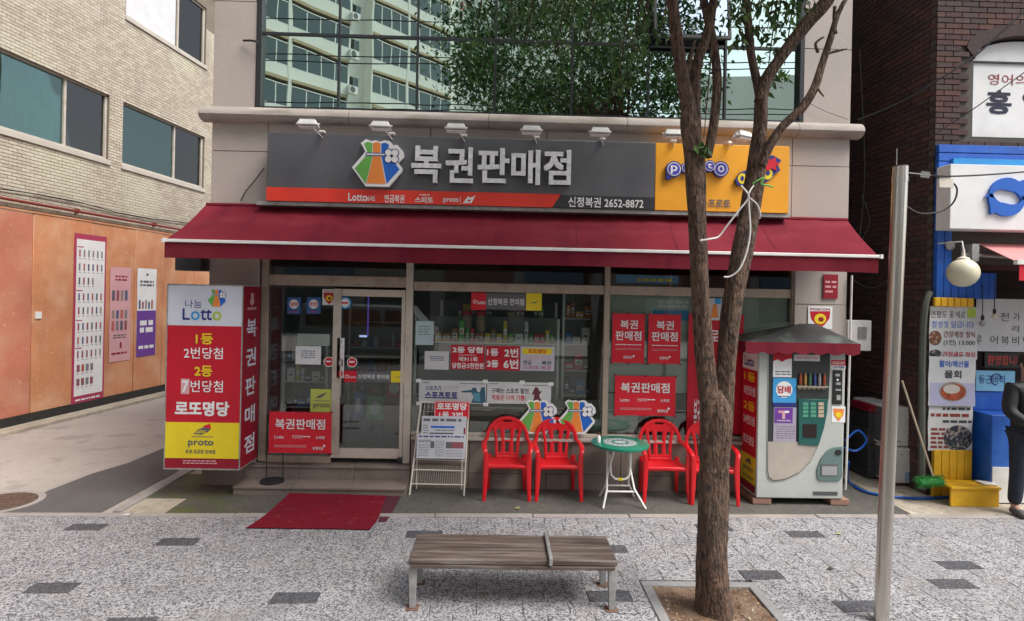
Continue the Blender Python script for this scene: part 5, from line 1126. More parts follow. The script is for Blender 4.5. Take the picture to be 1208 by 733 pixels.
q.m(lgrey); ring(q, FT, .10, .175, .001); ring(q, FT, .185, .19, .001)
for i in range(16):
    a = i * 2 * math.pi / 16; q.m(M['greenplastic']); q.fellipse(FT, .138 * math.cos(a), .138 * math.sin(a), .012, .018, .002, n=8)
q.m(lgrey); q.text('Pepsi', FT, -.07, -.03, .07, .04, M['white'], d=.002, bold=.03) if False else q.fellipse(FT, 0, 0, .07, .06, .002)
q.build('printed_ring', parent=T)
wl = M['white_paint']
for sy, nm in ((-1, 'leg_frame'), (1, 'leg_frame')):
    yt, yb_ = ty_ + sy * -.10, ty_ + sy * .20
    xl, xr_ = -.20 if sy < 0 else -.17, .20 if sy < 0 else .17
    lf = MB().m(wl)
    lf.tube([V((tx_ + xl * .55, ty_ + .16 * -sy, tz_ - .04)), V((tx_ + xl * .70, ty_ + .02 * sy, tz_ * .5)), V((tx_ + xl * .78, ty_ + sy * .10, tz_ * .25)), V((tx_ + xl * 1.05, ty_ + sy * .20, .005))], .0115, 8)
    lf.tube([V((tx_ + xr_ * .55, ty_ + .16 * -sy, tz_ - .04)), V((tx_ + xr_ * .62, ty_ + .02 * sy, tz_ * .5)), V((tx_ + xr_ * .72, ty_ + sy * .10, tz_ * .28)), V((tx_ + xr_ * 1.25, ty_ + sy * .20, .005))], .0115, 8)
    lf.tube([V((tx_ + xl * .80, ty_ + sy * .105, tz_ * .235)), V((tx_ + xr_ * .76, ty_ + sy * .105, tz_ * .235))], .0105, 8)
    lf.build(nm, parent=T, smooth=True)
MB().m(wl).tube([V((tx_ - .12, ty_ - .03, tz_ * .82)), V((tx_ - .10, ty_ - .05, tz_ * .48)), V((tx_ - .06, ty_ - .055, tz_ * .42)), V((tx_, ty_ - .057, tz_ * .41)), V((tx_ + .06, ty_ - .055, tz_ * .42)), V((tx_ + .10, ty_ - .05, tz_ * .48)), V((tx_ + .12, ty_ - .03, tz_ * .82))], .0105, 8).build('locking_bar', parent=T, smooth=True)
MB().m(M['yellow']).box(tx_ - .02, tx_ + .02, ty_ - .075, ty_ - .04, tz_ * .40, tz_ * .43).build('latch', parent=T)
bx_ = XZ(697.5, 520, 6.42)[0]
BT = thing('bottle', 'small white bottle with a brown cap on the left edge of the green table', 'bottle', (tx_ - .245, ty_ - .04, tz_ + .002)); c_ = BT.location.copy()
MB().m(M['white']).lathe(c_, [(.02, 0), (.022, .01), (.022, .06), (.015, .075), (.010, .085)], 16).build('flask', parent=BT, smooth=True); MB().m(flat('brown_cap', (.10, .03, .02), .4)).lathe(c_ + V((0, 0, .085)), [(.012, 0), (.012, .03), (.001, .031)], 12).build('cap', parent=BT)
# ================================================================== NEWSPAPER RACK
rf0, rf1 = G(483.5, 583.5), G(547, 586.5)
rt0 = V((XZ(497, 474, 6.90)[0], 6.88, XZ(497, 474, 6.88)[1])); rt1 = V((XZ(553, 478, 6.90)[0], 6.88, XZ(553, 478, 6.88)[1]))
yb0 = (rf0.y + rf1.y) / 2; rf0.y = rf1.y = yb0
NR = thing('newspaper_rack', 'cream white wire newspaper rack leaning under the window beside the door', 'rack', (rf0 + rf1) / 2)
iv = M['ivory']; up_ = ((rt0 + rt1) / 2 - (rf0 + rf1) / 2); H = up_.length
MB().m(iv).tube([rf0, rt0], .010, 8).build('side_rail', parent=NR, smooth=True); MB().m(iv).tube([rf1, rt1], .010, 8).build('side_rail', parent=NR, smooth=True)
MB().m(iv).tube([rt0, rt1], .008, 8).build('cross_bar', parent=NR, smooth=True)
for t in (.12, .27, .38, .47, .50): MB().m(iv).tube([rf0.lerp(rt0, t), rf1.lerp(rt1, t)], .006, 6).build('cross_bar', parent=NR, smooth=True)
back0, back1 = V((rf0.x + .05, 6.885, .0)), V((rf1.x - .04, 6.885, 0))
for p, q_ in ((back0, rf0), (back1, rf1)): MB().m(iv).tube([p + V((0, -.01, .004)), V((p.x, 6.87, .75))], .007, 6).build('rear_leg', parent=NR, smooth=True)
wr = MB().m(iv)
for z_, t in ((.27, .30), (.52, .53)):
    for i in range(1, 24):
        a = rf0.lerp(rt0, t - .20 + .02).lerp(rf1.lerp(rt1, t - .20 + .02), i / 24); b = rf0.lerp(rt0, t + .02).lerp(rf1.lerp(rt1, t + .02), i / 24); wr.tube([a + V((0, -.0, 0)), b], .0018, 4)
for i in range(1, 12):
    a = rf0.lerp(rt0, .55).lerp(rf1.lerp(rt1, .55), i / 12); b = rt0.lerp(rt1, i / 12); wr.tube([a, b], .0018, 4)
for t in (.9, .84, .66, .60): wr.tube([rf0.lerp(rt0, t), rf1.lerp(rt1, t)], .0018, 4)
wr.build('wire_grid', parent=NR, kind='stuff')
ux = (rf1 - rf0).normalized(); uv = (rt0 - rf0 - ux * (rt0 - rf0).dot(ux)).normalized(); un = ux.cross(uv); un = -un if un.y > 0 else un
FN = Fr(rf0 + un * .014, ux, uv, un)
paper = flat('newsprint', (.55, .56, .60), .7)
def newsp(x0, y0, x1, y1, d, label, kind_):
    a0, b0, a1, b1 = FN.rect(x0, y0, x1, y1); t = thing('newspaper', label, 'newspaper', FN.w(a0, b0, d), 'newspapers in the wire rack')
    MB().m(paper).fbox(FN, a0, a1, b0, b1, d, d + .008).build('pages', parent=t, bevel=.002, seg=1); q = MB(); h = b1 - b0; w_ = a1 - a0; e = d + .0092
    if kind_ == 0:
        q.scrib(FN, a0 + .02, b1 - h * .18, a1 - .02, b1 - h * .04, 1, M['navy'], e, .4, 3); q.scrib(FN, a0 + .02, b1 - h * .35, a0 + w_ * .28, b1 - h * .24, 2, M['ink'], e, .6, 4); q.m(M['ink']).fbox(FN, a0 + w_ * .28, a0 + w_ * .36, b0 + h * .42, b1 - h * .30, e - .001, e); q.m(cols[1]).fbox(FN, a0 + w_ * .6, a1 - .02, b0 + h * .42, b1 - h * .32, e - .001, e); q.m(M['ink']).fbox(FN, a0 + w_ * .60, a0 + w_ * .72, b0 + h * .42, b1 - h * .32, e, e + .001); q.scrib(FN, a0 + .02, b0 + .02, a0 + w_ * .26, b0 + h * .6, 8, M['ink'], e, .3, 5); q.scrib(FN, a0 + w_ * .38, b0 + .02, a0 + w_ * .57, b1 - h * .26, 10, M['ink'], e, .3, 6); q.scrib(FN, a0 + w_ * .6, b0 + .02, a1 - .02, b0 + h * .36, 5, M['ink'], e, .3, 7)
    elif kind_ == 1:
        q.m(M['blue']).fbox(FN, a0 + w_ * .08, a0 + w_ * .75, b1 - h * .42, b1 - h * .22, e - .001, e); q.m(M['black']).fbox(FN, a0 + w_ * .05, a0 + w_ * .72, b0 + .0, b0 + h * .14, e - .001, e); q.scrib(FN, a0 + w_ * .2, b0 + h * .3, a0 + w_ * .75, b0 + h * .45, 1, M['ink'], e, .6, 8)
    else:
        q.scrib(FN, a0 + .02, b1 - h * .2, a1 - .02, b1 - h * .04, 1, M['ink'], e, .5, 9); q.scrib(FN, a0 + .02, b0, a0 + w_ * .5, b1 - h * .25, 10, M['ink'], e, .3, 10); q.m(M['darkred']).fbox(FN, a1 - .10, a1 - .01, b1 - h * .7, b1 - h * .35, e - .001, e)
    q.build('print', parent=t, kind='stuff'); return t
newsp(497, 491, 550, 530, .004, 'newspaper furthest back in the wire rack, its headline showing at the top', 2)
newsp(505, 500, 547, 512.5, .014, 'white newspaper with a blue headline bar in the wire rack', 1)
newsp(492, 512, 549, 541, .020, 'front newspaper in the wire rack, with a dark photograph at its right', 0)
FW = FY(6.875)
def sheet_thing(name, label, cat, fr, x0, y0, x1, y1, mat, d=.004, th=.004, group=None):
    a0, b0, a1, b1 = fr.rect(x0, y0, x1, y1); t = thing(name, label, cat, fr.w(a0, b0, d), group)
    MB().m(M[mat] if isinstance(mat, str) else mat).fbox(fr, a0, a1, b0, b1, d, d + th).build('sheet', parent=t); return t, d + th + .0012
t, e = sheet_thing('red_notice', 'small red placard with white words on top of the newspaper rack', 'notice', FN, 512.5, 473.5, 554, 494, 'red', .004)
q = MB(); q.m(M['white']); a0, b0, a1, b1 = FN.rect(512.5, 473.5, 554, 494)
for A_ in ((a0 + .005, a1 - .005, b0 + .005, b0 + .009), (a0 + .005, a1 - .005, b1 - .009, b1 - .005), (a0 + .005, a0 + .009, b0 + .01, b1 - .01), (a1 - .009, a1 - .005, b0 + .01, b1 - .01)): q.fpoly(FN, [(A_[0], A_[2]), (A_[1], A_[2]), (A_[1], A_[3]), (A_[0], A_[3])], e)
q.ptext('로또명당', FN, 515.5, 475.5, 551, 484, M['white'], d=e, bold=.045); q.ptext('1등 2번', FN, 518, 486, 546, 493, M['white'], d=e, bold=.04); q.build('print', parent=t)
# ================================================================== THINGS STUCK ON THE GLASS
FGL = FY(6.995); fb = FGL
# paired long white banners
t, e = sheet_thing('sports_banner', 'long white banner with navy words and two figures in blue, left of the pair', 'banner', fb, 494.5, 449, 573.5, 476, 'menu_white', .004, .003)
q = MB(); q.ptext('스포츠가', fb, 502, 455, 521, 460.5, M['navy'], d=e, bold=.02); q.ptext('시작되면', fb, 523, 454.5, 541, 460.5, flat('faint_grey', (.35, .35, .36), .5), d=e, bold=-.0); q.ptext('스포츠토토', fb, 501.5, 462, 540, 470, M['navy'], d=e, bold=.05); q.scrib(fb, *fb.rect(498, 450.5, 507, 452), 1, M['ink'], e, .6, 1); q.scrib(fb, *fb.rect(543, 452, 572, 453.5), 1, M['ink'], e, .6, 2)
q.m(flat('teal_figure', (.04, .12, .18), .5)).fprism(fb, [fb.px(*p) for p in ((544, 461.5), (556, 460), (558, 457), (562, 458), (563, 462), (566, 463), (568, 457), (572, 457), (573, 476), (556, 475), (559, 468), (556, 463), (545, 463))], e, e + .001); q.m(flat('teal_light', (.10, .30, .38), .5)).fprism(fb, [fb.px(*p) for p in ((558, 463), (566, 464), (567, 474), (559, 473))], e + .001, e + .002); q.build('print', parent=t)
t, e = sheet_thing('sports_banner', 'long white banner with black and red words and a running player, right of the pair', 'banner', fb, 574.5, 451, 650, 476.5, 'menu_white', .005, .003)
q = MB(); q.ptext('구매는 스포츠 발전,', fb, 580, 458, 625, 464.5, M['black'], d=e, bold=.02); q.ptext('적중은 나의 기쁨!', fb, 580, 466, 620, 472.5, M['red'], d=e, bold=.02); q.scrib(fb, *fb.rect(577, 452, 588, 453.5), 1, M['ink'], e, .6, 3); q.scrib(fb, *fb.rect(618, 454, 648, 455.5), 1, M['ink'], e, .6, 4)
q.m(flat('player_maroon', (.14, .03, .05), .5)).fprism(fb, [fb.px(*p) for p in ((631, 457), (634, 457), (637, 462), (640, 461), (636, 466), (637, 470), (642, 475), (640, 476), (634, 471), (631, 475), (627, 475), (630, 470), (630, 465), (627, 466))], e, e + .001); q.build('print', parent=t)
for i, (px, py, lab) in enumerate(((494, 449, 'top left'), (572.5, 450, 'top middle'), (616, 451, 'top of the right banner'), (650, 453, 'top right'), (494.5, 476, 'bottom left'), (573, 477, 'bottom middle'))):
    o = MB().m(M['white']).prect(fb, px - 3, py - 2, px + 3, py + 2, .010, .012).build('tape_strip'); tag(o, 'short strip of white tape holding the sports banners, ' + lab, 'tape')
# row of red and white posters
t, e = sheet_thing('red_notice', 'square red notice with four crowded lines of white words, left of the large-numbered one', 'notice', fb, 532, 407.5, 571.5, 436, 'red2', .006, .003)
q = MB(); q.ptext('2등 당첨', fb, 534, 409, 569.5, 416.5, M['white'], d=e, bold=.045); q.scrib(fb, *fb.rect(541, 418, 562, 420), 1, M['pink'], e, .6, 3); q.ptext('제911회', fb, 541, 421, 563, 426.5, M['white'], d=e, bold=.03); q.ptext('당첨금:5천만원', fb, 533.5, 428, 570.5, 434.8, M['white'], d=e, bold=.03); q.build('print', parent=t)
t, e = sheet_thing('red_notice', 'red notice with two rows of large white numerals and words in the window', 'notice', fb, 573, 408.5, 613, 437, 'red2', .006, .003)
q = MB(); q.ptext('1등', fb, 574.5, 411.5, 588, 420, M['white'], d=e, bold=.045); q.ptext('2번', fb, 595, 411, 611.5, 421.5, M['white'], d=e, bold=.04); q.ptext('2등', fb, 574.5, 425, 588, 433.5, M['white'], d=e, bold=.045); q.ptext('6번', fb, 594, 424, 611.5, 435, M['white'], d=e, bold=.04); q.build('print', parent=t)
t, e = sheet_thing('price_notice', 'lilac white notice with a yellow heading, right end of the window notices', 'notice', fb, 614, 409, 654, 437.5, flat('lilac_white', (.52, .50, .56), .6), .006, .003)
q = MB(); q.m(M['yellow']).prect(fb, 616.5, 411, 651, 418, e - .001, e); q.ptext('로또명당', fb, 623, 411.8, 645, 417.2, M['red'], d=e + .001, bold=.03); q.ptext('스포츠 토토', fb, 617, 420, 650, 424, M['pink'], d=e, bold=.0); q.ptext('연금', fb, 617, 425.2, 627, 430, M['black'], d=e, bold=.02); q.ptext('복권', fb, 639, 425.8, 650, 430.5, M['black'], d=e, bold=.02); q.ptext('스피또 복권', fb, 617, 431.5, 650, 436, flat('magenta_ink', (.5, .05, .2), .5), d=e, bold=.01); q.build('print', parent=t)
t, e = sheet_thing('white_notice', 'blank-looking white paper notice left of the red window notices', 'notice', fb, 501, 414.5, 529.5, 436, 'menu_white', .006, .002)
q = MB(); q.scrib(fb, *fb.rect(507, 420, 524, 426), 3, M['navy'], e, .4, 11); q.build('print', parent=t)
t, e = sheet_thing('white_notice', 'pale blue paper sheet with small marks hanging high on the left of the window', 'notice', fb, 490.5, 379, 511.5, 407, flat('pale_blue_paper', (.42, .54, .56), .6), .006, .002)
q = MB(); q.scrib(fb, *fb.rect(494, 384, 508, 396), 4, M['ink'], e, .3, 12); q.build('print', parent=t)
def header(fr, x0, y0, x1, y1, label):
    t, e = sheet_thing('header_sticker', label, 'sticker', fr, x0, y0, x1, y1, flat('header_grey', (.13, .13, .14), .5), .006, .002); w = x1 - x0; h = y1 - y0
    q = MB(); q.m(M['red']).prect(fr, x0, y0 - h * .05, x0 + w * .21, y1 + h * .02, e - .001, e); q.ptext('Lotto', fr, x0 + w * .09, y0 + h * .42, x0 + w * .20, y0 + h * .66, M['white'], d=e + .001, bold=.03); q.m(M['white']); a, b = fr.px(x0 + w * .05, y0 + h * .5); q.fellipse(fr, a, b, .022, .022, e + .001, n=14); q.m(M['red']).fellipse(fr, a, b, .014, .014, e + .002, n=14)
    q.ptext('신정복권 편의점', fr, x0 + w * .235, y0 + h * .30, x0 + w * .75, y0 + h * .72, M['white'], d=e, bold=.02); q.m(M['yellow']).prect(fr, x0 + w * .78, y0 - h * .02, x1, y1 + h * .06, e - .001, e); q.m(M['ink']).fpoly(fr, [fr.px(x0 + w * .82, y0 + h * .62), fr.px(x0 + w * .91, y0 + h * .6), fr.px(x0 + w * .97, y0 + h * .36), fr.px(x0 + w * .92, y0 + h * .5)], e + .001); q.build('print', parent=t)
header(fb, 556, 346.5, 639, 365.5, 'long dark window sticker with red and yellow ends, high in the middle window')
header(FY(6.975), 406, 438, 477, 450.5, 'narrow dark sticker with red and yellow ends across the glass door')
# money bag cutouts at the bottom of the window
for px0, px1, lab in ((612, 658.5, 'money bag cutout on the window behind the second red chair'), (657.5, 704.5, 'money bag cutout on the window above the left edge of the green table')):
    f = FY(6.93); a, b = f.px((px0 + px1) / 2 - 1, 492); o = MB(); bag(o, f, a, b, 40 * 6.93 / 700 * 1.0, .012, .012); tag(o.build('money_bag_cutout'), lab, 'sign cutout')
# red banners
def red_banner(fr, x0, y0, x1, y1, label, vertical, d=.012, mat='red'):
    a0, b0, a1, b1 = fr.rect(x0, y0, x1, y1); t = thing('red_banner', label, 'banner', fr.w(a0, b0, 0)); mb = MB().m(M[mat]); n = 10; vs = []
    for s_ in (0, 1):
        for j in range(n + 1):
            for i in range(n + 1):
                u, v = i / n, j / n; pin = .004 * (abs(math.sin(u * math.pi * 2)) * (1 if v in (0, 1) else 0)); vs.append(fr.w(a0 + (a1 - a0) * u, b0 + (b1 - b0) * v + (pin if v == 0 else -pin), d + .003 * math.sin(u * 5 + v * 3) - s_ * .002))
    W = n + 1; N = W * W; mb.add(vs, [(s_ * N + j * W + i, s_ * N + j * W + i + 1, s_ * N + (j + 1) * W + i + 1, s_ * N + (j + 1) * W + i) for s_ in (0, 1) for j in range(n) for i in range(n)]); mb.build('cloth', parent=t, smooth=True)
    cp_ = MB().m(M['darkred'])
    for u in (0, .5, 1):
        for v in (0, 1): cp_.fellipse(fr, a0 + (a1 - a0) * u, b0 + (b1 - b0) * v, .012, .012, d + .003, d + .012, n=10)
    cp_.build('suction_cup', parent=t); q = MB(); e = d + .005; P = lambda X_, Y_: (x0 + (x1 - x0) * X_, y0 + (y1 - y0) * Y_)
    def tt(s, X0, Y0_, X1, Y1, bold=.02, m='white'): q.ptext(s, fr, *P(X0, Y0_), *P(X1, Y1), M[m], d=e, bold=bold)
    if vertical:
        tt('복권', .25, .13, .79, .31); tt('판매점', .10, .35, .90, .54); q.scrib(fr, *fr.rect(*P(.1, .615), *P(.9, .64)), 1, M['white'], e, .7, 3); q.scrib(fr, *fr.rect(*P(.1, .69), *P(.9, .74)), 2, M['pink'], e, .35, 4); tt('동행복권', .34, .85, .62, .91); q.m(M['white']).fellipse(fr, *fr.px(*P(.66, .855)), .012, .012, e, n=10)
    else:
        tt('복권판매점', .10, .17, .90, .42); tt('Lotto', .09, .56, .24, .64); tt('연금복권', .37, .56, .53, .64, .0); q.scrib(fr, *fr.rect(*P(.54, .57), *P(.66, .62)), 1, M['white'], e, .5, 5); tt('스피또', .75, .58, .90, .66); q.scrib(fr, *fr.rect(*P(.09, .79), *P(.60, .86)), 2, M['pink'], e, .4, 6); tt('동행복권', .70, .84, .87, .92); q.m(M['white']).fellipse(fr, *fr.px(*P(.885, .82)), .014, .014, e, n=10)
    q.build('print', parent=t); return t
fr_ = FY(6.985)
red_banner(fr_, 722, 370, 760, 428.5, 'upright red banner with white words, left one of the upright pair', True)
red_banner(fr_, 764.5, 371, 802.5, 429.5, 'upright red banner with white words, right one beside the tree stem', True)
red_banner(fr_, 725, 443.5, 796.5, 490.5, 'wide red banner with white words on the window above the third chair', False)
t, e = sheet_thing('tall_red_banner', 'tall dark red banner on the window hidden behind the tree trunk', 'banner', FY(6.99), 811, 371, 876, 512, 'red2', .004, .003); q = MB(); q.ptext('로또', FY(6.99), 838, 390, 858, 403, M['white'], d=e, bold=.02); q.ptext('복권', FY(6.99), 818, 470, 826, 510, M['white'], d=e, bold=.02); q.build('print', parent=t)
t, e = sheet_thing('mascot_sticker', 'small orange and white sticker seen between the two tree stems', 'sticker', FY(6.99), 836, 352, 851, 378, 'menu_white', .008, .002); q = MB(); f = FY(6.99)
q.m(M['orange']).fprism(f, [f.px(*p) for p in ((838, 375), (847, 375), (845, 359), (841, 359))], e - .001, e); q.m(M['skyblue']).prect(f, 843, 352, 850, 359, e, e + .001); q.build('print', parent=t)
# door stickers
fs_ = FY(6.99)
for i, (x0, x1, lab) in enumerate(((339, 355, 'blue square sticker with a white circle, left of the pair on the side glass'), (362, 378.5, 'blue square sticker with a white circle, nearer the shield sticker'))):
    t, e = sheet_thing('blue_sticker', lab, 'sticker', fs_, x0, 351, x1, 370.5, flat('sticker_blue', (.03, .11, .30), .5), .004, .002); q = MB(); a, b = fs_.px((x0 + x1) / 2, 359); q.m(M['white']).fellipse(fs_, a, b, .055, .055, e); q.ptext('담배' if i == 0 else '편의점', fs_, (x0 + x1) / 2 - 4.5, 356.5, (x0 + x1) / 2 + 4.5, 361.5, M['red'], d=e + .001, bold=.03); q.scrib(fs_, *fs_.rect(x0 + 3, 367, x1 - 3, 369), 1, M['red'], e, .5, 2); q.build('print', parent=t)
def shield(fr, x0, y0, x1, y1, label, d=.004):
    t, e = sheet_thing('shield_sticker', label, 'sticker', fr, x0, y0, x1, y1, 'white', d, .002); w, h = x1 - x0, y1 - y0; q = MB()
    q.m(M['red2']).fpoly(fr, [fr.px(x0 + w * u, y0 + h * v) for u, v in ((.08, .22), (.92, .22), (.88, .55), (.68, .82), (.5, .96), (.32, .82), (.12, .55))], e); q.ptext('POSCOM', fr, x0 + w * .1, y0 + h * .08, x1 - w * .1, y0 + h * .19, M['darkred'], d=e, bold=.03); q.m(M['yellow']).fellipse(fr, *fr.px(x0 + w * .5, y0 + h * .56), w * .25 * 6.9 / 700, w * .22 * 6.9 / 700, e + .001); q.m(M['darkred']).fellipse(fr, *fr.px(x0 + w * .53, y0 + h * .58), w * .12 * 6.9 / 700, w * .1 * 6.9 / 700, e + .002); q.build('print', parent=t)
shield(fs_, 380.5, 341.5, 396.5, 360, 'white sticker with red shield at the top of the side glass by the door')
shield(FY(Y0 - .005), 953, 361.5, 981.5, 388, 'larger red shield sticker on the granite pillar behind the vending machine top')
t = thing('round_sticker', 'round blue and white sticker at the top left of the door glass', 'sticker', FY(6.975).w(*FY(6.975).px(407.5, 357.5), 0)); q = MB(); f = FY(6.975); q.m(M['skyblue']).fellipse(f, *f.px(407.5, 357.5), .068, .072, .004, .006, n=20); q.build('disc', parent=t); q = MB(); q.m(M['white']).fellipse(f, *f.px(407.5, 357.5), .05, .052, .007); q.scrib(f, *f.rect(402.5, 355.5, 412.5, 359.5), 1, M['red'], .008, .5, 2); q.build('print', parent=t)
for px, py, f, lab in ((388, 427, fs_, 'red round sticker with a white ring left of the door stile'), (415.5, 427.5, FY(6.975), 'red round sticker with a white ring on the door glass')):
    t = thing('round_sticker', lab, 'sticker', f.w(*f.px(px, py), 0)); MB().m(M['white']).fellipse(f, *f.px(px, py), .06, .06, .004, .006, n=20).build('disc', parent=t); q = MB(); q.m(M['red']).fellipse(f, *f.px(px, py), .05, .05, .007); q.scrib(f, *f.rect(px - 3.5, py - 2, px + 3.5, py + 1), 1, M['white'], .008, .6, 2); q.build('print', parent=t)
t, e = sheet_thing('vertical_sticker', 'white vertical sticker with black symbols on the door frame', 'sticker', FY(6.965), 397.5, 399, 406, 446, 'white', .0, .002); q = MB(); f = FY(6.965); q.ptext('당', f, 399, 401, 404, 406, M['ink'], d=e, bold=.0); q.ptext('기', f, 399, 408, 404, 413, M['ink'], d=e, bold=0); q.ptext('시', f, 399, 415, 404, 420, M['pink'], d=e, bold=0); q.m(M['ink']).prect(f, 399, 424, 404.5, 432, e - .001, e); q.m(M['white']).prect(f, 400.5, 426, 403, 430, e, e + .001); q.m(M['red']).prect(f, 399, 438, 404.5, 444, e - .001, e); q.build('print', parent=t)
t, e = sheet_thing('white_notice', 'white paper notice with blue lines taped on the glass left of the door', 'notice', fs_, 349, 408.5, 379, 430, 'white', .008, .002); q = MB(); q.scrib(fs_, *fs_.rect(356, 413, 372, 423), 4, M['navy'], e, .35, 21); q.build('print', parent=t)
t, e = sheet_thing('pale_notice', 'pale green white paper behind the white notice left of the door', 'notice', fs_, 351, 394, 389, 408, flat('pale_green_paper', (.30, .36, .32), .7), .003, .002)
t, e = sheet_thing('square_sticker', 'yellow green square sticker above the red sign stand', 'sticker', fs_, 366.5, 459, 392.5, 486, flat('sticker_lime', (.55, .60, .12), .5), .008, .002); q = MB(); q.ptext('proto', fs_, 370, 475.5, 389, 482.5, M['ink'], d=e, bold=.03); q.m(M['ink']).fprism(fs_, [fs_.px(*p) for p in ((372, 470), (379, 469), (387, 463), (383, 464), (380, 465), (376, 467))], e, e + .001); q.m(M['ink']).prect(fs_, 371, 472.5, 389, 473.2, e - .001, e); q.build('print', parent=t)
# sign stand on the step
ff = FY(6.74); SS = thing('sign_stand', 'red sign board on a thin black stand with a round base, on the entrance step', 'sign stand', (ff.px(322, 520)[0], 6.76, zs1))
t = red_banner(ff, 317.5, 486, 391, 535, 'x', False, .0)
for ch_ in list(t.children): ch_.parent = SS; ch_.location = t.location - SS.location
bpy.data.objects.remove(t)
bx2 = ff.px(322, 540)[0]
MB().m(M['rubber']).lathe((bx2 - .01, 6.76, zs1 + .001), [(.13, 0), (.13, .018), (.11, .024), (.01, .03)], 28).build('base_disc', parent=SS, smooth=True)
for px in (313.5, 333): x = ff.px(px, 540)[0]; MB().m(M['rubber']).tube([(x, 6.765, zs1 + .02), (x, 6.765, ff.px(322, 490)[1])], .006, 6).build('upright', parent=SS)
# door mat
g0, g1, g2, g3 = G(290, 624.5), G(436, 626.5), G(459, 586), G(346, 583); g2.y = 6.55; g3.y = 6.56
carpet = layered(pm('red_carpet', (.20, .012, .026), .95, var=.15, scale=60, bump=.8, bscale=300, spec=.1), 2, (.15, .014, .024), .45, .75, .7); layered(carpet, 9, (.26, .08, .08), .58, .75, .45)
m2 = MB().m(carpet); vs = []; n = 12
for s_ in (0, 1):
    for j in range(n + 1):
        for i in range(n + 1):
            u, v = i / n, j / n; p = g0.lerp(g1, u).lerp(g3.lerp(g2, u), v); zz = .014 + .004 * math.sin(u * 7 + v * 4) ** 2 + .006 * math.sin(u * 3 + 1) * v + (.022 * ((v - .85) / .15) ** 2 if v > .85 else 0) - s_ * .007
            vs.append((p.x + .02 * math.sin(v * 5), p.y + s_ * .004, zz))
W = n + 1; N = W * W
fs = [(s_ * N + j * W + i, s_ * N + j * W + i + 1, s_ * N + (j + 1) * W + i + 1, s_ * N + (j + 1) * W + i) for s_ in (0, 1) for j in range(n) for i in range(n)]
for i in range(n): fs += [(i, i + 1, N + i + 1, N + i), (i * W, (i + 1) * W, N + (i + 1) * W, N + i * W), (i * W + n, (i + 1) * W + n, N + (i + 1) * W + n, N + i * W + n), (n * W + i, n * W + i + 1, N + n * W + i + 1, N + n * W + i)]
tag(m2.add(vs, fs).build('door_mat', smooth=True), 'large dark red carpet mat on the ground in front of the entrance step', 'mat')
h0, h1, h2, h3 = G(446, 617), G(456, 616), G(474, 585), G(455, 585)
tag(MB().m(layered(pm('purple_brown_mat', (.10, .012, .03), .95, var=.3, scale=60, bump=.5), 60, (.03, .01, .015), .5, .6, .7)).add([(g.x, g.y, z) for z in (.004, .009) for g in (h0, h1, h2, h3)], [(0, 1, 2, 3), (4, 5, 6, 7), (0, 1, 5, 4), (1, 2, 6, 5), (2, 3, 7, 6), (3, 0, 4, 7)]).build('under_mat'), 'darker patterned mat showing along the right edge of the red carpet mat', 'mat')
# ================================================================== LOTTO BOX SIGN
YL = 6.43; FLx = FY(YL)
lx0, lx1 = FLx.px(196, 445)[0], FLx.px(284.5, 445)[0]; lz0, lz1 = FLx.px(240, 553.5)[1], FLx.px(242, 336.5)[1]
LS = thing('box_sign', 'tall red and white box sign hanging on the left corner of the shop', 'sign', ((lx0 + lx1) / 2, YL, lz0))
MB().m(M['darkred']).box(lx0 + .002, lx1 - .002, YL + .004, 6.9, lz0 + .002, lz1 - .002).build('sign_body', parent=LS)
tr_ = MB().m(M['galv'])
for (a, b, c_, d, e1, f1) in ((lx0 - .006, lx1 + .006, YL - .006, YL + .006, lz0 - .008, lz0 + .006), (lx0 - .006, lx1 + .006, YL - .006, YL + .006, lz1 - .006, lz1 + .008), (lx0 - .006, lx0 + .004, YL - .006, YL + .006, lz0 + .006, lz1 - .006), (lx1 - .004, lx1 + .006, YL - .006, YL + .006, lz0 + .006, lz1 - .006), (lx1 - .004, lx1 + .006, YL + .006, 6.9, lz0 - .008, lz0 + .004), (lx1 - .004, lx1 + .006, YL + .006, 6.9, lz1 - .004, lz1 + .008)): tr_.box(a, b, c_, d, e1, f1)
tr_.build('trim', parent=LS)
hz_ = lambda y: FLx.px(241, y)[1]
z1a, z2a, z3a = hz_(384.5), hz_(498.5), hz_(541)
lav = flat('lavender_white_face', (.62, .64, .72), .35)  # plain lavender white of the upper face and side letters
MB().m(lav).fbox(FLx, lx0, lx1, z1a, lz1, -.002, .0).build('white_face', parent=LS); MB().m(M['red2']).fbox(FLx, lx0, lx1, z2a, z1a - .001, -.002, .0).build('red_face', parent=LS)
MB().m(M['yellow']).fbox(FLx, lx0, lx1, z3a, z2a - .001, -.002, .0).build('yellow_face', parent=LS); MB().m(M['darkred']).fbox(FLx, lx0, lx1, lz0, z3a - .001, -.002, .0).build('foot_face', parent=LS)
q = MB(); e = .002; f = FLx
q.ptext('나눔', f, 218.5, 354, 238, 363.5, M['navy'], d=e, bold=.0)
for s_, x0, x1, y0, y1, m_ in (('L', 215.5, 224, 364, 377.5, M['navy']), ('o', 225, 236, 367, 378, M['skyblue']), ('t', 236.5, 243.5, 365, 378, M['navy']), ('t', 243, 250, 365, 378, M['navy']), ('o', 250.5, 261.5, 367.5, 378.5, M['green2'])): q.ptext(s_, f, x0, y0, x1, y1, m_, d=e, bold=.03)
a, b = f.px(256, 352); bag(q, f, a, b, 22 * 6.43 / 700, e, 0, white=False)
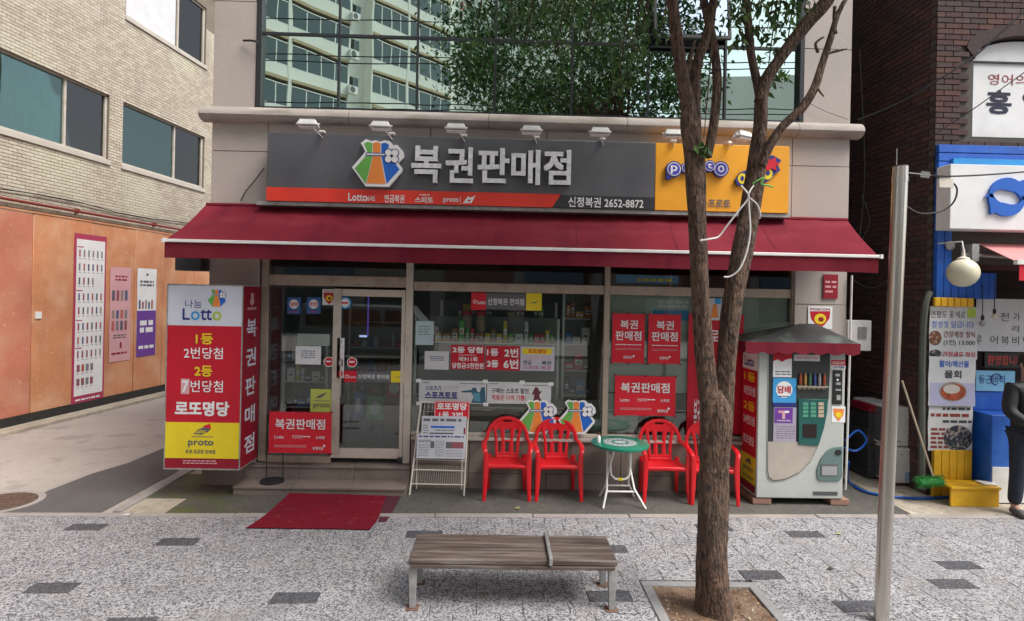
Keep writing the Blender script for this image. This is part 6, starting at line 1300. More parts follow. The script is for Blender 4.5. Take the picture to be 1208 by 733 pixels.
q.ptext('1등', f, 231, 393.5, 251.5, 406.5, M['yellow'], d=e, bold=.03); q.ptext('2번당첨', f, 217, 410, 263, 423.5, M['white'], d=e, bold=.01); q.ptext('2등', f, 229.5, 431.5, 250.5, 444.5, M['yellow'], d=e, bold=.03)
q.m(M['pink']).prect(f, 213.5, 447, 223.5, 465, .001, .002); q.ptext('7', f, 215, 449, 222.5, 463, M['white'], d=e + .001, bold=.04); q.ptext('번당첨', f, 225, 449, 263, 463, M['white'], d=e, bold=.01); q.ptext('로또명당', f, 206.5, 473.5, 270.5, 491, M['white'], d=e, bold=.045)
q.m(M['ink']).fprism(f, [f.px(*p) for p in ((228, 512), (233, 507), (243, 503), (248, 501), (249, 506), (245, 510), (238, 513))], .001, e); q.m(M['red']).fprism(f, [f.px(*p) for p in ((239, 503), (248, 500), (249, 506), (244, 505))], e, e + .001); q.ptext('toto', f, 230, 507, 243, 511.5, M['yellow'], d=e + .002, bold=.03)
q.m(M['ink']).prect(f, 226, 515, 252, 515.8, .001, e); q.ptext('proto', f, 222, 519, 252, 528, M['ink'], d=e, bold=.04); q.ptext('토토·프로토 판매점', f, 219, 530.5, 254, 535.5, M['ink'], d=e, bold=.02)
q.scrib(f, *f.rect(216, 542.5, 256, 548), 2, M['pink'], e, .45, 33); q.build('print', parent=LS)
FSd = Fr((lx1, YL, 0), (0, 1, 0), (0, 0, 1), (1, 0, 0)); q = MB(); sidew = 6.9 - YL; e = .004; 
MB().m(M['darkred']).fbox(FSd, .006, sidew, lz0 + .004, lz1 - .004, -.001, .002).build('side_face', parent=LS)
hs_ = (lz1 - lz0)
for i, s_ in enumerate('복권판매점'):
    zc_ = lz1 - hs_ * (.235 + i * .163); q.text(s_, FSd, sidew * .22, zc_ - .10, sidew * .78, zc_ + .10, lav, d=e, bold=.03)
q.m(M['pink']).fellipse(FSd, sidew * .5, lz1 - hs_ * .085, .055, .045, e, n=12); q.fpoly(FSd, [(sidew * .5 - .03, lz1 - hs_ * .065), (sidew * .5 + .03, lz1 - hs_ * .065), (sidew * .5 + .045, lz1 - hs_ * .04), (sidew * .5 - .045, lz1 - hs_ * .04)], e); q.scrib(FSd, sidew * .25, lz1 - hs_ * .135, sidew * .75, lz1 - hs_ * .115, 1, M['pink'], e, .7, 3); q.build('side_print', parent=LS)
# ================================================================== VENDING MACHINE
YV = 6.50; FV = FY(YV); vx0, vx1 = FV.px(893.5, 500)[0], FV.px(996, 500)[0]; vz0 = FV.px(945, 588.5)[1]; vz1 = FV.px(945, 402)[1]
VM = thing('vending_machine', 'white vending machine with a curved dark glass panel under a small red valanced roof', 'vending machine', ((vx0 + vx1) / 2, YV, vz0))
vwhite = layered(pm('vending_white', (.47, .49, .46), .35, var=.04, scale=3), 6, (.37, .38, .35), .55, .8, .6)
MB().m(vwhite).box(vx0, vx1, YV, 6.93, vz0, vz1).build('cabinet', parent=VM, bevel=.012)
def vp(pts): return [FV.px(*p) for p in pts]
scr = [(907, 408), (960, 409.5), (979, 410), (978.5, 440), (977, 470), (972, 500), (965, 525), (955, 545), (942, 558), (925, 566), (912, 567.5), (906.5, 564), (905, 555)]
MB().m(flat('vending_trim', (.40, .42, .39), .4)).fprism(FV, [(a + (.008 if a > FV.px(940, 500)[0] else -.008), b + (.004 if b > 1 else -.01)) for a, b in vp(scr)], -.001, .006).build('window_trim', parent=VM)
MB().m(flat('vending_dark', (.035, .04, .038), .5)).fprism(FV, vp(scr), .0, .008).build('display_window', parent=VM)
lowp = [(905.6, 521), (966, 521), (955, 544), (942, 557), (925, 565), (912, 566.5), (907, 563), (905.5, 555)]
MB().m(layered(pm('vending_beige', (.42, .37, .32), .4, var=.08, scale=3), 3, (.5, .45, .4), .5, .8, .5)).fprism(FV, vp(lowp), .006, .0105).build('lower_panel', parent=VM)
bt = MB(); bc = [(.30, .06, .03), (.35, .20, .05), (.06, .14, .10), (.05, .06, .22), (.25, .25, .26)]
for i in range(6):
    x = FV.px(943 + i * 5.6, 445)[0]; zb_ = FV.px(945, 454)[1]; bt = MB().m(flat('drink_tone_%d' % (i % 5), bc[i % 5], .4)).lathe((x, YV - .024, zb_), [(.014, 0), (.016, .01), (.016, .085), (.009, .11), (.009, .13)], 12); bt.build('sample_bottle', parent=VM, smooth=True)
sh = MB().m(flat('vending_shelf', (.30, .28, .22), .5)); sh.prect(FV, 939, 455, 975, 456.8, .008, .04); sh.build('sample_shelf', parent=VM)
for i in range(6): MB().m(flat('price_chip', (.5, .42, .25), .4)).prect(FV, 941 + i * 5.6, 457.2, 945 + i * 5.6, 459.2, .008, .012).build('price_tag', parent=VM)
lit = MB().m(M['menu_white']).prect(FV, 936, 418.5, 966.5, 426, .009, .012); lo_ = lit.build('header_label', parent=VM); q = MB(); q.scrib(FV, *FV.rect(939, 420, 964, 424.5), 1, M['pink'], .0135, .6, 5); q.build('print', parent=VM)
teal = flat('vending_teal', (.02, .10, .09), .4)
MB().m(teal).fprism(FV, vp([(941, 470), (975.5, 471), (975, 485), (971, 505), (965, 524), (962, 526), (941, 524)]), .008, .022).build('selection_panel', parent=VM, bevel=.003, seg=1)
for r_ in range(4):
    for c_ in range(3): MB().m(flat('key_beige', (.5, .4, .28), .4) if c_ == 2 else flat('key_green', (.08, .30, .20), .4)).prect(FV, 945.5 + c_ * 9.2, 474.5 + r_ * 4.6, 952 + c_ * 9.2, 478 + r_ * 4.6, .022, .027).build('selection_key', parent=VM)
MB().m(flat('vending_slot_dark', (.02, .012, .012), .4)).prect(FV, 946, 500, 962, 516, .022, .026).build('collect_slot', parent=VM)
MB().m(M['black']).prect(FV, 982, 437, 993, 477, .0, .012).build('coin_panel', parent=VM, bevel=.002, seg=1)
cpn = MB().m(M['galv'])
for a, b, c_, d in ((984.5, 441, 989.5, 444), (985, 451, 990.5, 454), (984.5, 459, 991, 461), (986, 466, 990.5, 472)): cpn.prect(FV, a, b, c_, d, .012, .018)
cpn.build('coin_slot', parent=VM)
MB().m(M['silver']).fellipse(FV, *FV.px(987, 448), .012, .012, .012, .02, 14).build('coin_knob', parent=VM)
hatch = [(963, 554), (968, 541), (975, 532), (983, 527.5), (992.5, 526.5), (993.5, 530), (993, 562), (990, 567.5), (967, 567.5), (963.5, 564)]
MB().m(flat('hatch_teal', (.13, .20, .19), .4)).fprism(FV, vp(hatch), .0, .012).build('delivery_hatch', parent=VM, bevel=.003, seg=1)
MB().m(M['ink']).prect(FV, 967, 547.5, 988, 561.5, .012, .014).build('hatch_opening', parent=VM); MB().m(flat('hatch_flap', (.33, .33, .34), .3)).prect(FV, 968.5, 550, 986.5, 560.5, .014, .018).build('hatch_flap', parent=VM)
MB().m(M['black']).fellipse(FV, *FV.px(988, 533.5), .035, .03, .012, .02, 14).build('lock', parent=VM)
gv = MB().m(M['ink']).prect(FV, 959, 580, 988, 584.5, -.0, .003)
for i in range(12): gv.prect(FV, 960 + i * 2.35, 580.4, 961.2 + i * 2.35, 584.1, .003, .006)
gv.build('vent_grille', parent=VM)
q = MB(); q.m(M['white']).prect(FV, 911.5, 411, 933.5, 445, .0105, .012); q.m(M['red2']).fprism(FV, vp([(911.5, 415), (933.5, 415.8), (933.5, 423), (927, 424), (922, 427), (917, 424), (911.5, 426)]), .012, .0135); q.scrib(FV, *FV.rect(914, 437, 932, 443), 2, M['ink'], .0135, .4, 5); q.build('poster', parent=VM)
q = MB(); q.m(M['skyblue']).prect(FV, 911, 446, 938.5, 475, .013, .015); q.m(M['navy']).prect(FV, 911.3, 475.2, 938, 479.5, .013, .0145); q.m(M['white']).fellipse(FV, *FV.px(924.3, 459.5), .092, .092, .016); q.ptext('담배', FV, 916.5, 455, 932, 464, M['red2'], d=.0175, bold=.03); q.scrib(FV, *FV.rect(918, 466.5, 931, 468.5), 1, M['ink'], .0175, .6, 6); q.build('cigarette_sticker', parent=VM)
q = MB(); q.m(flat('sheet_lilac', (.38, .34, .42), .5)).prect(FV, 912, 480.5, 938.5, 521, .0106, .0118); q.m(M['purple']).prect(FV, 913, 481, 934.5, 499, .012, .0135); q.m(M['pink']).prect(FV, 917.5, 484.5, 929.5, 487, .0135, .015); q.prect(FV, 922, 487, 925.5, 494, .0135, .015); q.m(M['white']).prect(FV, 925, 484.5, 930, 487, .015, .0158); q.ptext('membership', FV, 916, 494.8, 932, 497.5, M['white'], d=.015, bold=.03); q.scrib(FV, *FV.rect(915, 502, 937, 518), 6, M['ink'], .0125, .3, 7); q.build('purple_sticker', parent=VM)
q = MB(); q.m(M['red']).prect(FV, 980.5, 425, 997.2, 431.2, .001, .003); q.ptext('POSCOM', FV, 982, 426.5, 996, 430, M['white'], d=.004, bold=.03); q.m(M['white']).prect(FV, 980.5, 431.4, 997.2, 435.8, .001, .003); q.ptext('CCTV 작동중', FV, 982, 432, 996, 435, M['navy'], d=.004, bold=.03); q.build('warning_label', parent=VM)
q = MB(); x0, y0, x1, y1 = 981, 479.5, 997, 498.5; q.m(M['white']).prect(FV, x0, y0, x1, y1, .001, .003); q.m(M['orange']).fpoly(FV, vp([(982.5, 482), (995.5, 482.5), (994.5, 490), (989, 497.5), (983.5, 490)]), .0045); q.m(M['yellow']).fellipse(FV, *FV.px(989, 489.5), .035, .03, .006); q.build('shield_label', parent=VM)
# left side panel
FVs = Fr((vx0, YV, 0), (0, 1, 0), (0, 0, 1), (-1, 0, 0)); dw = .43; VH = vz1 - vz0; q = MB()
sw_ = lambda a, b, z0, z1, m_, d=.002: q.m(m_).fbox(FVs, a * dw, b * dw, vz0 + z0 * VH, vz0 + z1 * VH, -.001, d)
sw_(.06, .97, .80, .985, M['white']); sw_(.06, .97, .245, .798, M['red2']); sw_(.06, .97, .07, .243, M['yellow']); sw_(.06, .97, .02, .068, M['darkred']); q.build('side_panel', parent=VM)
FVm = Fr((vx0, YV + dw, 0), (0, -1, 0), (0, 0, 1), (-1, 0, 0)); q = MB()   # reads left to right seen from the left
tt = lambda s_, a, b, z0, z1, m_, bo=.03: q.text(s_, FVm, a * dw, vz0 + z0 * VH, b * dw, vz0 + z1 * VH, m_, d=.0035, bold=bo)
tt('Lotto', .15, .75, .82, .88, M['navy']); bag(q, FVm, .62 * dw, vz0 + .93 * VH, .10, .0035, 0, white=False); tt('나눔', .18, .42, .90, .95, M['navy'])
for s_, m_, z_ in (('1등', M['yellow'], .72), ('3번당첨', M['white'], .63), ('2등', M['yellow'], .53), ('24번당첨', M['white'], .44), ('로또명당', M['white'], .31)): tt(s_, .15, .85, z_, z_ + .06, m_)
tt('proto', .2, .8, .13, .17, M['ink']); q.m(M['ink']).fpoly(FVm, [(.3 * dw, vz0 + .19 * VH), (.7 * dw, vz0 + .19 * VH), (.6 * dw, vz0 + .225 * VH), (.4 * dw, vz0 + .21 * VH)], .0035); tt('토토 판매점', .2, .8, .09, .11, M['ink']); q.build('side_print', parent=VM)
# small roof
rz = FV.px(945, 402)[1] ; FVr = FY(6.36); rx0, rx1 = FVr.px(880, 400)[0], FVr.px(1015, 408)[0]; ry0, ry1 = 6.36, 6.93
ez = (FVr.px(892, 402)[1] + FVr.px(1014, 408)[1]) / 2; az_ = XZ(955, 382, 6.75)[1]; axx = XZ(955, 382, 6.75)[0]
rfm = layered(pm('roof_sheet', (.022, .022, .022), .6, var=.3, scale=6), 3, (.09, .12, .10), .56, .66, .8)
mb = MB().m(rfm); ex0 = XZ(876, 400, 6.93)[0]
base = [(rx0, ry0, ez), (rx1, ry0, ez), (rx1 - .0, ry1, ez + .02), (rx0, ry1, ez + .02)]; ap = [(axx - .12, 6.72, az_), (axx + .06, 6.72, az_)]
mb.add(base + ap, [(0, 1, 5, 4), (1, 2, 5), (2, 3, 4, 5), (3, 0, 4), (0, 1, 2, 3)]); mb.build('roof_top', parent=VM)
vln = MB().m(M['maroon']); n = 40
def scal(p0, p1, n_):
    p0, p1 = V(p0), V(p1); vs = []
    for i in range(n_ + 1):
        p = p0.lerp(p1, i / n_); vs += [p + V((0, 0, .004)), p + V((0, 0, -.085)), p + V((0, 0, -.10 - .028 * abs(math.sin(i / n_ * math.pi * (n_ // 8)))))]
    vln.add(vs, [(3 * i + k_, 3 * i + 3 + k_, 3 * i + 4 + k_, 3 * i + 1 + k_) for i in range(n_) for k_ in (0, 1)])
scal((rx0, ry0 - .003, ez), (rx1, ry0 - .003, ez), 56); scal((rx0 - .003, ry0, ez), (rx0 - .003, ry1, ez), 24); scal((rx1 + .003, ry0, ez), (rx1 + .003, ry1, ez), 24); vln.build('roof_valance', parent=VM)
for (a, b) in ((vx0 + .02, 6.5), (vx1 - .08, 6.5)):
    for k_ in range(2): o = MB().m(flat('pinkish_block', (.30, .17, .13), .85)).box(a - .05 + k_ * .0, a + .16, b + .01 + k_ * .22, b + .20 + k_ * .22, .008, vz0 - .004).build('support_block', bevel=.006); tag(o, 'pinkish block under the vending machine, %s %s' % ('left' if a < (vx0 + .1) else 'right', 'front' if k_ == 0 else 'rear'), 'block')
# red plate on the right pillar
t, e = sheet_thing('red_plate', 'dark red plate with pale marks high on the right granite pillar', 'plate', FY(Y0 - .01), 971, 324, 988, 352.5, 'darkred', .0, .01); q = MB(); f = FY(Y0 - .01); q.scrib(f, *f.rect(973, 330, 986, 347), 3, M['pink'], e, .4, 3); q.build('print', parent=t)
# ================================================================== GOODS INSIDE THE SHOP
shelfm = flat('shelf_white', (.62, .62, .58), .5); FI = FY(7.45)
def ishelf(px0, px1, Yi, zs, label, depth=.32):
    f = FY(Yi); a, b = f.px(px0, 420)[0], f.px(px1, 420)[0]; t = thing('shop_shelf', label, 'shelf', ((a + b) / 2, Yi, .26))
    for x in (a, b): MB().m(shelfm).box(x - .015, x + .015, Yi - .015, Yi + .015, .262, zs[-1] + .3).build('upright', parent=t)
    for z in zs: MB().m(shelfm).box(a + .017, b - .017, Yi - .02, Yi + depth, z - .012, z).build('shelf_board', parent=t)
    MB().m(flat('shelf_back', (.22, .24, .22), .7)).box(a, b, Yi + depth + .002, Yi + depth + .01, .262, zs[-1] + .3).build('back_panel', parent=t); return a, b
gr = random.Random(9); gcol = [flat('goods_tone_%d' % i, c, .5) for i, c in enumerate([(.55, .04, .04), (.6, .45, .05), (.05, .18, .5), (.08, .35, .06), (.6, .6, .6), (.35, .14, .06), (.6, .3, .05), (.2, .05, .25), (.05, .05, .06)])]
gname = ['red', 'yellow', 'blue', 'green', 'white', 'brown', 'orange', 'purple', 'black']
gm_cache = {}
def ordn(n): return '%d%s' % (n, {1: 'st', 2: 'nd', 3: 'rd'}.get(n if n < 20 else n % 10, 'th'))
def good(x, y, z, w_, d_, h_, ci, where, kind_='box', num=1):
    key = (ci, round(w_, 2), round(h_, 2), kind_)
    if key not in gm_cache:
        mb = MB().m(gcol[ci])
        if kind_ == 'box': mb.box(-w_ / 2, w_ / 2, 0, d_, 0, h_); mb.m(M['white']).box(-w_ / 2 * .8, w_ / 2 * .8, -.003, -.0005, h_ * .35, h_ * .65); mb.m(gcol[(ci + 3) % 9]).box(-w_ / 2 * .6, w_ / 2 * .5, -.005, -.0035, h_ * .42, h_ * .55)
        else: mb.lathe((0, d_ / 2, 0), [(w_ / 2 * .9, 0), (w_ / 2, .01), (w_ / 2, h_ * .6), (w_ / 4, h_ * .8), (w_ / 4, h_)], 12)
        gm_cache[key] = mb.mesh('goods')
    o = inst('boxed_goods' if kind_ == 'box' else 'bottled_drink', gm_cache[key], (x, y, z)); tag(o, '%s %s, %s from the left %s' % (gname[ci], 'packet' if kind_ == 'box' else 'bottle', ordn(num), where), 'packet' if kind_ == 'box' else 'bottle', ('packets ' if kind_ == 'box' else 'bottles ') + where)
levs = {}
def fill(a, b, Yi, z, where, hmax=.24, pal=None, btl=False):
    x = a + .03; num = 0; lev = levs[(where)] = levs.get(where, 0) + 1
    while x < b - .05:
        num += 1
        w_ = gr.choice((.055, .08, .11)); h_ = gr.choice((.10, .15, .19, .24)) * hmax / .24; ci = gr.choice(pal or range(9))
        if x + w_ > b - .02: break
        good(x + w_ / 2, Yi + .02, z + .001, w_ - .012, .12, h_, ci, where + (' (%s board filled)' % ordn(lev) if False else ', ' + ('', 'eye level board', 'next board', 'another board', 'bottom board')[min(lev, 4)] ), 'bottle' if btl else 'box', num); x += w_ * 1.05
zsh = [FY(7.2).px(560, y)[1] for y in (466, 404)]
a, b = ishelf(490, 658, 7.2, [zsh[0], zsh[1]], 'long low display shelf just inside the middle window'); 
fill(a, b, 7.2, zsh[1], 'on the long window shelf', .26, [3, 3, 1, 4, 0, 5]); zs3 = FY(7.2).px(560, 434)[1]
a, b = ishelf(664, 709, 7.42, [FY(7.42).px(690, y)[1] for y in (505, 466, 437, 406, 376)], 'narrow tall shelf at the right side of the middle window', .25)
for y, pal in ((437, [0, 8]), (406, [4, 2]), (376, [5, 6]), (466, [2, 8])): fill(a, b, 7.42, FY(7.42).px(690, y)[1], 'on the narrow tall shelf', .20, pal)
a, b = ishelf(520, 655, 7.62, [FY(7.62).px(600, y)[1] for y in (455, 415, 384)], 'dark long shelf deep inside the shop')
for y in (415, 384): fill(a, b, 7.62, FY(7.62).px(600, y)[1], 'on the deep back shelf', .26)
a, b = ishelf(412, 476, 8.9, [FY(8.9).px(440, y)[1] for y in (500, 470, 440, 410, 380)], 'tall shelf seen through the glass door')
for y in (440, 410, 470): fill(a, b, 8.9, FY(8.9).px(440, y)[1], 'on the shelf behind the door', .24, [0, 5, 4, 2], True)
a, b = ishelf(335, 386, 7.6, [FY(7.6).px(360, y)[1] for y in (515, 480, 450, 425)], 'white wire display shelf left of the door inside')
for y in (515, 480, 450, 425): fill(a, b, 7.6, FY(7.6).px(360, y)[1], 'on the shelf left of the door', .20, [4, 2, 8, 1])
for i, (px, lab) in enumerate(((550, 'left of two tall clear jars with a red lid in the window'), (567, 'right of two tall clear jars with a red lid in the window'))):
    x = FY(7.3).px(px, 400)[0]; t = thing('snack_jar', lab, 'jar', (x, 7.56, zsh[1] + .002)); MB().m(flat('snack_fill', (.36, .28, .20), .6)).lathe((x, 7.40, zsh[1] + .05), [(.06, 0), (.065, .02), (.065, .24), (.05, .27)], 16).build('jar_body', parent=t, smooth=True); MB().m(M['red']).lathe((x, 7.40, zsh[1] + .32), [(.06, 0), (.062, .05), (.01, .06)], 16).build('lid', parent=t, smooth=True); MB().m(shelfm).box(x - .07, x + .07, 7.33, 7.47, zsh[1] + .002, zsh[1] + .048).build('jar_stand', parent=t)
t = thing('led_strip', 'violet blue lit strip on a shelf edge seen through the door', 'light strip', XZ(432, 375, 8.5) and V((XZ(432, 375, 8.5)[0], 8.5, XZ(432, 375, 8.5)[1]))); f = FY(8.5); MB().m(emit('violet_led', (.12, .08, .5), .25)).prect(f, 433.5, 350, 435, 398, .0, .01).build('light_bar', parent=t); MB().m(emit('white_led', (.4, .45, .8), .6)).prect(f, 424, 395.5, 433, 398, .0, .01).build('light_bar', parent=t)
for i, (px0, px1, py0, py1, ci, lab) in enumerate(((417, 428, 463, 494, 2, 'blue carton standing on the floor behind the door'), (433, 452, 468, 496, 3, 'green and white carton on the floor behind the door'), (455, 475, 445, 470, 0, 'red carton stacked behind the right part of the door'))):
    f = FY(8.3); a0, b0, a1, b1 = f.rect(px0, py0, px1, py1); b0 = max(b0, .262) if i < 2 else b0; o = MB().m(gcol[ci]).fbox(f, a0, a1, b0, b1, -.3, 0); o.m(M['white']).fellipse(f, (a0 + a1) / 2, (b0 + b1) / 2, (a1 - a0) * .3, (b1 - b0) * .3, .003); tag(o.build('carton'), lab, 'carton')
f = FY(8.3); MB().m(flat('counter_brown', (.14, .09, .06), .6)).prect(f, 452, 471, 500, 540, -.4, -.01).build('counter_front', parent=thing('shop_counter', 'brown counter inside the shop behind the door', 'counter', (f.px(470, 500)[0], 8.4, .26)))
f = FY(7.7); o = MB().m(flat('fridge_teal', (.04, .09, .10), .4)).fbox(f, f.px(316, 440)[0], f.px(330, 440)[0], .262, f.px(322, 359)[1], -.5, 0); tag(o.build('dark_cabinet'), 'dark teal cabinet standing inside at the left edge of the entrance', 'cabinet')
# ================================================================== BENCH
bf = G(484, 718).y; yb1 = 4.70; yf1 = 4.20; zb2 = 2.25 - (662 - 350) * 4.22 / 700
Fb = FY(4.22); bxl, bxr = Fb.px(481.5, 662)[0], Fb.px(729, 662)[0]
BN = thing('bench', 'low weathered wooden bench with steel legs on the pavement', 'bench', ((bxl + bxr) / 2, 4.45, 0))
nsl = 4; dpt = .47; wd = dpt / nsl; xdv = Fb.px(650, 650)[0]
for i in range(nsl):
    y0 = 4.22 + i * wd
    for a, b in ((bxl, xdv - .014), (xdv + .014, bxr)):
        MB().m(M['wood']).box(a, b, y0 + .006, y0 + wd - .007, zb2 - .035, zb2 + R.uniform(-.002, .002)).build('slat', parent=BN, bevel=.006)
MB().m(M['wood']).box(bxl + .02, bxr - .02, 4.215, 4.25, zb2 - .062, zb2 - .037).build('front_beam', parent=BN, bevel=.005)
MB().m(M['wood']).box(bxl + .02, bxr - .02, 4.22 + dpt - .035, 4.22 + dpt, zb2 - .085, zb2 - .037).build('rear_beam', parent=BN, bevel=.005)
MB().m(M['galv']).box(xdv - .0125, xdv + .0125, 4.205, 4.22 + dpt + .005, zb2 - .03, zb2 + .03).build('divider', parent=BN, bevel=.004)
for x, s_ in ((bxl + .03, 1), (bxr - .03, -1)):
    for y, e_ in ((4.25, -.0), (4.62, .0)):
        MB().m(M['galv']).add([(x - .03, y, zb2 - .036), (x + .03, y, zb2 - .036), (x + .03, y + .05, zb2 - .036), (x - .03, y + .05, zb2 - .036), (x - .022, y - .0 + e_, .008), (x + .022, y + e_, .008), (x + .022, y + .04 + e_, .008), (x - .022, y + .04 + e_, .008)], [(0, 1, 2, 3), (4, 5, 6, 7), (0, 1, 5, 4), (1, 2, 6, 5), (2, 3, 7, 6), (3, 0, 4, 7)]).build('leg', parent=BN, bevel=.004)
        MB().m(pm('rusted_foot', (.16, .09, .06), .9, var=.3, scale=40)).box(x - .045, x + .045, y - .02, y + .065, .003, .0075).build('foot_plate', parent=BN)
    MB().m(M['galv']).tube([(x, 4.24, zb2 - .05), (x, 4.67, zb2 - .05)], .018, 8).build('leg_bracket', parent=BN, smooth=True)
# ================================================================== TREE PIT
px0_, px1_, py0_, py1_ = PIT; fw = .075
TP = thing('tree_pit_frame', 'square grey stone frame around the tree on the pavement', 'tree pit', ((px0_ + px1_) / 2, (py0_ + py1_) / 2, 0))
for a, b, c_, d in ((px0_, px1_, py1_ - fw, py1_), (px0_, px1_, py0_, py0_ + fw), (px0_, px0_ + fw, py0_ + fw + .002, py1_ - fw - .002), (px1_ - fw, px1_, py0_ + fw + .002, py1_ - fw - .002)):
    MB().m(pm('pit_stone', (.25, .25, .25), .8, var=.15, scale=60, bump=.2)).box(a, b, c_, d, -.1, .012).build('frame_stone', parent=TP, bevel=.006)
gs = layered(layered(pm('pit_earth', (.14, .085, .055), .95, var=.3, scale=14, bump=1.5, bscale=30), 4, (.24, .17, .12), .5, .7, .8), 45, (.34, .28, .2), .62, .7, .7)
mb = MB().m(gs); n = 24; vs = []
for j in range(n + 1):
    for i in range(n + 1):
        x = px0_ + fw - .005 + (px1_ - px0_ - 2 * fw + .01) * i / n; y = py0_ + fw - .005 + (py1_ - py0_ - 2 * fw + .01) * j / n; vs.append((x, y, -.004 + .006 * math.sin(x * 17 + y * 9) + R.uniform(-.004, .010)))
mb.add(vs, [(j * (n + 1) + i, j * (n + 1) + i + 1, (j + 1) * (n + 1) + i + 1, (j + 1) * (n + 1) + i) for j in range(n) for i in range(n)]); struct(mb.build('pit_soil', smooth=True))
sheet('subsoil', [(px0_, py0_), (px1_, py0_), (px1_, py1_), (px0_, py1_)], -.06, gs)
lit_ = MB(); lm1 = [flat('litter_%d' % i, c, .9) for i, c in enumerate([(.28, .18, .09), (.40, .30, .18), (.16, .09, .05), (.45, .42, .36)])]
for i in range(420):
    x, y = R.uniform(px0_ + fw + .02, px1_ - fw - .02), R.uniform(py0_ + fw, py1_ - fw - .02); a = R.uniform(0, 6.3); l = R.uniform(.008, .026); z = .006 + R.uniform(-.01, .008); dx, dy = math.cos(a) * l, math.sin(a) * l
    lit_.m(R.choice(lm1)).add([(x, y, z), (x + dx, y + dy, z + R.uniform(-.004, .012)), (x - dy * .5, y + dx * .5, z + .006)], [(0, 1, 2)])
tag(lit_.build('leaf_litter', kind='stuff'), 'dry leaf and twig litter on the soil around the tree foot', 'litter')
for i, (px, py, c, lab) in enumerate(((990, 630, (.30, .31, .16), 'pale yellow green leaf on the pavement left of the steel pole'), (980, 671, (.05, .06, .03), 'dark dead leaf on the pavement between tree and steel pole'), (610, 600, (.26, .26, .08), 'small yellow leaf on the apron below the red chairs'), (148, 608, (.6, .6, .6), 'scrap of white paper on the stone edging at the left'))):
    g = G(px, py, .012); o = MB().m(flat('fallen_leaf_%d' % i, c, .8)).add([(g.x - .035, g.y, g.z), (g.x, g.y - .02, g.z + .004), (g.x + .035, g.y + .01, g.z), (g.x + .01, g.y + .03, g.z + .008)], [(0, 1, 2), (0, 2, 3)]); tag(o.build('paper_scrap' if i == 3 else 'fallen_leaf'), lab, 'paper' if i == 3 else 'leaf')
# ================================================================== TREE
bark = pm('tree_bark', (.10, .058, .038), .9, var=.5, scale=34, bump=3.0, bscale=55, stretch=(1, 1, .38)); layered(bark, 62, (.21, .145, .105), .56, .66, .7, stretch=(1, 1, .30)); layered(bark, 44, (.02, .014, .011), .56, .63, .85, stretch=(1, 1, .28)); layered(bark, 3, (.05, .038, .028), .5, .75, .5)
tg = G(842, 722); YT = tg.y
TR = thing('street_tree', 'forked street tree with rough brown bark standing in a square stone pit', 'tree', (tg.x, YT, -.03))
def tp(px, py, dy=0.0): f = FY(YT + dy); a, b = f.px(px, py); return V((a, YT + dy, b))
def limb(name, pts, parent=TR, n=14):
    """pts: (px, py, width px, dy)"""
    P = []; rs = []
    ctrl = [(tp(p[0], p[1], p[3]), p[2] / 2 * .84 * (YT + p[3]) / 700) for p in pts]
    for i in range(len(ctrl) - 1):
        p0, p1, p2, p3 = (ctrl[max(i - 1, 0)][0], ctrl[i][0], ctrl[i + 1][0], ctrl[min(i + 2, len(ctrl) - 1)][0])
        sub = max(3, int((p2 - p1).length / .05))
        for k in range(sub):
            t = k / sub; P.append(.5 * ((2 * p1) + (p2 - p0) * t + (2 * p0 - 5 * p1 + 4 * p2 - p3) * t * t + (3 * p1 - p0 - 3 * p2 + p3) * t ** 3)); rs.append(ctrl[i][1] * (1 - t) + ctrl[i + 1][1] * t)
    P.append(ctrl[-1][0]); rs.append(ctrl[-1][1])
    mb = MB().m(bark); mb.tube(P, rs, n)
    sd = R.uniform(0, 9)
    k = len(P)
    for i in range(k):
        for j in range(n):
            v = mb.v[i * n + j]; c = P[i]; d = (v - c); th = 2 * math.pi * j / n
            f = 1 + .07 * math.sin(th * 3 + i * .22 + sd) + .05 * math.sin(th * 5 - i * .35 + sd * 2) + R.uniform(-.03, .03); mb.v[i * n + j] = c + d * f
    return mb.build(name, parent=parent, smooth=True), P
limb('trunk', [(842, 735, 62, 0), (843, 722, 52, 0), (842, 700, 45, 0), (840, 650, 42, 0), (840, 600, 41, 0), (843, 540, 40, 0), (846, 500, 42, 0), (846, 478, 36, .01), (847, 462, 16, .02), (847, 458, 2, .02)], n=24)
limb('stem', [(842, 580, 24, 0), (838, 530, 28, 0), (837, 480, 28, 0), (832, 430, 26, 0), (829, 390, 25, 0), (826, 340, 24, 0), (824, 290, 24, 0), (821, 240, 26, -.02), (819, 200, 28, -.02), (817, 170, 28, -.03), (812, 145, 22, -.04), (810, 128, 12, -.05), (809, 120, 2, -.05)], n=20)
limb('stem', [(846, 580, 22, .02), (850, 530, 26, .02), (853, 480, 27, .03), (857, 430, 26, .04), (862, 380, 27, .05), (868, 335, 28, .05), (876, 290, 29, .05), (884, 250, 28, .05), (890, 215, 26, .05), (893, 185, 22, .04), (897, 150, 19, .04), (898, 122, 17, .04), (898, 108, 8, .04), (898, 102, 2, .04)], n=20)
limb('branch', [(817, 180, 22, -.04), (812, 130, 21, -.04), (803, 75, 17, -.06), (797, 30, 16, -.08), (790, -20, 14, -.1), (778, -80, 11, -.15)])
limb('branch', [(818, 190, 22, 0), (818, 130, 19, .03), (822, 80, 15, .05), (833, 45, 13, .06), (841, 5, 12, .08), (850, -50, 10, .1), (870, -120, 7, .2)])
limb('branch', [(834, 185, 13, .08), (842, 145, 13, .1), (846, 100, 13, .1), (843, 60, 11, .12), (836, 25, 12, .1), (828, -10, 10, .1), (815, -60, 8, .1)])
